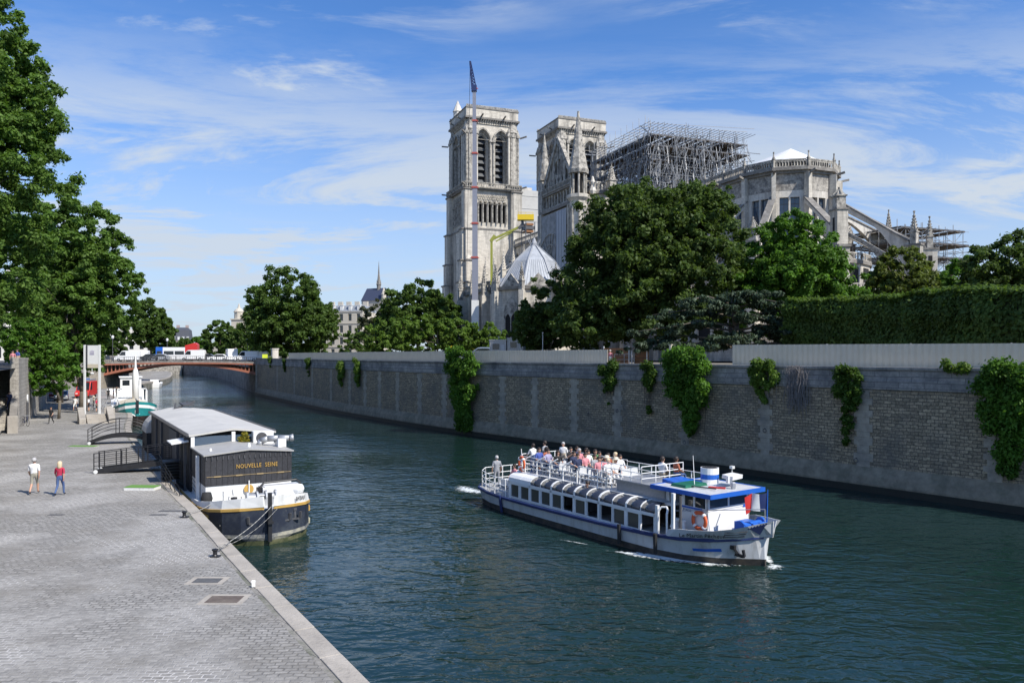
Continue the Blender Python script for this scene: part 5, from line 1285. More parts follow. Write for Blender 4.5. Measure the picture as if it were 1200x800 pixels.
# saloon: side frames, windows, curved roof lights
NB = 6; BL_ = 1.8; X0 = .36; yS = -2.32; zs0, zs1 = .86, 1.62
for s in (-1, 1):
    yy = s*2.32
    g = MB(); g.box(X0, X0+NB*BL_, *sorted((yy, yy-s*.08)), .80, .90); g.box(X0-.08, X0+NB*BL_+.1, *sorted((yy+s*.03, yy-s*.10)), 1.60, 1.73)
    for i in range(NB+1): x = X0+i*BL_; g.box(x-.07, x+.07, *sorted((yy+s*.03, yy-s*.1)), .8, 1.72)
    for i in range(NB):
        x = X0+(i+.5)*BL_; g.box(x-.035, x+.035, *sorted((yy+s*.01, yy-s*.08)), .86, 1.62)
    g.build('side_frame', MT['white'], TB)
    for i in range(NB*2):
        if s < 0 and i in (5, 7, 8, 11): continue       # open windows
        x = X0+i*BL_/2; g = MB(); g.box(x+.08, x+BL_/2-.06, *sorted((yy-s*.04, yy-s*.055)), .90, 1.58)
        o = g.build('side_window', MT['boat_glass'], TB)
        if s < 0:
            f = MB(); yq = yy+.0
            for a, b, c, d in ((x+.07,x+BL_/2-.05,.88,.92),(x+.07,x+BL_/2-.05,1.56,1.60),(x+.07,x+.11,.92,1.56),(x+BL_/2-.09,x+BL_/2-.05,.92,1.56)): f.box(a, b, yy-.02, yy+.03, c, d)
            f.build('window_frame', MT['white'], o)
# curved shoulder from side to roof
arc = [(2.34-.02,1.72),(2.30,1.88),(2.17,2.01),(1.95,2.10),(1.62,2.14)]
for s in (-1, 1):
    g = MB()
    for i in range(1, NB*2):
        x = X0+i*BL_/2; w = .06 if i % 2 == 0 else .022; rr = []
        for (y, z) in arc: rr.append([(x-w,s*y,z+.03),(x+w,s*y,z+.03),(x+w,s*(y-.05),z-.03),(x-w,s*(y-.05),z-.03)])
        g.loft(rr)
    g.build('roof_rib', MT['white'], TB)
    for i in range(2, NB*2):
        x = X0+i*BL_/2; g = MB(); rr = [[(x+.05,s*y,z),(x+BL_/2-.05,s*y,z),(x+BL_/2-.05,s*(y-.02),z-.02),(x+.05,s*(y-.02),z-.02)] for y, z in arc]; g.loft(rr); g.build('roof_window', MT['plexi'], TB, smooth=True)
g = MB()    # solid white rounded end section
for s in (-1, 1): g.loft([[(X0-.15,s*y,z+.02),(X0+BL_,s*y,z+.02),(X0+BL_,s*(y-.06),z-.04),(X0-.15,s*(y-.06),z-.04)] for y, z in arc])
g.box(X0-.15, X0+.0, -2.3, 2.3, .8, 1.75); g.box(X0-.15, X0+.02, -1.75, 1.75, 1.7, 2.1); g.build('saloon_end', MT['white'], TB, smooth=False)
g = MB(); g.box(X0, X0+NB*BL_+.3, -1.68, 1.68, 2.04, 2.14); g.build('upper_deck', MT['hull_grey'], TB)
g = MB(); g.box(X0+.3, X0+NB*BL_, -1.0, 1.0, .85, 1.0)
for i in range(11):
    for y in (-1.5, 1.5): g.box(X0+.6+i*.9, X0+.7+i*.9, y-.45, y+.45, 1.0, 1.45)
g.build('saloon_seat', MT['dark_steel'], TB)
# door bay: white arched frame, poles, gangway opening
xd = X0+NB*BL_
g = MB(); g.path([(xd+.25,-2.4,.95),(xd+.25,-2.4,1.9),(xd+.35,-2.3,2.08),(xd+.55,-2.2,2.1),(xd+.7,-2.3,2.0),(xd+.75,-2.4,1.85),(xd+.75,-2.4,.95)], .045, 6); g.box(xd+.05,xd+.2,-2.38,-2.26,.9,2.12); g.build('door_frame', MT['white'], TB)
g = MB(); g.box(xd+.95,xd+1.09,-2.36,-2.24,.9,2.75); g.build('awning_post', MT['white'], TB)
for yy in (-2.16, 2.16): g = MB(); g.box(xd+1.25,xd+1.33,yy-.04,yy+.04,.9,2.66); g.build('roof_post', MT['dark_steel'], TB)
for x in (9.0+.35, 11.55):
    g = MB(); g.tube((x,-2.72,1.02), (x,-2.70,.16), .085, .085, 8); g.build('fender', MT['rubber'], TB)
g = MB(); g.tube((.0,-2.74,.92), (.0,-2.6,.02), .08, .08, 8); g.build('fender', MT['navy'], TB)
# engine / stair casing with louvred side at the front end of the upper deck
g = MB(); g.box(7.6,10.7,-1.25,1.0,2.14,2.62); g.box(7.5,10.8,-1.35,1.1,2.62,2.68)
for k in range(6): g.box(7.62,10.68,-1.28,-1.24,2.18+k*.07,2.21+k*.07)
g.build('casing', [MT['steel']], TB); g = MB(); g.box(10.72,10.9,-1.2,.9,2.12,2.7); g.build('casing_end', MT['white_dirty'], TB)
g = MB(); g.box(10.0,11.2,-.7,.6,2.7,2.86); g.cbox((10.6,-.2,2.86), (1.0,1.2,.10), 0, .1); g.build('blue_cover', MT['blue'], TB)
g = MB(); g.loft([[(11.0,-1.3,2.66),(11.0,.2,2.66),(11.05,.1,2.92),(11.05,-1.2,2.92)], [(11.9,-1.3,2.66),(11.9,.2,2.66),(11.85,.1,2.92),(11.85,-1.2,2.92)]]); g.build('green_locker', mat('dark_green_paint', (.01,.12,.07), .5), TB)
# funnel
g = MB(); c = (11.3, .95, 2.0)
for z0, z1, mi in ((0,.95,0),(.951,1.17,1),(1.171,1.45,0)): g.mi = mi; g.lathe([(.40,z0),(.40,z1)], c, 20)
g.mi = 2; g.lathe([(.36,1.452),(.36,1.455)], c, 20); g.build('funnel', [MT['white'], MT['blue'], MT['void']], TB)
# upper deck railing with kinked stanchions
g = MB(); xs = [.7,1.75,2.85,3.95]; 
for x in xs: g.path([(x,-1.55,2.14),(x,-1.55,2.85),(x+.42,-1.35,3.12)], .035, 6)
for hz in (.28,.48,.68,.86): g.tube((.3,-1.56,2.14+hz), (4.9,-1.56,2.14+hz), .018, .018, 5)
g.build('kinked_railing', MT['white'], TB)
g = MB(); g.path([(5.0,-1.5,2.14),(5.0,-1.5,2.78),(5.2,-1.5,2.98),(5.5,-1.5,2.98)], .04, 6)
railing(g, [(5.2,-1.5,2.14),(7.2,-1.5,2.14)], .84, (.28,.5,.84), .03, .65); railing(g, [(7.2,-1.5,2.14),(7.2,-1.2,2.14)], .84, (.28,.5,.84), .03)
railing(g, [(6.6,-1.3,2.62),(9.3,-1.3,2.62)], .74, (.25,.5,.74), .026, .6); railing(g, [(9.3,-1.3,2.62),(9.3,1.4,2.62)], .8, (.25,.5,.8), .026, .7)
railing(g, [(5.4,1.5,2.14),(10.6,1.5,2.14)], .9, (.28,.58,.9), .026, .8)
g.build('deck_railing', MT['white'], TB)
g = MB(); railing(g, [(.4,1.5,2.14),(5.4,1.5,2.14)], .95, (.28,.6,.95), .026, 1.1); railing(g, [(.35,-1.5,2.14),(.35,1.5,2.14)], .95, (.28,.6,.95), .026, .7); g.build('far_railing', MT['white'], TB)
for i in range(8):
    for y in (-.72, .72):
        x = 1.15+i*.78; g = MB(); g.box(x-.2,x+.16,y-.55,y+.55,2.48,2.53); g.cbox((x-.22,y,2.68), (.05,1.1,.34), 0, -.12)
        for yy in (-.45,.45): g.box(x-.16,x-.12,y+yy-.02,y+yy+.02,2.14,2.48); g.box(x+.1,x+.14,y+yy-.02,y+yy+.02,2.14,2.48)
        g.build('bench', MT['hull_grey'], TB)
# wheelhouse
wh0, wh1, wy = 11.75, 13.15, 1.32
g = MB(); 
g.plate(rect(wh0, wh1, 1.0, 2.66), [rect(wh0+.15, wh0+.62, 2.12, 2.56), rect(wh0+.72, wh1-.12, 2.12, 2.56)], face_frame((0,-wy,0), (0,-1,0)), .06)
g.plate(rect(-wh1, -wh0, 1.0, 2.66), [rect(-wh1+.12, -wh0-.72, 2.12, 2.56), rect(-wh0-.62, -wh0-.15, 2.12, 2.56)], face_frame((0,wy,0), (0,1,0)), .06)
g.plate(rect(-wy, wy, 1.0, 2.66), [rect(-1.18, -.05, 2.14, 2.52), rect(.05, 1.18, 2.14, 2.52)], face_frame((wh1,0,0), (1,0,0)), .06)
g.box(wh0, wh0+.06, -wy+.06, wy-.06, 1.0, 2.0); g.build('wheelhouse', MT['white'], TB)
g = MB(); g.box(wh1+.001, wh1+.02, -1.3, 1.3, 2.03, 2.10); g.build('white_band', MT['white_dirty'], TB)
g = MB(); g.box(wh0-.02, wh1-.28, -wy-.02, -wy-.001, 2.02, 2.1); g.build('blue_band', MT['blue'], TB); g = MB(); g.box(wh1+.021, wh1+.035, .9, 1.32, 2.0, 2.1); g.build('blue_band', MT['blue'], TB)
for a, b in ((-1.2,-.03),(.03,1.2)): g = MB(); g.box(wh1-.035, wh1-.02, a, b, 2.12, 2.54); g.build('front_window', MT['glass_blue'], TB)
for a, b in ((wh0+.13, wh0+.64),(wh0+.7, wh1-.1)): g = MB(); g.box(a, b, -wy+.02, -wy+.03, 2.1, 2.58); g.build('side_pane', MT['glass'], TB)
g = MB(); g.box(wh0+.3, wh1-.3, -1.0, 1.0, 1.05, 2.05); g.build('console', MT['black'], TB)
M = face_frame((12.05,-wy-.008,1.93), (0,-1,0)); text_mesh('P14413', .15, MT['navy'], TB, M)
g = MB(); g.box(10.3,13.65,-1.72,1.72,2.70,2.74); g.build('wheelhouse_roof', MT['hull_grey'], TB)
g = MB(); g.box(10.28,13.67,-1.74,-1.66,2.64,2.82); g.box(10.28,13.67,1.66,1.74,2.64,2.82); g.box(13.6,13.68,-1.66,1.66,2.64,2.82); g.box(10.28,10.34,-1.66,1.66,2.64,2.82); g.build('roof_edge', MT['blue'], TB)
g = MB(); g.box(10.34,13.6,-1.66,1.66,2.741,2.80); g.build('roof_top', MT['hull_grey'], TB)
g = MB(); g.tube((11.9,-.7,2.8), (11.0,.2,4.0), .014, .009, 5); g.build('whip_aerial', MT['white'], TB)
g = MB(); g.tube((11.0,-1.1,2.86), (12.9,-.5,2.86), .03, .03, 6); g.build('folded_mast', MT['black'], TB)
g = MB(); g.cbox((12.6,.9,3.22), (.5,.9,.16), .2, .1); g.tube((12.7,.7,2.8), (12.7,.7,3.2), .05, .05, 6); g.cbox((12.75,.5,3.15), (.12,.25,.3)); g.tube((12.3,1.25,2.8), (12.3,1.25,3.6), .02, .02, 5); g.cbox((12.3,1.25,3.55), (.16,.16,.12)); g.build('radar_bar', MT['white_dirty'], TB)
g = MB(); g.lathe([(.09,0),(.12,.1),(.12,.24),(.05,.3)], (13.1,.35,2.8), 10); g.build('search_lamp', MT['steel'], TB)
g = MB(); g.cbox((12.6,-.1,2.83), (.7,.16,.06), .5); g.build('red_hose', MT['red'], TB)
# life rings
def life_ring(M, parent, r=.34):
    g = MB(M); n = 24; m = 8; rings = []
    for i in range(n):
        a = 2*PI*i/n; c = Vector((r*math.cos(a), 0, r*math.sin(a))); ring = []
        for j in range(m): b = 2*PI*j/m; ring.append((c.x+.085*math.cos(b)*math.cos(a), .06*math.sin(b), c.z+.085*math.cos(b)*math.sin(a)))
        rings.append(ring)
    rings.append(rings[0]); g.loft(rings, cap=False); g.mi = 1
    for k in range(4):
        a = PI/4+k*PI/2; c = Vector((r*math.cos(a), 0, r*math.sin(a))); t = Vector((-math.sin(a), 0, math.cos(a))); g.tube(c-t*.05, c+t*.05, .098, .098, 8)
    return g.build('life_ring', [MT['orange'], MT['white']], parent, smooth=True)
life_ring(face_frame((12.8,-wy-.10,1.62), (0,-1,0)), TB); life_ring(face_frame((.55,-1.68,2.6), (-.2,-1,0)), TB)
# bow rails, flag, winch
g = MB(); g.tube((11.9,-2.0,1.95), (15.2,-.3,2.35), .018, .018, 5); g.tube((13.9,-1.75,1.5), (14.0,-1.55,2.12), .02, .02, 5); g.tube((12.1,-2.4,1.35), (12.1,-2.1,1.95), .02, .02, 5); g.tube((15.2,-.3,1.85), (15.2,-.3,2.35), .02, .02, 5); g.build('bow_rail', MT['steel'], TB)
g = MB(); g.tube((14.2,-.5,1.5), (14.2,.7,1.5), .16, .16, 10); g.tube((14.2,-.62,1.5), (14.2,-.5,1.5), .26, .26, 12); g.tube((14.2,.7,1.5), (14.2,.82,1.5), .26, .26, 12); g.cbox((14.2,.1,1.3), (.7,1.5,.2)); g.tube((14.6,-.3,1.62), (14.6,.5,1.62), .06, .06, 6); g.box(13.6,14.0,-.2,.6,1.2,1.6); g.build('anchor_winch', MT['blue'], TB)
g = MB(); g.tube((14.95,.15,1.75), (14.95,.2,3.05), .03, .02, 6); g.build('flagstaff', MT['blue'], TB)
g = MB(); cols = 3; n = 18; vs = []; fs = []
for i in range(n+1):
    t = i/n
    for j in range(7):
        h = j/6; vs.append((14.95-.60*t+.05*math.sin(t*8), .17-.66*t+.07*math.sin(t*9+h*1.2), 2.98-.70*(1-h)-.22*t-.05*math.sin(t*7)))
g2 = MB(); g2.v = vs
for i in range(n):
    for j in range(6): g2.f.append((i*7+j, (i+1)*7+j, (i+1)*7+j+1, i*7+j+1)); g2.m.append(min(2, int(i/6)))
g2.build('tricolour_flag', [MT['navy'], MT['white'], MT['red']], TB, smooth=True)
g = MB(); g.v = []; 
for i in range(7):
    for j in range(5): g.v.append((.25-.5*i/6*.4, -1.45-.05*math.sin(i*1.3)+.1*i/6, 3.05-.45*j/4+.25*(1-i/6)-.12))
for i in range(6):
    for j in range(4): g.f.append((i*5+j,(i+1)*5+j,(i+1)*5+j+1,i*5+j+1)); g.m.append(0 if j % 2 else 1)
g.build('stern_flag', [MT['blue'], MT['white']], TB, smooth=True); g = MB(); g.tube((.35,-1.45,2.2), (.2,-1.45,3.35), .02, .02, 5); g.build('stern_flagstaff', MT['white'], TB)
g = MB()
for x in (11.85, 12.2): g.lathe([(.11,1.05),(.11,1.5),(.14,1.52),(.14,1.6)], (x,-1.75,0), 10)
g.build('vent_pipe', MT['white_dirty'], TB)
# foam along the boat
MT['foam'] = bpy.data.materials.new('foam'); 
def foam_material():
    m = MT['foam']; m.use_nodes = True; nt = m.node_tree; N = nt.nodes; L = nt.links; b = N['Principled BSDF']; b.inputs['Base Color'].default_value = (.75,.8,.8,1); b.inputs['Roughness'].default_value = .8
    tc = N.new('ShaderNodeTexCoord'); n = N.new('ShaderNodeTexNoise'); n.inputs['Scale'].default_value = 4.5; n.inputs['Detail'].default_value = 8; n.inputs['Roughness'].default_value = .75; L.new(tc.outputs['Object'], n.inputs[0])
    uv = N.new('ShaderNodeSeparateXYZ'); L.new(tc.outputs['UV'], uv.inputs[0])
    ad = N.new('ShaderNodeMath'); ad.operation = 'ADD'; L.new(n.outputs['Fac'], ad.inputs[0]); L.new(uv.outputs[1], ad.inputs[1])
    mr = N.new('ShaderNodeMapRange'); mr.inputs[1].default_value = .84; mr.inputs[2].default_value = 1.08; L.new(ad.outputs[0], mr.inputs[0]); L.new(mr.outputs[0], b.inputs['Alpha'])
foam_material()
def foam(pts, w, name, label, k=.58):
    """ribbon of broken foam on the water; dense in its middle"""
    n = len(pts); g = MB(); P = [Vector(p) for p in pts]; uvs = []
    for i, p in enumerate(P):
        d = (P[min(i+1, n-1)]-P[max(i-1, 0)]).normalized(); nn = Vector((-d.y, d.x)); ww = 1.9*w*(.35+.65*math.sin(PI*(i+.5)/n))
        for s in (-1, -.5, 0, .5, 1): g.v.append((p.x+nn.x*ww*s, p.y+nn.y*ww*s, .03-.012*abs(s))); uvs.append((i/n, k*(1-abs(s))*math.sin(PI*(i+.5)/n)))
    for i in range(n-1):
        for j in range(4): g.f.append((i*5+j, i*5+j+1, (i+1)*5+j+1, (i+1)*5+j)); g.m.append(0)
    o = g.build(name, MT['foam'], None, fixn=False); uv = o.data.uv_layers.new(name='UVMap')
    for l in o.data.loops: uv.data[l.index].uv = uvs[l.vertex_index]
    tag(o, kind='stuff'); o['label'] = label; return o
def bt(x, y): return (TB.matrix_basis @ Vector((x, y, 0))).xy
foam([bt(15.2-.42*i, -.05-.42*i*(.95 if i < 5 else .55)-(.0 if i < 5 else 1.0*.42)) for i in range(16)], .50, 'bow_foam', 'white foam curling off the bow', .74)
foam([bt(15.3-.35*i, .1+.3*i) for i in range(7)], .30, 'bow_foam', 'white foam on the far side of the bow', .6)
foam([bt(15.6-.1*i, -.5+.22*i) for i in range(7)], .42, 'bow_foam', 'white water pushed up ahead of the stem', .58)
foam([bt(8.8-.5*i, -3.4-.14*i) for i in range(6)], .16, 'side_foam', 'short white wave crest beside the hull', .46)
foam([bt(-4.0-.6*i, -.3+.25*math.sin(i)) for i in range(10)], .8, 'stern_wake', 'churned white wake behind the stern', .60)
foam([bt(-3.6-.5*i, 1.6+.12*i) for i in range(6)], .4, 'stern_wake', 'thin wake streak on the far side of the stern', .5)
# ------------------------------------------------------------------ theatre barge
BG = empty('theatre_barge', (-10.87, 35.07, 0), math.atan2(-.863, .505), 'long black and white moored theatre barge with a pale metal roof and gold lettering', 'barge')
# x forward from stem (negative aft), y port = river side
hs = []
for x, wb, db, zr in [(0.05,.05,.22,1.62),(-.25,.9,1.15,1.58),(-.8,1.65,1.85,1.52),(-1.6,2.15,2.25,1.44),(-2.8,2.4,2.42,1.34),(-4.5,2.45,2.45,1.25),(-15,2.45,2.45,1.15),(-27,2.45,2.45,1.15),(-30.5,2.2,2.35,1.3),(-32,1.0,1.5,1.45)]:
    hs.append((x, [(wb*.9,-.6),(wb,0),(wb,.20),(db,.34),(db,.50),(db,zr)]))
algae = mat('algae_waterline', (.045,.055,.02), .8, .3, 3, dirt=(.16,.15,.08), dscale=2.5)
g = MB(); g.loft(hull_rings(hs, 0, 2)); g.build('waterline_band', algae, BG)
g = MB(); g.loft(hull_rings(hs, 2, 4)); g.build('boot_stripe', mat('scuffed_boot_stripe', (.10,.11,.13), .7, .3, 2, dirt=(.38,.36,.28), dscale=1.8, dlo=.42, dhi=.62), BG)
g = MB(); g.loft(hull_rings(hs, 4, 5)); g.build('hull', mat('blue_black_hull', (.022,.028,.045), .45, .2, 1.5, dirt=(.07,.08,.09), dscale=1.2), BG)
gold = mat('ochre_paint', (.50,.31,.08), .5, .1, 4)
g = MB()
for s in (-1, 1): g.loft([[(x,s*(p[5][0]+.0),p[5][1]-.04),(x,s*(p[5][0]+.06),p[5][1]-.02),(x,s*(p[5][0]+.06),p[5][1]+.10),(x,s*(p[5][0]-.02),p[5][1]+.12)] for x, p in hs])
g.build('gold_strake', gold, BG)
# white bulwark round the bow
bw = [(.10,.24,.30,1.72,2.2),(-.25,1.17,1.15,1.68,2.12),(-.8,1.87,1.82,1.62,2.02),(-1.6,2.27,2.2,1.54,1.88),(-2.8,2.44,2.36,1.44,1.7),(-3.9,2.47,2.42,1.38,1.56),(-5.5,2.47,2.44,1.34,1.46)]
g = MB()
for s in (-1, 1): g.loft([[(x,s*a,z0),(x,s*b,z1),(x,s*(b-.07),z1),(x,s*(a-.07),z0)] for x, a, b, z0, z1 in bw])
g.build('bulwark', MT['white_dirty'], BG)
g = MB(); g.loft([[(x,-p[5][0]+.05,p[5][1]-.1),(x,-p[5][0]+.05,p[5][1]+.02),(x,p[5][0]-.05,p[5][1]+.02),(x,p[5][0]-.05,p[5][1]-.1)] for x, p in hs]); g.build('deck', MT['white_dirty'], BG)
g = MB(); g.box(.16,.30,-.08,.08,.2,2.35); g.box(.05,.42,-.12,.12,1.0,1.1); g.build('stem_post', MT['black'], BG)
def bhull(x, z, s=1, off=.02):
    xs = [h[0] for h in reversed(hs)]; w = np.interp(x, xs, [h[1][5][0] for h in reversed(hs)]); return Vector((x, s*(w+off), z))
for s in (-1, 1):      # ochre rubbing pads and anchors
    for z, m in ((1.12, gold), (.52, mat('weathered_pad', (.40,.38,.27), .7, .2))):
        g = MB(); rr = [[bhull(x, z-.13, s, .0), bhull(x, z-.11, s, .08), bhull(x, z+.11, s, .08), bhull(x, z+.13, s, .0)] for x in (-1.7,-1.9,-2.3,-2.7,-3.1)]; g.loft(rr); g.build('rubbing_pad', m, BG)
    for y in (.75, 1.25) if s > 0 else (.62,):
        g = MB(); c = Vector((-.10-.22*y, s*y, 1.16)); k = .62
        g.bar(c+Vector((.1,0,.38))*k, c+Vector((.14,0,-.3))*k, .07); g.bar(c+Vector((.16,-.34,-.28))*k, c+Vector((.16,.34,-.28))*k, .08); g.bar(c+Vector((.16,-.36,-.28))*k, c+Vector((.2,-.4,.22))*k, .10); g.bar(c+Vector((.16,.36,-.28))*k, c+Vector((.2,.4,.22))*k, .10); g.cbox(c+Vector((.08,0,.26)), (.10,.14,.10)); g.build('anchor', MT['dark_steel'], BG)
# lower cabin with white base, black boards, shallow gabled roof
a0, a1 = -3.95, -8.1
plankm = brick_mat('black_boards', (.026,.026,.030), (.034,.034,.038), (.006,.006,.006), .26, 6, .014, 'wall', off=0, jitter=.35, bump=.5, rough=.6)
g = MB(); g.box(a1, a0, -2.03, 2.03, 1.2, 2.18); g.build('cabin_base', MT['white_dirty'], BG)
g = MB(); g.loft([[(x,-2.05,2.181),(x,2.05,2.181),(x,2.05,3.62),(x,0,3.80),(x,-2.05,3.62)] for x in (a1, a0+.03)]); g.build('cabin', plankm, BG)
g = MB(); g.loft([[(x,-2.14,3.63),(x,0,3.82),(x,2.14,3.63),(x,2.14,3.69),(x,0,3.88),(x,-2.14,3.69)] for x in (a1+.0, a0+.12)]); g.build('cabin_roof', mat('grey_metal_roof', (.40,.39,.365), .55, .06, 1, dirt=(.28,.27,.25), dscale=1), BG)
g = MB(); g.box(a0+.04,a0+.06,-2.0,2.0,2.62,2.645)
for k in range(9): g.box(a0+.03,a0+.075,-2.0+k*.5-.16,-2.0+k*.5+.16,2.60,2.66) if k % 2 else None
g.build('trim_line', mat('faded_gold', (.30,.22,.11), .6, .2), BG)
M = face_frame((a0+.06,.35,3.05), (1,0,0)); text_mesh('NOUVELLE  SEINE', .29, gold, BG, M, ext=.015, sx=.76, sp=1.15)
g = MB()
for k in range(17): y = -2.0+k*.25; g.box(a0+.04,a0+.08,y-.02,y+.02,3.44,3.60)
g.build('roof_dentil', MT['dark_steel'], BG)
# upper glazed front and long hall
b1 = -27.5; roofm = mat('pale_metal_roof', (.56,.54,.495), .6, .05, .6, dirt=(.45,.435,.40), dscale=.5, dlo=.4, dhi=.7)
g = MB(); g.loft([[(x,-2.06,1.2),(x,2.06,1.2),(x,2.06,4.2),(x,0,4.42),(x,-2.06,4.2)] for x in (b1, a1-.6)]); g.build('hall', plankm, BG)
g = MB(); g.loft([[(x,-2.22,4.21),(x,0,4.46),(x,2.22,4.21),(x,2.22,4.29),(x,0,4.56),(x,-2.22,4.29)] for x in (b1-.2, a1+.25)]); g.mi = 1
for k in range(64):
    x = a1-.1-k*.3
    for s in (-1, 1): g.box(x-.04, x+.04, *sorted((s*2.2, s*2.3)), 4.20, 4.36)
g.build('hall_roof', [roofm, MT['dark_steel']], BG)
for y0, y1 in ((-2.0,-.08),(.08,1.95)):
    g = MB(); g.loft([[(a1+.12,y0,3.70+.08*(1-abs(y0)/2)),(a1+.12,y1,3.70+.08*(1-abs(y1)/2)),(a1+.12,y1,4.2),(a1+.12,y0,4.2)], [(a1+.10,y0,3.70),(a1+.10,y1,3.70),(a1+.10,y1,4.2),(a1+.10,y0,4.2)]]); g.build('front_glazing', MT['glass_blue'], BG)
g = MB(); g.box(a1+.05,a1+.22,-.09,.09,3.8,4.38); g.build('white_post', MT['white'], BG)
for q in ((-2.12,-1.95),(1.95,2.1)): g = MB(); g.box(a1+.05,a1+.21,*q,3.6,4.2); g.build('white_post', MT['white'], BG)
g = MB(); g.box(-5.6,-5.35,-2.24,-2.1,.9,3.5); g.build('white_post', MT['white'], BG)
for x in (-9.2,-10.6,-12.2): g = MB(); g.box(x-.07,x+.07,-2.3,-2.15,1.2,4.1); g.build('side_post', MT['dark_steel'], BG)
g = MB(); g.cbox((-9.6,-2.55,3.85), (1.9,.85,.07), 0, 0, .12); g.build('door_canopy', MT['white'], BG)
g = MB(); g.box(-16.5,-12.9,-2.16,-2.07,1.6,4.0); g.build('grey_side_panel', mat('grey_boards', (.09,.09,.09), .7, .3, 6), BG)
g = MB(); g.box(-21,-20.6,-2.18,-2.07,1.6,4.0); g.box(-24,-23.7,-2.18,-2.07,1.6,4.0); g.build('side_post', MT['dark_steel'], BG)
# barrel roof further aft
g = MB(); rings = []
for x in (-27.8,-31.0): rings.append([(x, 2.4*math.cos(PI*k/14), 2.7+1.65*math.sin(PI*k/14)) for k in range(15)])
g.loft(rings); g.build('barrel_roof', roofm, BG); g = MB(); g.box(-31,-27.9,-2.35,2.35,1.2,2.7); g.build('aft_cabin', plankm, BG)
g = MB(); g.bar((-26.6,-.6,4.5), (-27.3,.9,4.95), .12); g.bar((-26.6,-.6,4.5), (-26.8,-.5,4.9), .1); g.bar((-26.8,-.2,4.5), (-27.4,.4,5.0), .08); g.cbox((-27,.3,4.8), (.6,.9,.08), .4, .3); g.build('folded_crane', MT['dark_steel'], BG)
# air conditioner, duct, plant
g = MB(); g.box(-7.7,-7.25,.9,1.95,3.72,4.38); g.build('air_conditioner', MT['white'], BG)
g = MB()
for r in (.12,.2,.28): 
    pts = [(-7.23, 1.32+r*math.cos(2*PI*k/20), 4.05+r*math.sin(2*PI*k/20)) for k in range(21)]; g.path(pts, .012, 4)
g.tube((-7.245,1.32,4.05), (-7.235,1.32,4.05), .27, .27, 20); g.build('fan_grille', MT['dark_steel'], BG)
g = MB(); g.path([(-6.2,.95,3.75),(-6.1,1.05,4.0),(-5.9,1.35,4.12),(-5.6,1.8,4.15),(-5.3,2.3,4.15)], .16, 10); g.tube((-5.3,2.3,4.15), (-5.25,2.5,4.18), .16, .2, 10); g.build('ventilation_duct', MT['steel'], BG, smooth=True)
g = MB(); g.box(-5.9,-5.2,1.7,2.1,3.72,4.15); g.build('duct_box', MT['white'], BG)
rng_ = np.random.default_rng(3); V = leaves(rng_, np.array([(-7.5,.45,4.0),(-7.5,.5,4.2),(-7.45,.3,3.95),(-7.5,.6,3.9)]), np.array([.25,.2,.2,.2]), 700, .10, 1, .3, .2)
quads_mesh('potted_plant', V, leaf_mat('yellow_leaves', (.30,.22,.02), (.20,.22,.04)), BG)
g = MB(); g.lathe([(.07,0),(.05,.16)], (-5.2,-1.6,3.7), 8); g.lathe([(.09,0),(.05,.2)], (-5.0,.2,3.86), 8); g.build('deck_light', MT['white'], BG)
# foredeck gear: windlass, round ochre disc, hatch cover, tubular frame, cowl
g = MB(); g.tube((a0+.05,-.05,1.92), (a0+.10,-.05,1.92), .23, .23, 20); g.build('ochre_disc', gold, BG); g = MB(); g.tube((a0+.14,-.05,1.5), (a0+.14,-.05,2.35), .03, .03, 6); g.build('white_rod', MT['white'], BG)
g = MB(); g.cbox((-3.0,1.25,1.85), (1.1,1.9,.55)); g.cbox((-2.9,1.25,2.08), (.9,1.7,.18)); g.lathe([(.0,.25),(.25,.2),(.33,0),(.25,-.2),(0,-.25)], (-2.6,2.0,1.95), 10); g.build('liferaft', MT['white'], BG, bevel=.04)
g = MB(); g.path([(-2.8,.2,1.5),(-2.8,.2,2.1),(-2.9,.45,2.32),(-2.9,2.0,2.36),(-2.9,2.2,2.2),(-2.9,2.25,1.6)], .05, 8); g.cbox((-2.7,.2,1.9), (.3,.25,.5)); g.build('tubular_frame', MT['black'], BG)
g = MB(); g.tube((-1.9,-.5,1.85), (-1.9,.75,1.85), .16, .16, 10)
for y in (-.55,-.1,.3,.75): g.tube((-1.9,y-.04,1.85), (-1.9,y+.04,1.85), .28, .28, 12)
g.cbox((-1.9,.1,1.6), (.5,1.3,.3)); g.cbox((-2.2,-.2,1.75), (.3,.3,.5)); g.build('windlass', MT['steel'], BG)
g = MB(); g.lathe([(.0,.30),(.2,.28),(.27,0),(.2,-.28),(0,-.30)], (-3.2,-2.1,1.75), 12); g.build('black_fender', MT['rubber'], BG, smooth=True)
g = MB(); g.path([(-3.0,-1.4,1.5),(-3.0,-1.4,2.05),(-3.0,-1.0,2.1),(-3.0,-.9,1.5)], .03, 6); g.path([(-2.4,-1.3,1.5),(-2.4,-1.25,1.9),(-2.4,-.7,1.85),(-2.4,-.7,1.5)], .03, 6); g.build('bow_hoop', MT['steel'], BG)
g = MB()
for x, y in ((-1.2,.0),(-1.0,.9),(-1.5,-1.2)): g.lathe([(.09,0),(.09,.3),(.15,.34),(.15,.4)], (x,y,1.58), 10)
g.build('bitt', MT['black'], BG)
M = Matrix.Rotation(0,4,'Z'); xa = Vector((-.85,1.83,1.84)); xb = Vector((-.2,1.17,1.9)); dv = (xa-xb).normalized(); 
text_M = Matrix.Identity(4); upv = Vector((0,0,1)); nn_ = dv.cross(upv).normalized()
for i in range(3): text_M[i][0] = dv[i]; text_M[i][1] = -nn_[i]; text_M[i][2] = upv[i]; text_M[i][3] = ((xa+xb)/2+nn_*.07)[i]
text_mesh('BATEAU', .26, MT['dark_steel'], BG, text_M, sx=.8)
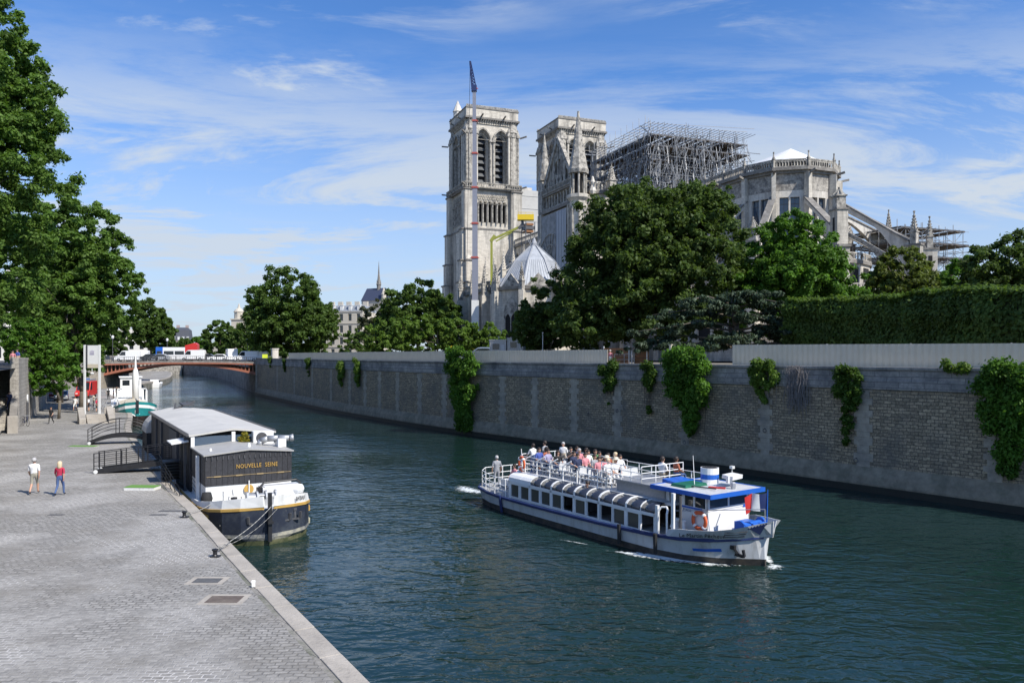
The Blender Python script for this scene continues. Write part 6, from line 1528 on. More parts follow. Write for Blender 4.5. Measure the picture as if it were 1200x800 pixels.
# ------------------------------------------------------------------ teal work boat
TE = empty('teal_motor_barge', (at(161,93), 93, 0), math.atan2(-.87, .49)-.02, 'moored motor barge with a teal and white bow, black hull and white wheelhouse', 'barge')
hs2 = []
for x, wb, db, zr in [(.1,.03,.12,2.55),(-.5,.75,1.3,2.4),(-1.4,1.5,1.95,2.15),(-3,2.1,2.3,1.9),(-6,2.35,2.4,1.7),(-20,2.35,2.4,1.6),(-27,2.0,2.2,1.8),(-29,.9,1.4,2.0)]:
    hs2.append((x, [(wb*.9,-.6),(wb,0),(wb+(db-wb)*.45,.7+.1*zr),(wb+(db-wb)*.55,1.05+.15*(zr-1.6)),(db,zr-.35),(db,zr)]))
g = MB(); g.loft(hull_rings(hs2, 0, 3)); g.build('hull', mat('black_hull', (.02,.017,.015), .5, .3, 2, dirt=(.06,.03,.02), dscale=1), TE)
g = MB(); g.loft(hull_rings(hs2, 3, 4)); g.build('teal_topside', MT['teal'], TE)
g = MB(); g.loft(hull_rings(hs2, 4, 5)); g.build('white_strake', MT['white'], TE)
g = MB(); 
for s in (-1, 1): g.loft([[(x,s*p[5][0],p[5][1]),(x,s*p[5][0],p[5][1]+.35),(x,s*(p[5][0]-.08),p[5][1]+.35),(x,s*(p[5][0]-.08),p[5][1])] for x, p in hs2[:5]])
g.build('teal_bulwark', MT['teal'], TE)
g = MB(); g.cbox((.12,0,2.3), (.16,.3,1.5)); g.build('stem_post', MT['black'], TE)
g = MB(); c = Vector((-.25,-.1,1.55)); g.bar(c+Vector((.25,-.1,.35)), c+Vector((.2,-.1,-.25)), .12); g.bar(c+Vector((.2,-.5,-.1)), c+Vector((.2,-.1,-.35)), .13); g.bar(c+Vector((.2,-.1,-.35)), c+Vector((.2,.35,-.1)), .13); g.build('white_anchor', MT['white'], TE)
g = MB(); g.box(-14,-3.5,-1.7,1.7,1.6,2.3); g.build('hatch', MT['hull_grey'], TE)
g = MB(); g.loft([[(x,-1.6,2.3),(x,0,2.7),(x,1.6,2.3)] for x in (-13.8,-4)]); g.build('grey_tarpaulin', MT['hoarding'], TE)
g = MB(); g.box(-20,-16.6,-1.6,1.6,1.7,3.6); g.plate(rect(-1.3,1.3,3.6,5.3), [rect(-1.05,-.15,4.2,4.95), rect(.15,1.05,4.2,4.95)], face_frame((-17,0,0), (1,0,0)), .1); g.box(-19.5,-17.1,-1.3,-1.2,3.6,5.3); g.box(-19.5,-17.1,1.2,1.3,3.6,5.3); g.box(-19.6,-16.8,-1.45,1.45,5.3,5.45); g.box(-19.5,-19.4,-1.3,1.3,3.6,5.3); g.build('wheelhouse', MT['white'], TE)
for a in (-1.1, .1): g = MB(); g.box(-17.12,-17.1,a,a+1.0,4.15,5.0); g.build('wheelhouse_window', MT['glass'], TE)
g = MB(); g.lathe([(.42,0),(.42,3.6),(.30,4.4),(.12,4.8),(.07,6.4)], (-12,.35,2.0), 12); g.build('white_mast', MT['white'], TE, smooth=True)
g = MB(); g.tube((-12,.35,2.6), (-4.0,.2,2.9), .09, .07, 6); g.build('derrick', MT['steel'], TE)
g = MB(); g.path([(-15.5,-1.7,1.6),(-15.5,-1.7,3.8),(-15.5,1.8,3.8),(-15.5,1.8,1.6)], .07, 5); g.path([(-13.5,1.8,1.6),(-13.5,1.8,3.6),(-15.5,1.8,3.8)], .07, 5); g.build('awning_frame', MT['white'], TE)
# a second barge and cabin cruisers moored beyond the bridge
def cruiser(x, y, rz, label, L=9., m='white'):
    o = empty('cabin_cruiser', (x,y,0), rz, label, 'boat', 'small boats moored near the far quay'); g = MB()
    s = [(-L/2,[(1.2,-.4),(1.3,.0),(1.45,1.0)]),(0,[(1.2,-.4),(1.4,0),(1.6,1.0)]),(L*.3,[(.7,-.4),(1.0,0),(1.35,1.1)]),(L/2,[(.02,-.4),(.05,.0),(.1,1.3)])]
    g.loft(hull_rings(s, 0, 2)); g.build('hull', MT[m], o); g = MB(); g.loft([[(-L*.35,-1.1,1.0),(L*.2,-1.0,1.0),(L*.2,1.0,1.0),(-L*.35,1.1,1.0)], [(-L*.33,-.95,2.0),(L*.05,-.9,1.9),(L*.05,.9,1.9),(-L*.33,.95,2.0)]]); g.build('cabin', MT['white'], o)
    g = MB(); g.box(-L*.30,L*.02,-1.08,1.08,1.35,1.75); g.build('cabin_window', MT['glass'], o); return o
cruiser(-76,150,R(112),'white cabin cruiser moored under the left half of the iron bridge')
cruiser(-81.5,171,R(108),'pale green cabin cruiser moored just beyond the left half of the iron bridge', 10, 'teal')
cruiser(-93,205,R(108),'farthest white cruiser against the quay beyond the iron bridge', 10)
cruiser(-95,275,R(108),'dark little boat near the far island wall beyond the bridge', 9, 'navy')
# ------------------------------------------------------------------ people
MT['skin'] = mat('skin', (.50,.29,.20), .55, .06, 8); MT['skin_dark'] = mat('brown_skin', (.20,.10,.06), .55, .06, 8)
MT['hair_dark'] = mat('dark_hair', (.03,.02,.015), .6, .2, 20); MT['hair_blond'] = mat('blond_hair', (.62,.50,.32), .6, .15, 20); MT['hair_grey'] = mat('grey_hair', (.42,.41,.40), .6, .15, 20)
MT['hat_pale'] = mat('straw_hat', (.62,.56,.44), .8, .1, 20)
CL = {}
def cloth(n, c):
    if n not in CL: CL[n] = mat(n+'_cloth', c, .85, .12, 6, bump=.2, bscale=12)
    return CL[n]
for n, c in dict(white=(.78,.78,.77), grey=(.30,.31,.33), pink=(.62,.25,.28), red=(.45,.03,.07), blue=(.06,.10,.35), navy=(.03,.04,.09), black=(.02,.02,.022), teal=(.20,.55,.52), rust=(.40,.13,.07), beige=(.45,.38,.28), denim=(.07,.12,.26), khaki=(.33,.31,.25), green=(.08,.2,.08), lilac=(.35,.33,.48)).items(): cloth(n, c)
def person_mesh(pose, female=False, shorts=False, short_sleeve=True):
    """one continuous body: skeleton grown into a skin; faces sorted by nearest bone into skin, top, legs, shoe"""
    H = 1.0; V = {}; 
    if pose == 'stand': legL = [(.10,0,.92),(.11,.02,.50),(.11,-.02,.09),(.12,.14,.04)]; legR = [(-.10,0,.92),(-.12,.0,.50),(-.13,-.03,.09),(-.15,.12,.04)]; arms = [[(.20,0,1.42),(.26,-.02,1.14),(.25,.08,.90),(.24,.12,.82)], [(-.20,0,1.42),(-.27,-.03,1.14),(-.27,.06,.89),(-.26,.10,.81)]]; hz = 0
    elif pose == 'walk': legL = [(.10,0,.92),(.11,.17,.52),(.11,.20,.10),(.12,.36,.06)]; legR = [(-.10,0,.92),(-.10,-.02,.50),(-.10,-.30,.16),(-.11,-.20,.05)]; arms = [[(.20,0,1.42),(.26,-.10,1.16),(.25,-.12,.91),(.24,-.10,.83)], [(-.20,0,1.42),(-.26,.06,1.15),(-.26,.20,.95),(-.25,.26,.89)]]; hz = 0
    elif pose == 'lean': legL = [(.10,0,.92),(.11,.02,.50),(.11,-.02,.09),(.12,.14,.04)]; legR = [(-.10,0,.92),(-.12,.05,.50),(-.13,-.03,.09),(-.15,.12,.04)]; arms = [[(.20,.06,1.40),(.27,.16,1.15),(.20,.38,1.05),(.16,.45,1.04)], [(-.20,.06,1.40),(-.27,.16,1.15),(-.20,.38,1.05),(-.14,.45,1.04)]]; hz = 0
    elif pose in ('sit', 'sit_phone'): 
        legL = [(.10,0,.92),(.12,.42,.94),(.12,.44,.52),(.13,.58,.47)]; legR = [(-.10,0,.92),(-.13,.42,.94),(-.14,.40,.52),(-.15,.54,.47)]
        arms = [[(.20,0,1.42),(.26,.06,1.16),(.18,.28,1.05),(.12,.35,1.03)], [(-.20,0,1.42),(-.27,.06,1.16),(-.18,.28,1.05),(-.12,.35,1.03)]]
        if pose == 'sit_phone': arms[0] = [(.20,0,1.42),(.27,.16,1.22),(.14,.34,1.38),(.11,.38,1.46)]
    P = [(0,0,.93),(0,-.01,1.08),(0,0,1.24),(0,0,1.40),(0,.01,1.50),(0,.025,1.57),(0,.03,1.66),(0,.02,1.72)]
    w = .92 if female else 1
    Rd = [.155,.135 if not female else .12,.15*w,.14*w,.055,.065,.092,.07]
    E = [(i, i+1) for i in range(7)]; seg = [('legs',0,1),('top',1,2),('top',2,3),('top',3,4),('skin',4,5),('skin',5,6),('skin',6,7)]
    def chain(root, pts, rr, labs):
        prev = root
        for p, r, lb in zip(pts, rr, labs):
            P.append(p); Rd.append(r); k = len(P)-1; E.append((prev, k)); seg.append((lb, prev, k)); prev = k
    for L_ in (legL, legR): chain(0, L_, [.105,.068,.045,.042], ['legs','legs','skin' if shorts else 'legs','shoe'])
    for A in arms: chain(3, A, [.068*w,.048,.034,.030], ['top','top' if not short_sleeve or True else 'skin','skin' if short_sleeve else 'top','skin'])
    me = bpy.data.meshes.new('b'); me.from_pydata(P, E, []); o = bpy.data.objects.new('b', me); COL.objects.link(o)
    md = o.modifiers.new('s', 'SKIN'); sl = me.skin_vertices[0].data
    for i, r in enumerate(Rd):
        sl[i].radius = (r*(1.28 if i in (1,2,3) else 1.12 if i == 0 else 1), r*(.78 if i in (1,2,3) else .95)); sl[i].use_root = (i == 0)
    o.modifiers.new('d', 'SUBSURF').levels = 1
    dg = bpy.context.evaluated_depsgraph_get(); m2 = bpy.data.meshes.new_from_object(o.evaluated_get(dg)); bpy.data.objects.remove(o)
    # fingers, thumb, face details
    bm = bmesh.new(); bm.from_mesh(m2)
    extra = MB()
    for A, sx in zip(arms, (1, -1)):
        a = Vector(A[2]); h = Vector(A[3]); d = (h-a).normalized(); side = Vector((0,1,0)) if abs(d.z) > .6 else Vector((1,0,0)); side = (side-d*side.dot(d)).normalized(); inn = d.cross(side)
        for k, ln in enumerate((.065,.078,.072,.055)):
            s = h+side*(k-1.5)*.019+d*.01; m = s+d*ln*.55+inn*.006; e = m+d*ln*.40+inn*.022*(-sx); extra.tube(s, m, .0095, .009, 5); extra.tube(m, e, .009, .007, 5)
        s = h-side*.03-d*.02; m = s-side*.02+d*.03; extra.tube(s, m, .011, .010, 5); extra.tube(m, m+d*.028, .010, .008, 5)
    extra.lathe([(.012,.0),(.018,-.03),(.004,-.045)], (0,.118,1.655), 6)      # nose
    for s in (-1, 1): extra.cbox((s*.096,.02,1.64), (.018,.035,.06)); extra.cbox((s*.035,.112,1.665), (.02,.008,.012))
    extra.cbox((0,.108,1.592), (.05,.01,.012))
    nb = len(m2.polygons); V0 = [v.co[:] for v in m2.vertices]; F0 = [tuple(p.vertices) for p in m2.polygons]
    off = len(V0); V0 += extra.v; F1 = [tuple(i+off for i in f) for f in extra.f]
    me = bpy.data.meshes.new('person_body'); me.from_pydata(V0, [], F0+F1); bm.free()
    order = {'skin':0,'top':1,'legs':2,'shoe':3}; Pv = [Vector(p) for p in P]; idx = []
    for p in me.polygons:
        if p.index >= nb: idx.append(0); continue
        c = p.center; best = None
        for lb, i, j in seg:
            a, b = Pv[i], Pv[j]; ab = b-a; t = max(0, min(1, (c-a).dot(ab)/ab.length_squared)); dd = (c-(a+ab*t)).length-(Rd[i]*(1-t)+Rd[j]*t)*.8
            if best is None or dd < best[0]: best = (dd, lb)
        lb = best[1]
        if lb == 'skin' and pose in ('stand','walk','lean') and abs(c.x) < .2 and c.z < 1.49 and c.z > 1.0 and abs(c.x) < .14: lb = 'top'
        idx.append(order[lb])
    for m in ('skin',): me.materials.append(MT[m])
    for k in range(3): me.materials.append(MT['black'])
    me.polygons.foreach_set('material_index', idx); me.polygons.foreach_set('use_smooth', [True]*len(me.polygons)); me.update()
    return me
def hair_mesh(kind):
    g = MB(); c = Vector((0,.015,1.675)); n = 10; rings = []
    prof = [(.112,-.06),(.118,0),(.112,.05),(.085,.10),(.045,.125),(.005,.13)] if kind != 'long' else [(.10,-.26),(.125,-.20),(.13,-.10),(.128,0),(.118,.06),(.09,.10),(.045,.13),(.005,.135)]
    for r, z in prof: 
        ring = []
        for i in range(n):
            a = 2*PI*i/n; y = r*math.sin(a)*1.08; x = r*math.cos(a)*.95
            if y > 0 and z < .05: y *= .30 if z < -.05 else .66
            ring.append((c.x+x, c.y+y-.012, c.z+z))
        rings.append(ring)
    g.loft(rings)
    if kind == 'hat': g.lathe([(.22,0),(.22,.015),(.12,.03),(.115,.11),(.06,.13),(.01,.13)], (0,.02,1.70), 16)
    me = bpy.data.meshes.new('hair'); me.from_pydata(g.v, [], g.f); me.materials.append(MT['hair_dark']); me.polygons.foreach_set('use_smooth', [True]*len(me.polygons)); return me
PM = {}; HM = {}
def person(loc, rz, label, pose='stand', top='white', legs='denim', hair='dark', hk='short', h=1.72, female=False, shorts=False, sleeves=True, group=None, skin='skin', shoe='black', sitz=0, extra=None):
    key = (pose, female, shorts, sleeves)
    if key not in PM: PM[key] = person_mesh(*key)
    if hk not in HM: HM[hk] = hair_mesh(hk)
    s = h/1.78; o = bpy.data.objects.new('person', PM[key]); COL.objects.link(o)
    for i, m in enumerate((MT[skin], CL[top], CL[legs], MT[shoe] if shoe in MT else CL[shoe])): o.material_slots[i].link = 'OBJECT'; o.material_slots[i].material = m
    z = loc[2]-(0 if pose in ('stand','walk','lean') else .80*s)     # seat height reference for sitters
    o.location = (loc[0], loc[1], z); o.rotation_euler = (0,0,rz); o.scale = (s,s,s); tag(o, label, 'person', group)
    hh = bpy.data.objects.new('hat' if hk == 'hat' else 'hair', HM[hk]); COL.objects.link(hh); hh.parent = o; hh.material_slots[0].link = 'OBJECT'
    hh.material_slots[0].material = MT['hat_pale'] if hk == 'hat' else MT['hair_'+hair]
    return o
# the two strollers on the quay and walkers farther off   (facing: +y of the figure)
person((at(40,38.8),38.8,QZ), R(14), 'man with white shirt and pale shorts strolling away along the quay', 'walk', 'white', 'khaki', 'grey', h=1.78, shorts=True)
o = person((at(70,38.4),38.4,QZ), R(4), 'blond woman in a crimson top and blue jeans strolling beside the man in shorts', 'walk', 'red', 'denim', 'blond', 'long', 1.66, True)
person((at(60,78),78,QZ), R(175), 'woman in black sleeveless dress walking alone on the far quay, bag at her side', 'walk', 'black', 'black', 'dark', 'short', 1.68, True, sleeves=True)
person((at(88,96),96,QZ), R(190), 'person all in white walking left of the sign mast', 'walk', 'white', 'white', 'dark', 'short', 1.72, True, shorts=True)
person((at(104,95),95,QZ), R(100), 'person in white top and dark shorts, left one of the group under the sign mast', 'stand', 'white', 'black', 'dark', shorts=True)
person((at(110,96.5),96.5,QZ), R(120), 'person with a pale hat between two others under the sign mast', 'stand', 'beige', 'black', 'grey', 'hat')
person((at(113,94),94,QZ), R(-80), 'person with a dark red top, right one of the group under the sign mast', 'stand', 'red', 'black', 'dark', female=True, h=1.65, shorts=True)
for i, (px, Y, tp) in enumerate(((127,120,'black'),(133,121,'navy'),(137,126,'black'),(141,118,'grey'))):
    person((at(px,Y),Y,QZ), R(60+i*50), ['leftmost of the tiny figures standing below the iron bridge','tiny navy figure second from left below the iron bridge','tiny black figure third from left below the iron bridge','tiny grey-topped figure, rightmost of those below the iron bridge'][i], 'stand', tp, 'black', 'dark', group='figures standing on the quay below the bridge')
person((at(15,78),78,UPZ), R(200), 'person in pink at the head of the stone stairs, leftmost of three', 'stand', 'pink', 'khaki', 'dark', 'short', 1.66, True, shorts=True)
person((at(20.5,78.5),78.5,UPZ), R(160), 'man in a bright blue shirt standing at the head of the stone stairs', 'stand', 'blue', 'beige', 'dark', h=1.8, shorts=True)
person((at(30,82),82,UPZ), R(120), 'figure in black leaning by the wall at the head of the stairs', 'stand', 'black', 'black', 'dark')
person((at(11,72.5),72.5,3.35), R(190), 'person in dark blue going down the shaded stone stairs', 'walk', 'navy', 'navy', 'dark')
person((at(715,70.5),70.5,GZ), R(150), 'person in a pink top with pale scarf in the gap between the hoardings', 'stand', 'pink', 'white', 'grey', 'short', 1.6, True, sleeves=False)
# passengers on the tour boat
def bp(x, y, z): v = TB.matrix_basis @ Vector((x, y, z)); return tuple(v)
BR_ = TB.rotation_euler.z
def pax(x, y, z, face, *a, **k): return person(bp(x, y, z), BR_+R(face-90), *a, group='passengers on the tour boat', **k)
DZ = 2.14; ST_ = 2.53
pax(.75,-.25,DZ-.12,200,'tall man in a grey shirt standing at the rear of the upper deck','stand','grey','navy','dark',h=1.74)
pax(.62,-.95,DZ-.12,180,'man in a white shirt leaning beside the tall grey-shirted man','lean','white','denim','dark',h=1.62)
pax(1.35,.55,DZ-.05,-60,'white-haired passenger in white standing alone on the rear upper deck','stand','white','beige','grey',h=1.60)
pax(-2.2,-1.45,.98,160,'man in a grey shirt standing at the very stern','stand','grey','grey','grey',h=1.74)
pax(-1.5,-.7,1.32,-90,'woman with pale pink top seated at the stern','sit','pink','white','dark',female=True)
pax(-.9,-.75,1.32,-90,'woman with turquoise top seated at the stern','sit','teal','white','dark',female=True)
pax(-.9,.7,1.32,-90,'passenger with a round straw hat seated at the stern','sit','black','black','dark',hk='hat')
pax(-.3,.2,1.32,-90,'passenger with a white cap seated at the stern beside the saloon','sit','white','beige','grey')
rows = [  # (x, y, top, legs, hair, hk, pose, words)
 (1.15,-.95,'blue','denim','dark','short','sit','in bright blue top, first bench on the railing side'),
 (1.15,-.45,'rust','beige','dark','long','sit','in a rust-brown top beside the bright blue one'),
 (1.93,-.95,'lilac','denim','dark','short','sit','in lilac near the kinked railing, second bench'),
 (1.93,.60,'black','black','dark','short','sit_phone','in black raising a phone, far side of the second bench'),
 (1.93,1.05,'navy','black','dark','short','sit','in navy at the far rail, second bench'),
 (2.71,-.9,'black','denim','dark','long','sit','with long dark hair and black top, third bench'),
 (2.71,.55,'pink','white','grey','short','sit','with grey hair and pink shirt, third bench'),
 (2.71,1.05,'black','black','dark','short','sit','in black at the far rail, third bench'),
 (3.49,-.45,'navy','khaki','dark','short','sit','in navy on the railing side, fourth bench'),
 (3.49,.5,'white','beige','dark','short','sit','in a white shirt, fourth bench'),
 (3.49,1.0,'green','denim','dark','short','sit','in green at the far rail, fourth bench'),
 (4.27,-.85,'navy','navy','dark','short','sit','in dark blue on the railing side, fifth bench'),
 (4.27,-.35,'pink','white','dark','short','sit','in a pale pink polo with short dark hair, fifth bench'),
 (4.27,.6,'black','black','dark','short','sit_phone','in black filming with a raised arm, fifth bench'),
 (5.05,-.4,'grey','denim','dark','short','sit','in a grey top, sixth bench'),
 (5.05,.5,'rust','black','dark','short','sit','in rust red on the far side, sixth bench'),
 (5.05,1.0,'beige','beige','blond','long','sit','with blond hair at the far rail, sixth bench'),
 (5.83,-.8,'pink','white','dark','short','sit','in pink near the open rails, seventh bench'),
 (5.83,-.3,'pink','beige','grey','hat','sit','in pink with a straw hat, seventh bench'),
 (5.83,.6,'white','black','dark','short','sit','in a white top on the far side, seventh bench'),
 (6.61,-.4,'white','white','grey','hat','sit','all in white with a straw hat, foremost bench'),
 (6.61,-.9,'white','white','blond','short','sit','in white with short fair hair, foremost bench')]
for x, y, tp, lg, hr, hk, ps, wd in rows:
    pax(x, y, ST_+.02, -6+((x*37+y*53) % 24)-12, 'seated passenger '+wd, ps, tp, lg, hr, hk, h=1.68, female=(hk == 'long'))
pax(8.6,.75,ST_+.14,90,'broad man in white seated sideways at the front of the upper deck','sit','white','beige','dark',h=1.80)
pax(9.1,1.15,ST_+.20,70,'dark-haired person in rust-brown beside the man in white at the front','sit','rust','denim','dark',h=1.72, skin='skin_dark')
g = MB(); g.box(8.2,9.5,.5,1.3,2.14,2.53); g.build('front_bench', MT['white_dirty'], TB)
pax(6.1,-1.75,1.45,-90,'passenger in white sitting at an open saloon window','sit','white','beige','dark',h=1.7,female=True)
pax(11.5,.2,1.0,150,'crewman in black standing in the doorway bay beside the wheelhouse','stand','black','black','dark',h=1.60)
pax(11.2,.9,1.0,180,'person in white behind the crewman in the doorway bay','stand','white','navy','grey',h=1.55)
# ------------------------------------------------------------------ vehicles
def vehicle(kind, loc, rz, label, paint, group=None, cat=None):
    spec = {'van': ('van',4.9,1.95,2.25), 'big_van': ('van',5.6,2.0,2.6), 'car': ('car',4.3,1.78,1.46)}[kind]; cat = cat or spec[0]; L, Wd, H = spec[1:]
    o = empty('parked_van' if cat == 'van' else 'parked_car', loc, rz, label, cat, group)
    if cat == 'van': side = [(-L/2,.35),(L/2,.35),(L/2,.85),(L/2-.25,1.05),(L/2-.85,1.2),(L/2-1.45,H-.12),(L/2-1.8,H),(-L/2+.1,H),(-L/2,H-.15)]
    else: side = [(-L/2,.3),(L/2,.3),(L/2,.65),(L/2-.15,.78),(L/2-1.05,.92),(L/2-1.75,H-.06),(L/2-2.1,H),(-L/2+1.1,H-.02),(-L/2+.35,.98),(-L/2,.9)]
    g = MB(); rings = []
    for y, ins in ((-Wd/2,.04),(-Wd/2+.05,0),(Wd/2-.05,0),(Wd/2,.04)): rings.append([(x*(1-ins*.3), y, z-ins*(z > .5)*.5) for x, z in side])
    g.loft(rings); g.build('body', paint, o, bevel=.03)
    if cat == 'van':
        for s in (-1, 1): g = MB(); g.add([(L/2-.95,s*(Wd/2+.004),1.25),(L/2-1.5,s*(Wd/2+.004),H-.2),(L/2-2.2,s*(Wd/2+.004),H-.2),(L/2-2.2,s*(Wd/2+.004),1.25)], [(0,1,2,3)]); g.build('side_window', MT['glass'], o)
    else:
        for s in (-1, 1): g = MB(); g.add([(L/2-1.2,s*(Wd/2+.004),.95),(L/2-1.8,s*(Wd/2+.004),H-.12),(-L/2+1.15,s*(Wd/2+.004),H-.12),(-L/2+.55,s*(Wd/2+.004),.98)], [(0,1,2,3)]); g.build('side_window', MT['glass'], o)
    g = MB(); x0, z0, x1, z1 = (L/2-.86,1.23,L/2-1.42,H-.16) if cat == 'van' else (L/2-1.08,.95,L/2-1.72,H-.1); g.add([(x0+.02,-Wd/2+.12,z0),(x0+.02,Wd/2-.12,z0),(x1+.03,Wd/2-.16,z1),(x1+.03,-Wd/2+.16,z1)], [(0,1,2,3)]); g.build('windscreen', MT['glass'], o)
    if cat == 'car': g = MB(); g.add([(-L/2+.38,-Wd/2+.14,1.0),(-L/2+.38,Wd/2-.14,1.0),(-L/2+1.06,Wd/2-.18,H-.07),(-L/2+1.06,-Wd/2+.18,H-.07)], [(0,1,2,3)]); g.build('rear_window', MT['glass'], o)
    for x in (L/2-.85, -L/2+.85):
        for s in (-1, 1): g = MB(); g.tube((x,s*(Wd/2-.2),.33), (x,s*(Wd/2+.01),.33), .33, .33, 14); g.mi = 1; g.tube((x,s*(Wd/2+.01),.33), (x,s*(Wd/2+.02),.33), .18, .18, 10); g.build('wheel', [MT['rubber'], MT['steel']], o)
    for s in (-1, 1): g = MB(); g.cbox((L/2-.02,s*(Wd/2-.3),.75), (.06,.32,.16)); g.build('headlight', MT['white'], o)
    return o
def on_bridge(px, lane, kind, rz, label, paint):
    # intersect the column with the bridge lane (parallel to the bridge line, shifted away)
    nx, ny = BD.y, -BD.x
    if ny < 0: nx, ny = -nx, -ny
    A = BA+Vector((nx, ny))*lane; r = (px-600)/F; t = (r*A.y-A.x)/(BD.x-r*BD.y); p = A+BD*t
    z = BZD(min(1, max(0, t/BL)))+.12
    return vehicle(kind, (p.x, p.y, z), math.atan2(BD.y, BD.x)+rz, label, paint, 'vehicles crossing the iron bridge')
VW, VS, VD = MT['white'], mat('silver_paint', (.45,.46,.47), .3, .05, 2, metal=.4), mat('dark_car_paint', (.03,.033,.04), .25, .1, 2)
on_bridge(150,3,'van',0,'white van nearest the left end of the iron bridge',VW)
on_bridge(160,5,'van',0,'white van second from the left end of the bridge',VW)
on_bridge(174,3,'car',0,'dark car on the bridge between the white vans and the silver car',VD)
on_bridge(187,3,'car',0,'silver car on the bridge in front of the red bus',VS)
on_bridge(226,3,'van',0,'white van at the middle of the bridge, just right of the red bus',VW)
on_bridge(241,4,'car',0,'dark car on the bridge right of the middle white van',VD)
on_bridge(256,3,'car',0,'white hatchback on the bridge left of the tall white van',VW)
on_bridge(271,5,'big_van',R(-75),'tall white van facing the viewer on the bridge',VW)
on_bridge(289,3,'van',0,'white van on the right part of the bridge beside the tall one',VW)
on_bridge(300,3.2,'van',0,'white van nearest the right end of the iron bridge',VW)
def bus():
    A = BA+Vector((-BD.y*-1, BD.x*-1)); 
    nx, ny = BD.y, -BD.x
    if ny < 0: nx, ny = -nx, -ny
    A = BA+Vector((nx, ny))*7.5; r = (205-600)/F; t = (r*A.y-A.x)/(BD.x-r*BD.y); p = A+BD*t
    o = empty('tour_bus', (p.x,p.y,BZD(.7)+.12), math.atan2(BD.y, BD.x)+PI, 'open-top sightseeing bus, white and blue at the back and red in front, on the bridge', 'bus')
    g = MB(); g.box(-2.2,2.3,-1.25,1.25,.35,2.9); g.mi = 1; g.box(-3.6,-2.2,-1.25,1.25,.35,2.95)
    g.loft([[(x,-1.25,.35),(x,1.25,.35),(x,1.25,h),(x,-1.25,h)] for x, h in ((2.3,3.3),(4.3,3.9),(4.8,3.5))]); 
    for f in range(len(g.f)-10, len(g.f)): g.m[f] = 2
    g.mi = 0; g.build('body', [VW, MT['blue'], MT['red']], o)
    for x0, x1 in ((-3.4,-2.4),(-2.0,0),(.2,2.1),(2.5,4.4)):
        for s in (-1, 1): g = MB(); g.box(x0,x1,*sorted((s*1.252,s*1.26)),1.3,2.1); g.build('window', MT['glass'], o)
    for x in (-2.6,3.2):
        for s in (-1,1): g = MB(); g.tube((x,s*1.0,.5), (x,s*1.27,.5), .5, .5, 14); g.build('wheel', MT['rubber'], o)
bus()
vehicle('car', (at(72,118),118,QZ), R(-62), 'silver car parked under the trees on the lower quay', VS)
vehicle('car', (at(58,124),124,QZ), R(-60), 'dark red car half hidden behind the silver one under the trees', mat('dark_red_paint', (.12,.01,.02), .3))
o = vehicle('big_van', (at(101,126),126,QZ+.9), R(-75), 'bright red fire-service van standing on the quay behind the sign mast', MT['red'], cat='van'); o.location.z = QZ
g = MB(); g.box(-2.6,1.4,-.8,.8,2.6,2.9); g.build('roof_rack', MT['steel'], o); g = MB(); g.box(.7,1.0,-.7,.7,2.91,3.05); g.build('light_bar', MT['blue'], o)
vehicle('car', (at(564,103),103,7.95), R(178), 'pale car roof just showing above the left hoarding', mat('pale_blue_paint', (.35,.42,.52), .3, .05, 2, metal=.3))
g = MB(); g.box(-4,4,-1.4,1.4,0,.66); o = g.build('loading_platform', MT['steel'], None, loc=(at(560,103),103,GZ)); tag(o, 'low steel platform behind the left hoarding with the pale car on it', 'platform')
# ------------------------------------------------------------------ site cabins, gap in the hoarding
def cabin(px, Y, w, h, label, d=2.2):
    o = empty('site_cabin', (at(px,Y),Y,GZ), R(-20), label, 'site cabin', 'site cabins behind the hoarding'); g = MB()
    g.box(-w/2,w/2,-d/2,d/2,.1,h)
    for k in range(int(w/.25)): g.box(-w/2+.06+k*.25,-w/2+.14+k*.25,-d/2-.03,-d/2,.2,h-.15)
    g.box(-w/2-.05,w/2+.05,-d/2-.06,d/2+.05,h,h+.12); g.build('container', MT['steel'], o)
    g = MB(); g.box(-w*.3,w*.1,-d/2-.05,-d/2-.035,h-1.1,h-.4); g.build('window', MT['glass'], o); g = MB(); g.box(w*.2,w*.42,-d/2-.05,-d/2-.035,.2,h-.5); g.build('door', MT['hull_grey'], o)
cabin(587,98,2.2,2.9,'grey site cabin with dark window, leftmost of three')
cabin(607,97,2.0,3.1,'blue-grey site cabin in the middle of the three')
cabin(624,98,1.9,2.95,'light grey site cabin, rightmost of three')
o = empty('timber_screen', (at(735,72),72,GZ), R(-35), 'brown wooden board screens in the gap between the hoardings', 'screen'); g = MB()
for k in range(6): g.box(-2.4,0.1,-.03,.03,.3+k*.25,.52+k*.25)
for k in range(4): g.box(.5,1.9,.5,.56,.3+k*.3,.56+k*.3)
g.build('board', MT['wood'], o)
for x in (-2.45,.15,.45,1.95): g = MB(); g.bar((x,.05,0), (x,.05,1.95 if x < .3 else 1.5), .09); g.build('post', MT['white_dirty'], o)
g = MB(); g.bar((-1.0,-.6,1.2), (1.0,-.6,1.2), .05); g.bar((-1.0,-.6,.7), (1.0,-.6,.7), .04)
for x in (-1,0,1): g.bar((x,-.6,0), (x,-.6,1.2), .05)
g.build('barrier', MT['steel'], o)
o = empty('gate_post', (at(786,63.5),63.5,GZ), R(-50), 'single grey post at the right side of the gap in the hoardings', 'post'); g = MB(); g.box(-.09,.09,-.09,.09,0,1.95); g.box(-.14,.14,-.14,.14,1.95,2.0); g.build('shaft', MT['hoarding'], o)
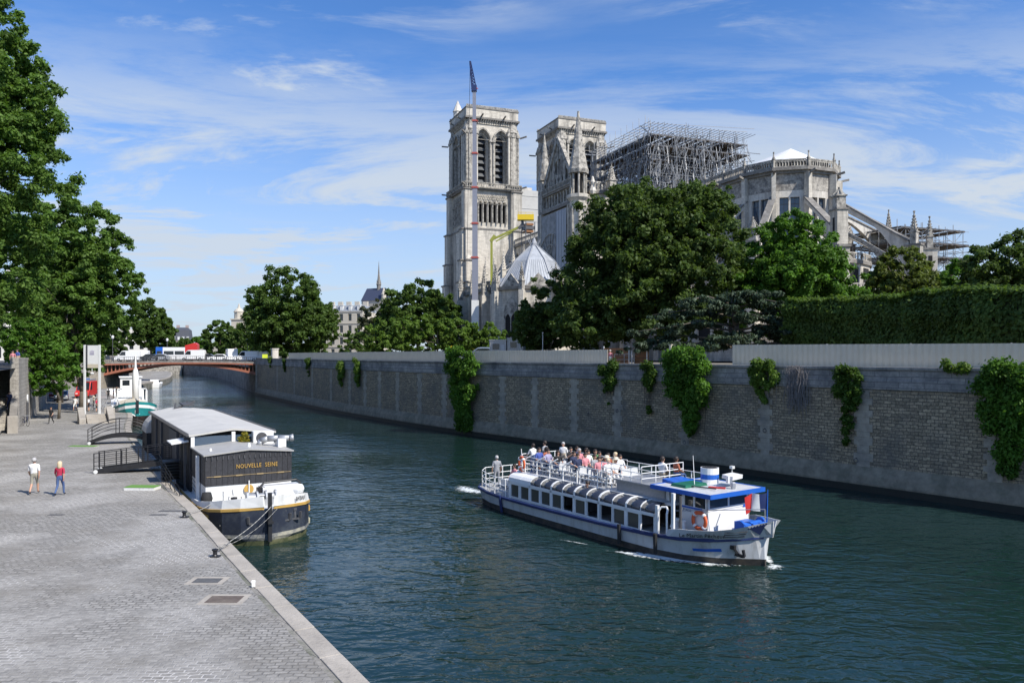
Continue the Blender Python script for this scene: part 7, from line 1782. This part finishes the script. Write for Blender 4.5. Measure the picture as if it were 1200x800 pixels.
# pale stone gate pier at the bridge end of the hoarding, yellow notice
o = empty('gate_pier', (at(322,160),160,7.2), R(-60), 'pale square pier at the bridge end of the left hoarding', 'pier'); g = MB(); g.box(-.6,.6,-.6,.6,0,2.3); g.box(-.7,.7,-.7,.7,2.3,2.5); g.build('shaft', MT['stone_pale'], o)
o = empty('yellow_notice', (at(310.5,163),163,7.2), 0, 'bright yellow notice board at the right end of the iron bridge', 'sign'); g = MB(); g.box(-.55,.55,-.03,.03,.5,1.3); g.build('panel', mat('yellow_film', (.75,.85,.05), .6), o); g = MB(); g.bar((-.4,.05,0), (-.4,.05,1.3), .07); g.bar((.4,.05,0), (.4,.05,1.3), .07); g.build('leg', MT['steel'], o)
# ------------------------------------------------------------------ quay furniture
def edge_at(Y):
    for a, b in zip(EL, EL[1:]):
        if a.y <= Y <= b.y: t = (Y-a.y)/(b.y-a.y); return a.lerp(b, t), (b-a).normalized()
def cover(px, py, w, d, label, m='dark_steel', name='drain_cover', cat='drain cover', grp='covers let into the paving', surround=True):
    Y = F*(EYE-QZ)/(py-HZ); p, dd = edge_at(Y); o = empty(name, (at(px,Y),Y,QZ), 0, label, cat, grp)
    if surround: g = MB(); g.box(-w/2-.16,w/2+.16,-d/2-.16,d/2+.16,-.1,.004); g.build('stone_surround', MT['coping'], o)
    g = MB(); g.box(-w/2,w/2,-d/2,d/2,-.05,.010); g.build('plate', mat(label.split()[0]+'_plate', (.115,.09,.075), .8, .25, 6, dirt=(.18,.15,.12)) if m == 'rust' else mat('iron_plate', (.10,.10,.10), .75, .25, 8), o, bevel=.004)
cover(263,702,.92,.62,'brown rectangular metal cover, nearest of those in the paving','rust')
cover(243,680,.80,.48,'dark grey rectangular metal cover just beyond the brown one')
cover(200,598.5,1.0,.34,'thin dark slab nearest the green mat, by the quay edge',surround=False)
cover(186,603,.75,.26,'shorter dark slab just left of the other by the quay edge',surround=False)
cover(66,603,.65,.26,'small dark cover alone in the middle of the quay',surround=False)
# bollards and stones at the edge
for px, py, lb in ((252,652,'nearest stubby iron bollard holding the barge mooring rope'),(216,606,'second iron bollard, behind the nearest one')):
    Y = F*(EYE-QZ)/(py-HZ); o = empty('bollard', (at(px,Y),Y,QZ), 0, lb, 'bollard', 'mooring bollards on the quay'); g = MB(); g.lathe([(.11,0),(.09,.05),(.07,.08),(.07,.19),(.11,.22),(.11,.26),(.05,.28)], (0,0,0), 12); g.cbox((.02,.0,.02), (.30,.24,.04)); g.build('post', MT['black'], o)
Y = F*6.9/(687-HZ); o = empty('paper_carton', (at(297,Y),Y,QZ), R(20), 'small white carton standing at the quay edge', 'carton'); g = MB(); g.loft([[(-.05,-.04,0),(.05,-.04,0),(.05,.04,0),(-.05,.04,0)], [(-.05,-.04,.14),(.05,-.04,.14),(.05,.04,.14),(-.05,.04,.14)], [(-.05,-.004,.19),(.05,-.004,.19),(.05,.004,.19),(-.05,.004,.19)]]); g.build('box', MT['white'], o)
Y = F*6.9/(642-HZ); 
def rope(name, pts, label, r=.022, sag=.3):
    g = MB(); P = []
    a, b = Vector(pts[0]), Vector(pts[1])
    for k in range(15): t = k/14; q = a.lerp(b, t); q.z -= sag*4*t*(1-t); P.append(q)
    g.path(P, r, 6); o = g.build(name, MT['rope'], None, smooth=True); tag(o, label, 'rope', 'mooring ropes of the theatre barge'); return o
def bgp(x, y, z): return tuple(BG.matrix_basis @ Vector((x, y, z)))
YB = F*6.9/(652-HZ); B1 = (at(252,YB), YB, QZ+.25); YC = F*6.9/(606-HZ); B2_ = (at(216,YC), YC, QZ+.25)
rope('mooring_rope', [B1, bgp(.28,.05,1.75)], 'pale rope from the nearest bollard up to the barge stem', .017, .18)
rope('mooring_rope', [B1, bgp(-1.0,.9,1.7)], 'thinner rope from the nearest bollard over the barge bow', .010, .35)
rope('mooring_rope', [B2_, bgp(-1.6,-2.2,1.75)], 'short rope from the second bollard to the barge shoulder', .016, .12)
rope('mooring_rope', [bgp(-3.0,-2.3,1.6), bgp(-.9,-1.9,.9)], 'slack rope hanging down the quay side of the barge bow', .02, .5)
# green mats
for px, py, w, d, lb in ((167,573,1.55,.75,'raised green mat on a white base near the quay edge'),(98,523,2.0,.7,'faded flat green mat beside the far gangway')):
    Y = F*6.9/(py-HZ); o = empty('green_mat', (at(px,Y),Y,QZ), R(-3), lb, 'mat'); g = MB(); hh = .14 if px > 150 else .03; g.box(-w/2,w/2,-d/2,d/2,0,hh); g.build('base', MT['white_dirty'], o); g = MB(); g.box(-w/2-.01,w/2+.01,-d/2-.01,d/2+.01,hh+.001,hh+.02); g.build('turf', mat('artificial_turf', (.12,.26,.05), .9, .15, 20), o)
# gangways
def gangway(px0, py, px1, z1, label, arch_, wid=1.3, nsteps=12):
    Y = F*(EYE-QZ)/(py-HZ); a = Vector((at(px0,Y), Y, QZ+.12)); b = Vector((at(px1,Y+1.0), Y+1.0, z1)); rz = math.atan2(b.y-a.y, b.x-a.x); L = (b-a).length; dz = b.z-a.z
    o = empty('gangway', a, rz, label, 'gangway', 'black gangways from the quay to the boats')
    g = MB(); n = 14; K = []
    def zf(t): return dz*t+(.38*4*t*(1-t) if arch_ else 0)
    for s in (0, wid):
        rr = []
        for k in range(n+1): t = k/n; z = zf(t); rr.append([(t*L,s-.05,z-.14),(t*L,s+.05,z-.14),(t*L,s+.05,z+.14),(t*L,s-.05,z+.14)])
        g.loft(rr)
    rr = []
    for k in range(n+1): t = k/n; z = zf(t); rr.append([(t*L,.05,z-.04),(t*L,wid-.05,z-.04),(t*L,wid-.05,z+.03),(t*L,.05,z+.03)])
    g.loft(rr); g.build('walkway', MT['black'], o)
    for s in (0, wid):
        g = MB()
        for hh in ((.3,.55,.8,1.05) if arch_ else (.32,.56,.80,1.04)):
            P = [Vector((k/n*L, s, zf(k/n)+hh+(.22*4*(k/n)*(1-k/n) if arch_ else 0))) for k in range(n+1)]; g.path(P, .016 if hh < 1 else .024, 5)
        for k in (0,1,4,5,8,9,12,13,14) if not arch_ else (0,7,14): t = k/14; g.tube((t*L,s,zf(t)), (t*L,s,zf(t)+1.06+(.22*4*t*(1-t) if arch_ else 0)), .03, .03, 6)
        g.build('railing', MT['black'], o)
    g = MB(); g.tube((.1,-.06,.0), (.1,wid+.06,.0), .12, .12, 10); g.build('roller', MT['white_dirty'], o); return o
gangway(110, 555, 200, 2.15, 'nearer black gangway with straight rails leading to the theatre barge side', False, 1.1)
gangway(103, 521, 168, 2.0, 'farther black gangway with arched rails, beyond the straight one', True, 1.2)
# stair landing with railings hanging by the barge
o = empty('boarding_stair', bgp(-11.2,-2.75,0), BG.rotation_euler.z, 'black metal boarding stair with long thin handrails between quay and barge', 'stair'); g = MB()
for k in range(7): g.box(-.2-k*.0,.9,-.45,.45,1.7+k*.16,1.73+k*.16); 
g.box(-.2,1.8,-.5,-.45,1.2,1.4); g.box(-.2,1.8,.45,.5,1.2,1.4); g.box(1.0,2.4,-.5,.3,1.45,1.5); g.build('tread', MT['black'], o); g = MB()
for y in (-.5,.5):
    for k in (0,.25,.5,.75): g.tube((.9,y,2.1+k), (5.8,y+.25,1.3+k*.9), .014, .014, 5); g.tube((-.3,y,2.2+k), (.9,y,2.1+k), .014, .014, 5)
    for t in (0,.25,.5,.75,1): g.tube((.9+4.9*t,y+.25*t,1.5-.3*t), (.9+4.9*t,y+.25*t,2.9-.9*t), .02, .02, 5)
g.build('handrail', MT['black'], o)
# gas fenders and cycles heap near far gangway -> bicycle by the wall
def bicycle(loc, rz, label):
    o = empty('bicycle', loc, rz, label, 'bicycle')
    for x in (-.52,.52):
        g = MB(); P = [Vector((x+.33*math.cos(2*PI*k/20),0,.34+.33*math.sin(2*PI*k/20))) for k in range(21)]; g.path(P, .02, 5)
        for k in range(6): g.tube((x,0,.34), (x+.33*math.cos(PI*k/3),0,.34+.33*math.sin(PI*k/3)), .004, .004, 3)
        g.build('wheel', MT['rubber'], o)
    g = MB()
    for a, b in (((-.52,0,.34),(-.1,0,.32)),((-.1,0,.32),(-.2,0,.85)),((-.2,0,.78),(.38,0,.82)),((-.1,0,.32),(.40,0,.72)),((.36,0,.95),(.52,0,.34)),((-.52,0,.34),(-.2,0,.78))): g.tube(a, b, .018, .018, 6)
    g.build('frame', MT['navy'], o); g = MB(); g.cbox((-.22,0,.90), (.26,.13,.06)); g.build('saddle', MT['black'], o); g = MB(); g.tube((.34,-.28,1.02), (.34,.28,1.02), .014, .014, 6); g.tube((.36,0,.9), (.34,0,1.02), .014, .014, 6); g.build('handlebar', MT['steel'], o)
Y = F*6.9/(499-HZ); bicycle((at(29.5,Y),Y,QZ), R(-35), 'bicycle leaning against the embankment wall near its pale notices')
# wall notices and doors
for px, Yy, z0, z1, lb in ((27.5,79.8,1.9,4.2,'left of two narrow pale notices on the embankment wall'),(35.5,84,2.0,4.4,'right of two narrow pale notices on the embankment wall')):
    p = None
    for a, b in zip(WLn, WLn[1:]):
        if a.y <= Yy <= b.y: t = (Yy-a.y)/(b.y-a.y); p = a.lerp(b, t); d = (b-a).normalized()
    nn = Vector((d.y, -d.x)); o = empty('wall_notice', (p.x+nn.x*.03, p.y+nn.y*.03, z0), math.atan2(d.y, d.x), lb, 'notice'); g = MB(); g.box(-.75,.75,-.08,-.0,0,z1-z0-.5); g.build('dark_board', MT['dark_steel'], o)
    g = MB(); g.tube((0,-.09,z1-z0-.2), (0,-.0,z1-z0-.2), .42, .42, 16); g.build('round_plate', MT['white'], o)
# sign mast
def sign_mast():
    Y = 90.7; x0, x1 = at(99.3,Y), at(116.6,Y); c = (x0+x1)/2; o = empty('sign_mast', (c,Y,QZ), 0, 'tall white sign panel between two slim posts at the head of the boat landing', 'sign'); w = (x1-x0)/2; ht = zat(404,Y)-QZ
    for s in (-1, 1): g = MB(); g.box(s*w-.10,s*w+.10,-.08,.08,0,ht); g.build('post', MT['white'], o)
    g = MB(); zb = zat(431,Y)-QZ; g.box(-w+.35,w-.1,-.05,.05,zb,ht-.05); g.build('panel', MT['white'], o); g = MB(); g.box(-w+.18,-w+.34,-.06,.06,zb,ht); g.build('dark_edge', MT['dark_steel'], o)
    g = MB(); cz = (zb+ht)/2+.45
    for k in range(4): g.box(-.22+k*.13,-.17+k*.13,-.062,-.051,cz-.05,cz+.28-.06*abs(k-1.5))
    g.box(-.26,.26,-.062,-.051,cz-.14,cz-.09); g.box(-.26,.26,-.062,-.051,cz-.26,cz-.2); g.build('emblem', mat('violet_print', (.22,.18,.35), .6), o)
    g = MB(); g.box(-w+.35,w-.1,-.056,-.051,zb,zb+.45); g.build('grey_strip', MT['hoarding'], o)
    g = MB(); g.lathe([(.0,.22),(.16,.2),(.2,.1),(.1,0)], (0.0,0,zb-.75), 10); g.bar((0,0,zb-.5), (0,0,zb), .05); g.build('lamp', MT['white'], o)
sign_mast()
# stone steps and blocks of the landing
o = empty('landing_steps', (at(113,80),80,QZ), R(32), 'pale stone landing steps with low side blocks below the sign mast', 'steps')
for k in range(5): g = MB(); g.box(-.9,.9,-1.8+k*.55,-1.25+k*.55,-.6,.12+.16*k); g.build('step', MT['coping'], o)
for s in (-1.35, 1.25): g = MB(); g.loft([[(s-.3,-2.0,-.3),(s+.3,-2.0,-.3),(s+.3,-2.0,.5),(s-.3,-2.0,.5)], [(s-.3,1.2,-.3),(s+.3,1.2,-.3),(s+.3,1.2,1.5),(s-.3,1.2,1.5)]]); g.build('side_block', MT['coping'], o, bevel=.04)
for i, (px, py, lb) in enumerate(((126,491,'pale stone block standing right of the landing steps'),(131,487,'second pale block by the water beside the landing steps'))):
    Y = F*6.9/(py-HZ); o = empty('stone_block', (at(px,Y),Y,QZ), R(25), lb, 'stone block'); g = MB(); g.loft([[(-.35,-.3,-.1),(.35,-.3,-.1),(.35,.3,-.1),(-.35,.3,-.1)], [(-.3,-.26,1.2-i*.4),(.3,-.26,1.2-i*.4),(.3,.26,1.3-i*.4),(-.3,.26,1.3-i*.4)]]); g.build('block', MT['coping'], o, bevel=.04)
g = MB()
rs = random.Random(5)
o = empty('scrap_heap', (at(119,97),97,QZ), 0, 'jumble of grey poles and bicycles between sign mast and moored barge', 'heap')
for k in range(26): a = Vector((rs.uniform(-1.2,1.5), rs.uniform(-2,2), rs.uniform(0,.3))); g.bar(a, a+Vector((rs.uniform(-.8,.8), rs.uniform(-.8,.8), rs.uniform(.3,1.3))), .06)
g.build('poles', MT['steel'], o)
# ------------------------------------------------------------------ stairs of the embankment at the left edge
def stairs():
    d = Vector((-.51,.86)).normalized(); base = Vector((at(6,69.5), 69.5)); rz = math.atan2(d.y, d.x)
    o = empty('stone_stairs', (base.x, base.y, QZ), rz, 'broad stone staircase climbing from the lower quay at the left edge', 'stairs')
    # local x along the wall (away), y to the left (landward)
    g = MB(); n = 17
    for k in range(n): g.box(k*.36, k*.36+.37, -.3, 5.5, -.2, .165*(k+1))
    g.box(n*.36, n*.36+2.0, -.3, 5.5, -.2, .165*n+.0); 
    m = 16
    for k in range(m): g.box(n*.36+2+k*.36, n*.36+2+k*.36+.37, -.3, 5.5, -.2, .165*(n+k+1))
    g.build('flight', MT['retaining'], o)
    g = MB(); g.loft([[(-1.0,-.9,-.1),(-1.0,-.3,-.1),(-1.0,-.3,1.0),(-1.0,-.9,1.0)], [(n*.36,-.9,-.1),(n*.36,-.3,-.1),(n*.36,-.3,3.9),(n*.36,-.9,3.9)], [(n*.36+2,-.9,-.1),(n*.36+2,-.3,-.1),(n*.36+2,-.3,3.95),(n*.36+2,-.9,3.95)], [(n*.36+m*.36+2,-.9,-.1),(n*.36+m*.36+2,-.3,-.1),(n*.36+m*.36+2,-.3,6.6),(n*.36+m*.36+2,-.9,6.6)]]); g.build('cheek_wall', MT['stone_dark'], o)
    g = MB(); g.box(-1.5,-.9,-1.0,-.2,-.1,1.5); g.build('foot_pier', MT['coping'], o, bevel=.04)
stairs()
o = empty('parapet_block', (at(30,86),86,UPZ), R(-28), 'pale stone block on top of the embankment wall at the head of the stairs', 'stone block'); g = MB(); g.box(-1.3,1.3,-.5,.5,0,1.6); g.box(-1.4,1.4,-.6,.6,1.6,1.75); g.build('block', MT['coping'], o)
tree_px(21, 42, 400, 416, 92, 'small yellow-green clipped shrub behind the head of the stairs', nl=3500, size=.22, m='leaf_light', seed=91, trunk=.08, base=UPZ, name='bush', cat='bush')
# ------------------------------------------------------------------ distant buildings
def facade_block(name, loc, rz, w, d, h, floors, bays, label, wallm, roofm_, roof_h=3.5, mansard=True, dormers=0, shut=None, chim=3):
    o = empty(name, loc, rz, label, 'building'); g = MB(); fh = h/floors; bw = w/bays
    holes = [rect(-w/2+bw*(i+.5)-bw*.2, -w/2+bw*(i+.5)+bw*.2, fh*j+fh*.22, fh*j+fh*.82) for i in range(bays) for j in range(floors)]
    g.plate(rect(-w/2,w/2,0,h), holes, face_frame((0,-d/2,0), (0,-1,0)), .4); g.box(-w/2,w/2,-d/2+.6,d/2,0,h-.01); nb = max(2, int(d/bw))
    for j in range(1, floors+1): g.box(-w/2-.15,w/2+.15,-d/2-.2,-d/2+.02,fh*j-.15,fh*j+.1)
    g.build('wall', wallm, o)
    for i in range(bays):
        for j in range(floors): x = -w/2+bw*(i+.5); q = MB(); q.box(x-bw*.2,x+bw*.2,-d/2+.3,-d/2+.35,fh*j+fh*.22,fh*j+fh*.82); q.build('window', MT['glass'], o)
    g = MB()
    if mansard: g.loft([[(-w/2,-d/2,h+.1),(w/2,-d/2,h+.1),(w/2,d/2,h+.1),(-w/2,d/2,h+.1)], [(-w/2+.6,-d/2+1.2,h+roof_h),(w/2-.6,-d/2+1.2,h+roof_h),(w/2-.6,d/2-1.2,h+roof_h),(-w/2+.6,d/2-1.2,h+roof_h)], [(-w/2+2,-.3,h+roof_h*1.25),(w/2-2,-.3,h+roof_h*1.25),(w/2-2,.3,h+roof_h*1.25),(-w/2+2,.3,h+roof_h*1.25)]])
    else: g.loft([[(-w/2,-d/2,h),(w/2,-d/2,h),(w/2,d/2,h),(-w/2,d/2,h)], [(-w/2,-.2,h+roof_h),(w/2,-.2,h+roof_h),(w/2,.2,h+roof_h),(-w/2,.2,h+roof_h)]])
    r = g.build('roof', roofm_, o)
    for k in range(chim): q = MB(); x = -w/2+w*(k+.5)/chim; q.box(x-.9,x+.9,-.5,.5,h+roof_h*.8,h+roof_h*1.25+1.4); q.build('chimney', wallm, r)
    for k in range(dormers): q = MB(); x = -w/2+w*(k+.5)/dormers; q.box(x-.6,x+.6,-d/2+.1,-d/2+1.6,h+.5,h+2.3); q.box(x-.75,x+.75,-d/2,-d/2+1.7,h+2.3,h+2.5); q.build('dormer', MT['white_dirty'], r)
    return o
cream = brick_mat('cream_ashlar', (.58,.53,.44), (.52,.47,.39), (.40,.36,.30), 1.2, .45, .015, 'wall', jitter=.15); slate = mat('slate_roof', (.07,.075,.09), .6, .2, 2)
facade_block('apartment_house', (at(409,300),300,6.9), R(-12), 17, 14, 17.5, 4, 5, 'cream stone block with chimneys seen between the lone round tree and the bushes', cream, mat('zinc_roof', (.25,.27,.30), .5, .1, 2), 2.2, True, 5, chim=5)
facade_block('town_house', (at(214,470),470,6.9), R(15), 10, 14, 9.5, 3, 4, 'slate-roofed house with dormers at the end of the river view', mat('pinkish_wall', (.36,.29,.27), .9, .1, 2), slate, 6.5, True, 4, chim=2)
facade_block('town_house', (at(150,280),280,6.9), R(20), 13, 10, 5.5, 2, 4, 'low white building with sloping roof behind the left end of the bridge', mat('white_render', (.62,.60,.56), .9, .06, 2), mat('pale_tile_roof', (.42,.40,.36), .8, .15, 2), 5.0, False, 0, chim=1)
facade_block('town_house', (at(36,170),170,6.9), R(25), 14, 12, 15, 4, 4, 'pale building glimpsed through the poplars at the left edge', mat('pale_render', (.66,.64,.58), .9, .06, 2), slate, 3, True, 3, chim=2)
facade_block('town_house', (at(-30,180),180,6.9), R(25), 22, 12, 15, 4, 6, 'white building behind the tall poplar at the far left edge', mat('white_plaster', (.62,.61,.57), .9, .06, 2), slate, 3, True, 3, chim=2)
def chapel():
    Y = 420; o = empty('chapel', (at(441,Y),Y,7), R(-25), 'distant chapel with steep dark roof and a needle-thin spire', 'chapel')
    z0 = zat(353,Y)-7; z1 = zat(341,Y)-7; g = MB(); g.box(-6,6,-5,5,0,z0); g.build('wall', cream, o); g = MB(); g.loft([[(-6.3,-5.3,z0),(6.3,-5.3,z0),(6.3,5.3,z0),(-6.3,5.3,z0)], [(-6,-.1,z1+1.5),(6,-.1,z1+1.5),(6,.1,z1+1.5),(-6,.1,z1+1.5)]]); r = g.build('roof', mat('blue_slate', (.05,.06,.10), .5, .15, 2), o)
    g = MB(); zt = zat(306,Y)-7; g.lathe([(1.1,z1),(1.1,z1+3),(1.4,z1+3.4),(.9,z1+5),(.45,z1+9),(.05,zt)], (1.6,0,0), 8)
    for k in range(6): a = PI*k/3; g.lathe([(.2,z1+3),(.02,z1+6)], (1.6+1.2*math.cos(a),1.2*math.sin(a),0), 5)
    g.build('spire', MT['stone_dark'], r)
    g = MB(); g.lathe([(1.2,0),(1.2,z0+3),(1.4,z0+3.2),(.05,z0+7)], (7.5,-4,0), 8); g.build('side_turret', cream, o)
chapel()
Y = 330; o = empty('domed_tower', (at(280,Y),Y,7), 0, 'pale church tower top peeking over the trees left of the lone round tree', 'tower'); g = MB(); zt = zat(375,Y)-7; g.box(-2.4,2.4,-2.4,2.4,0,zt); g.box(-2.8,2.8,-2.8,2.8,zt,zt+.5); g.lathe([(1.9,0),(1.9,2.6),(2.2,2.9),(1.5,3.9),(.6,4.6),(.4,5.4),(.1,6.6)], (0,0,zt+.5), 10); g.build('tower_wall', cream, o)
# lamp posts on far bank
def lamp_post(loc, label):
    o = empty('street_lamp', loc, 0, label, 'street lamp', 'street lamps by the iron bridge'); g = MB(); g.lathe([(.16,0),(.12,.6),(.06,.8),(.05,4.2)], (0,0,0), 8); g.build('pole', MT['dark_steel'], o); g = MB(); g.lathe([(.05,0),(.22,.15),(.26,.5),(.1,.7)], (0,0,4.2), 8); g.build('lantern', MT['white_dirty'], o)
lamp_post((at(196,172),172,7.1), 'street lamp behind the red bus'); lamp_post((at(290,176),176,7.1), 'street lamp behind the right part of the bridge'); lamp_post((at(132,150),150,7.2), 'street lamp at the left end of the bridge')
g = MB(); g.tube((0,0,0), (0,0,9), .09, .06, 6); o = empty('far_post', (at(636,88),88,GZ), 0, 'thin pale post before the dark shrubby tree', 'post'); g = MB(); g.tube((0,0,0), (0,0,3.6), .05, .04, 6); g.cbox((0,0,3.6), (.14,.14,.12)); g.build('shaft', MT['white_dirty'], o)
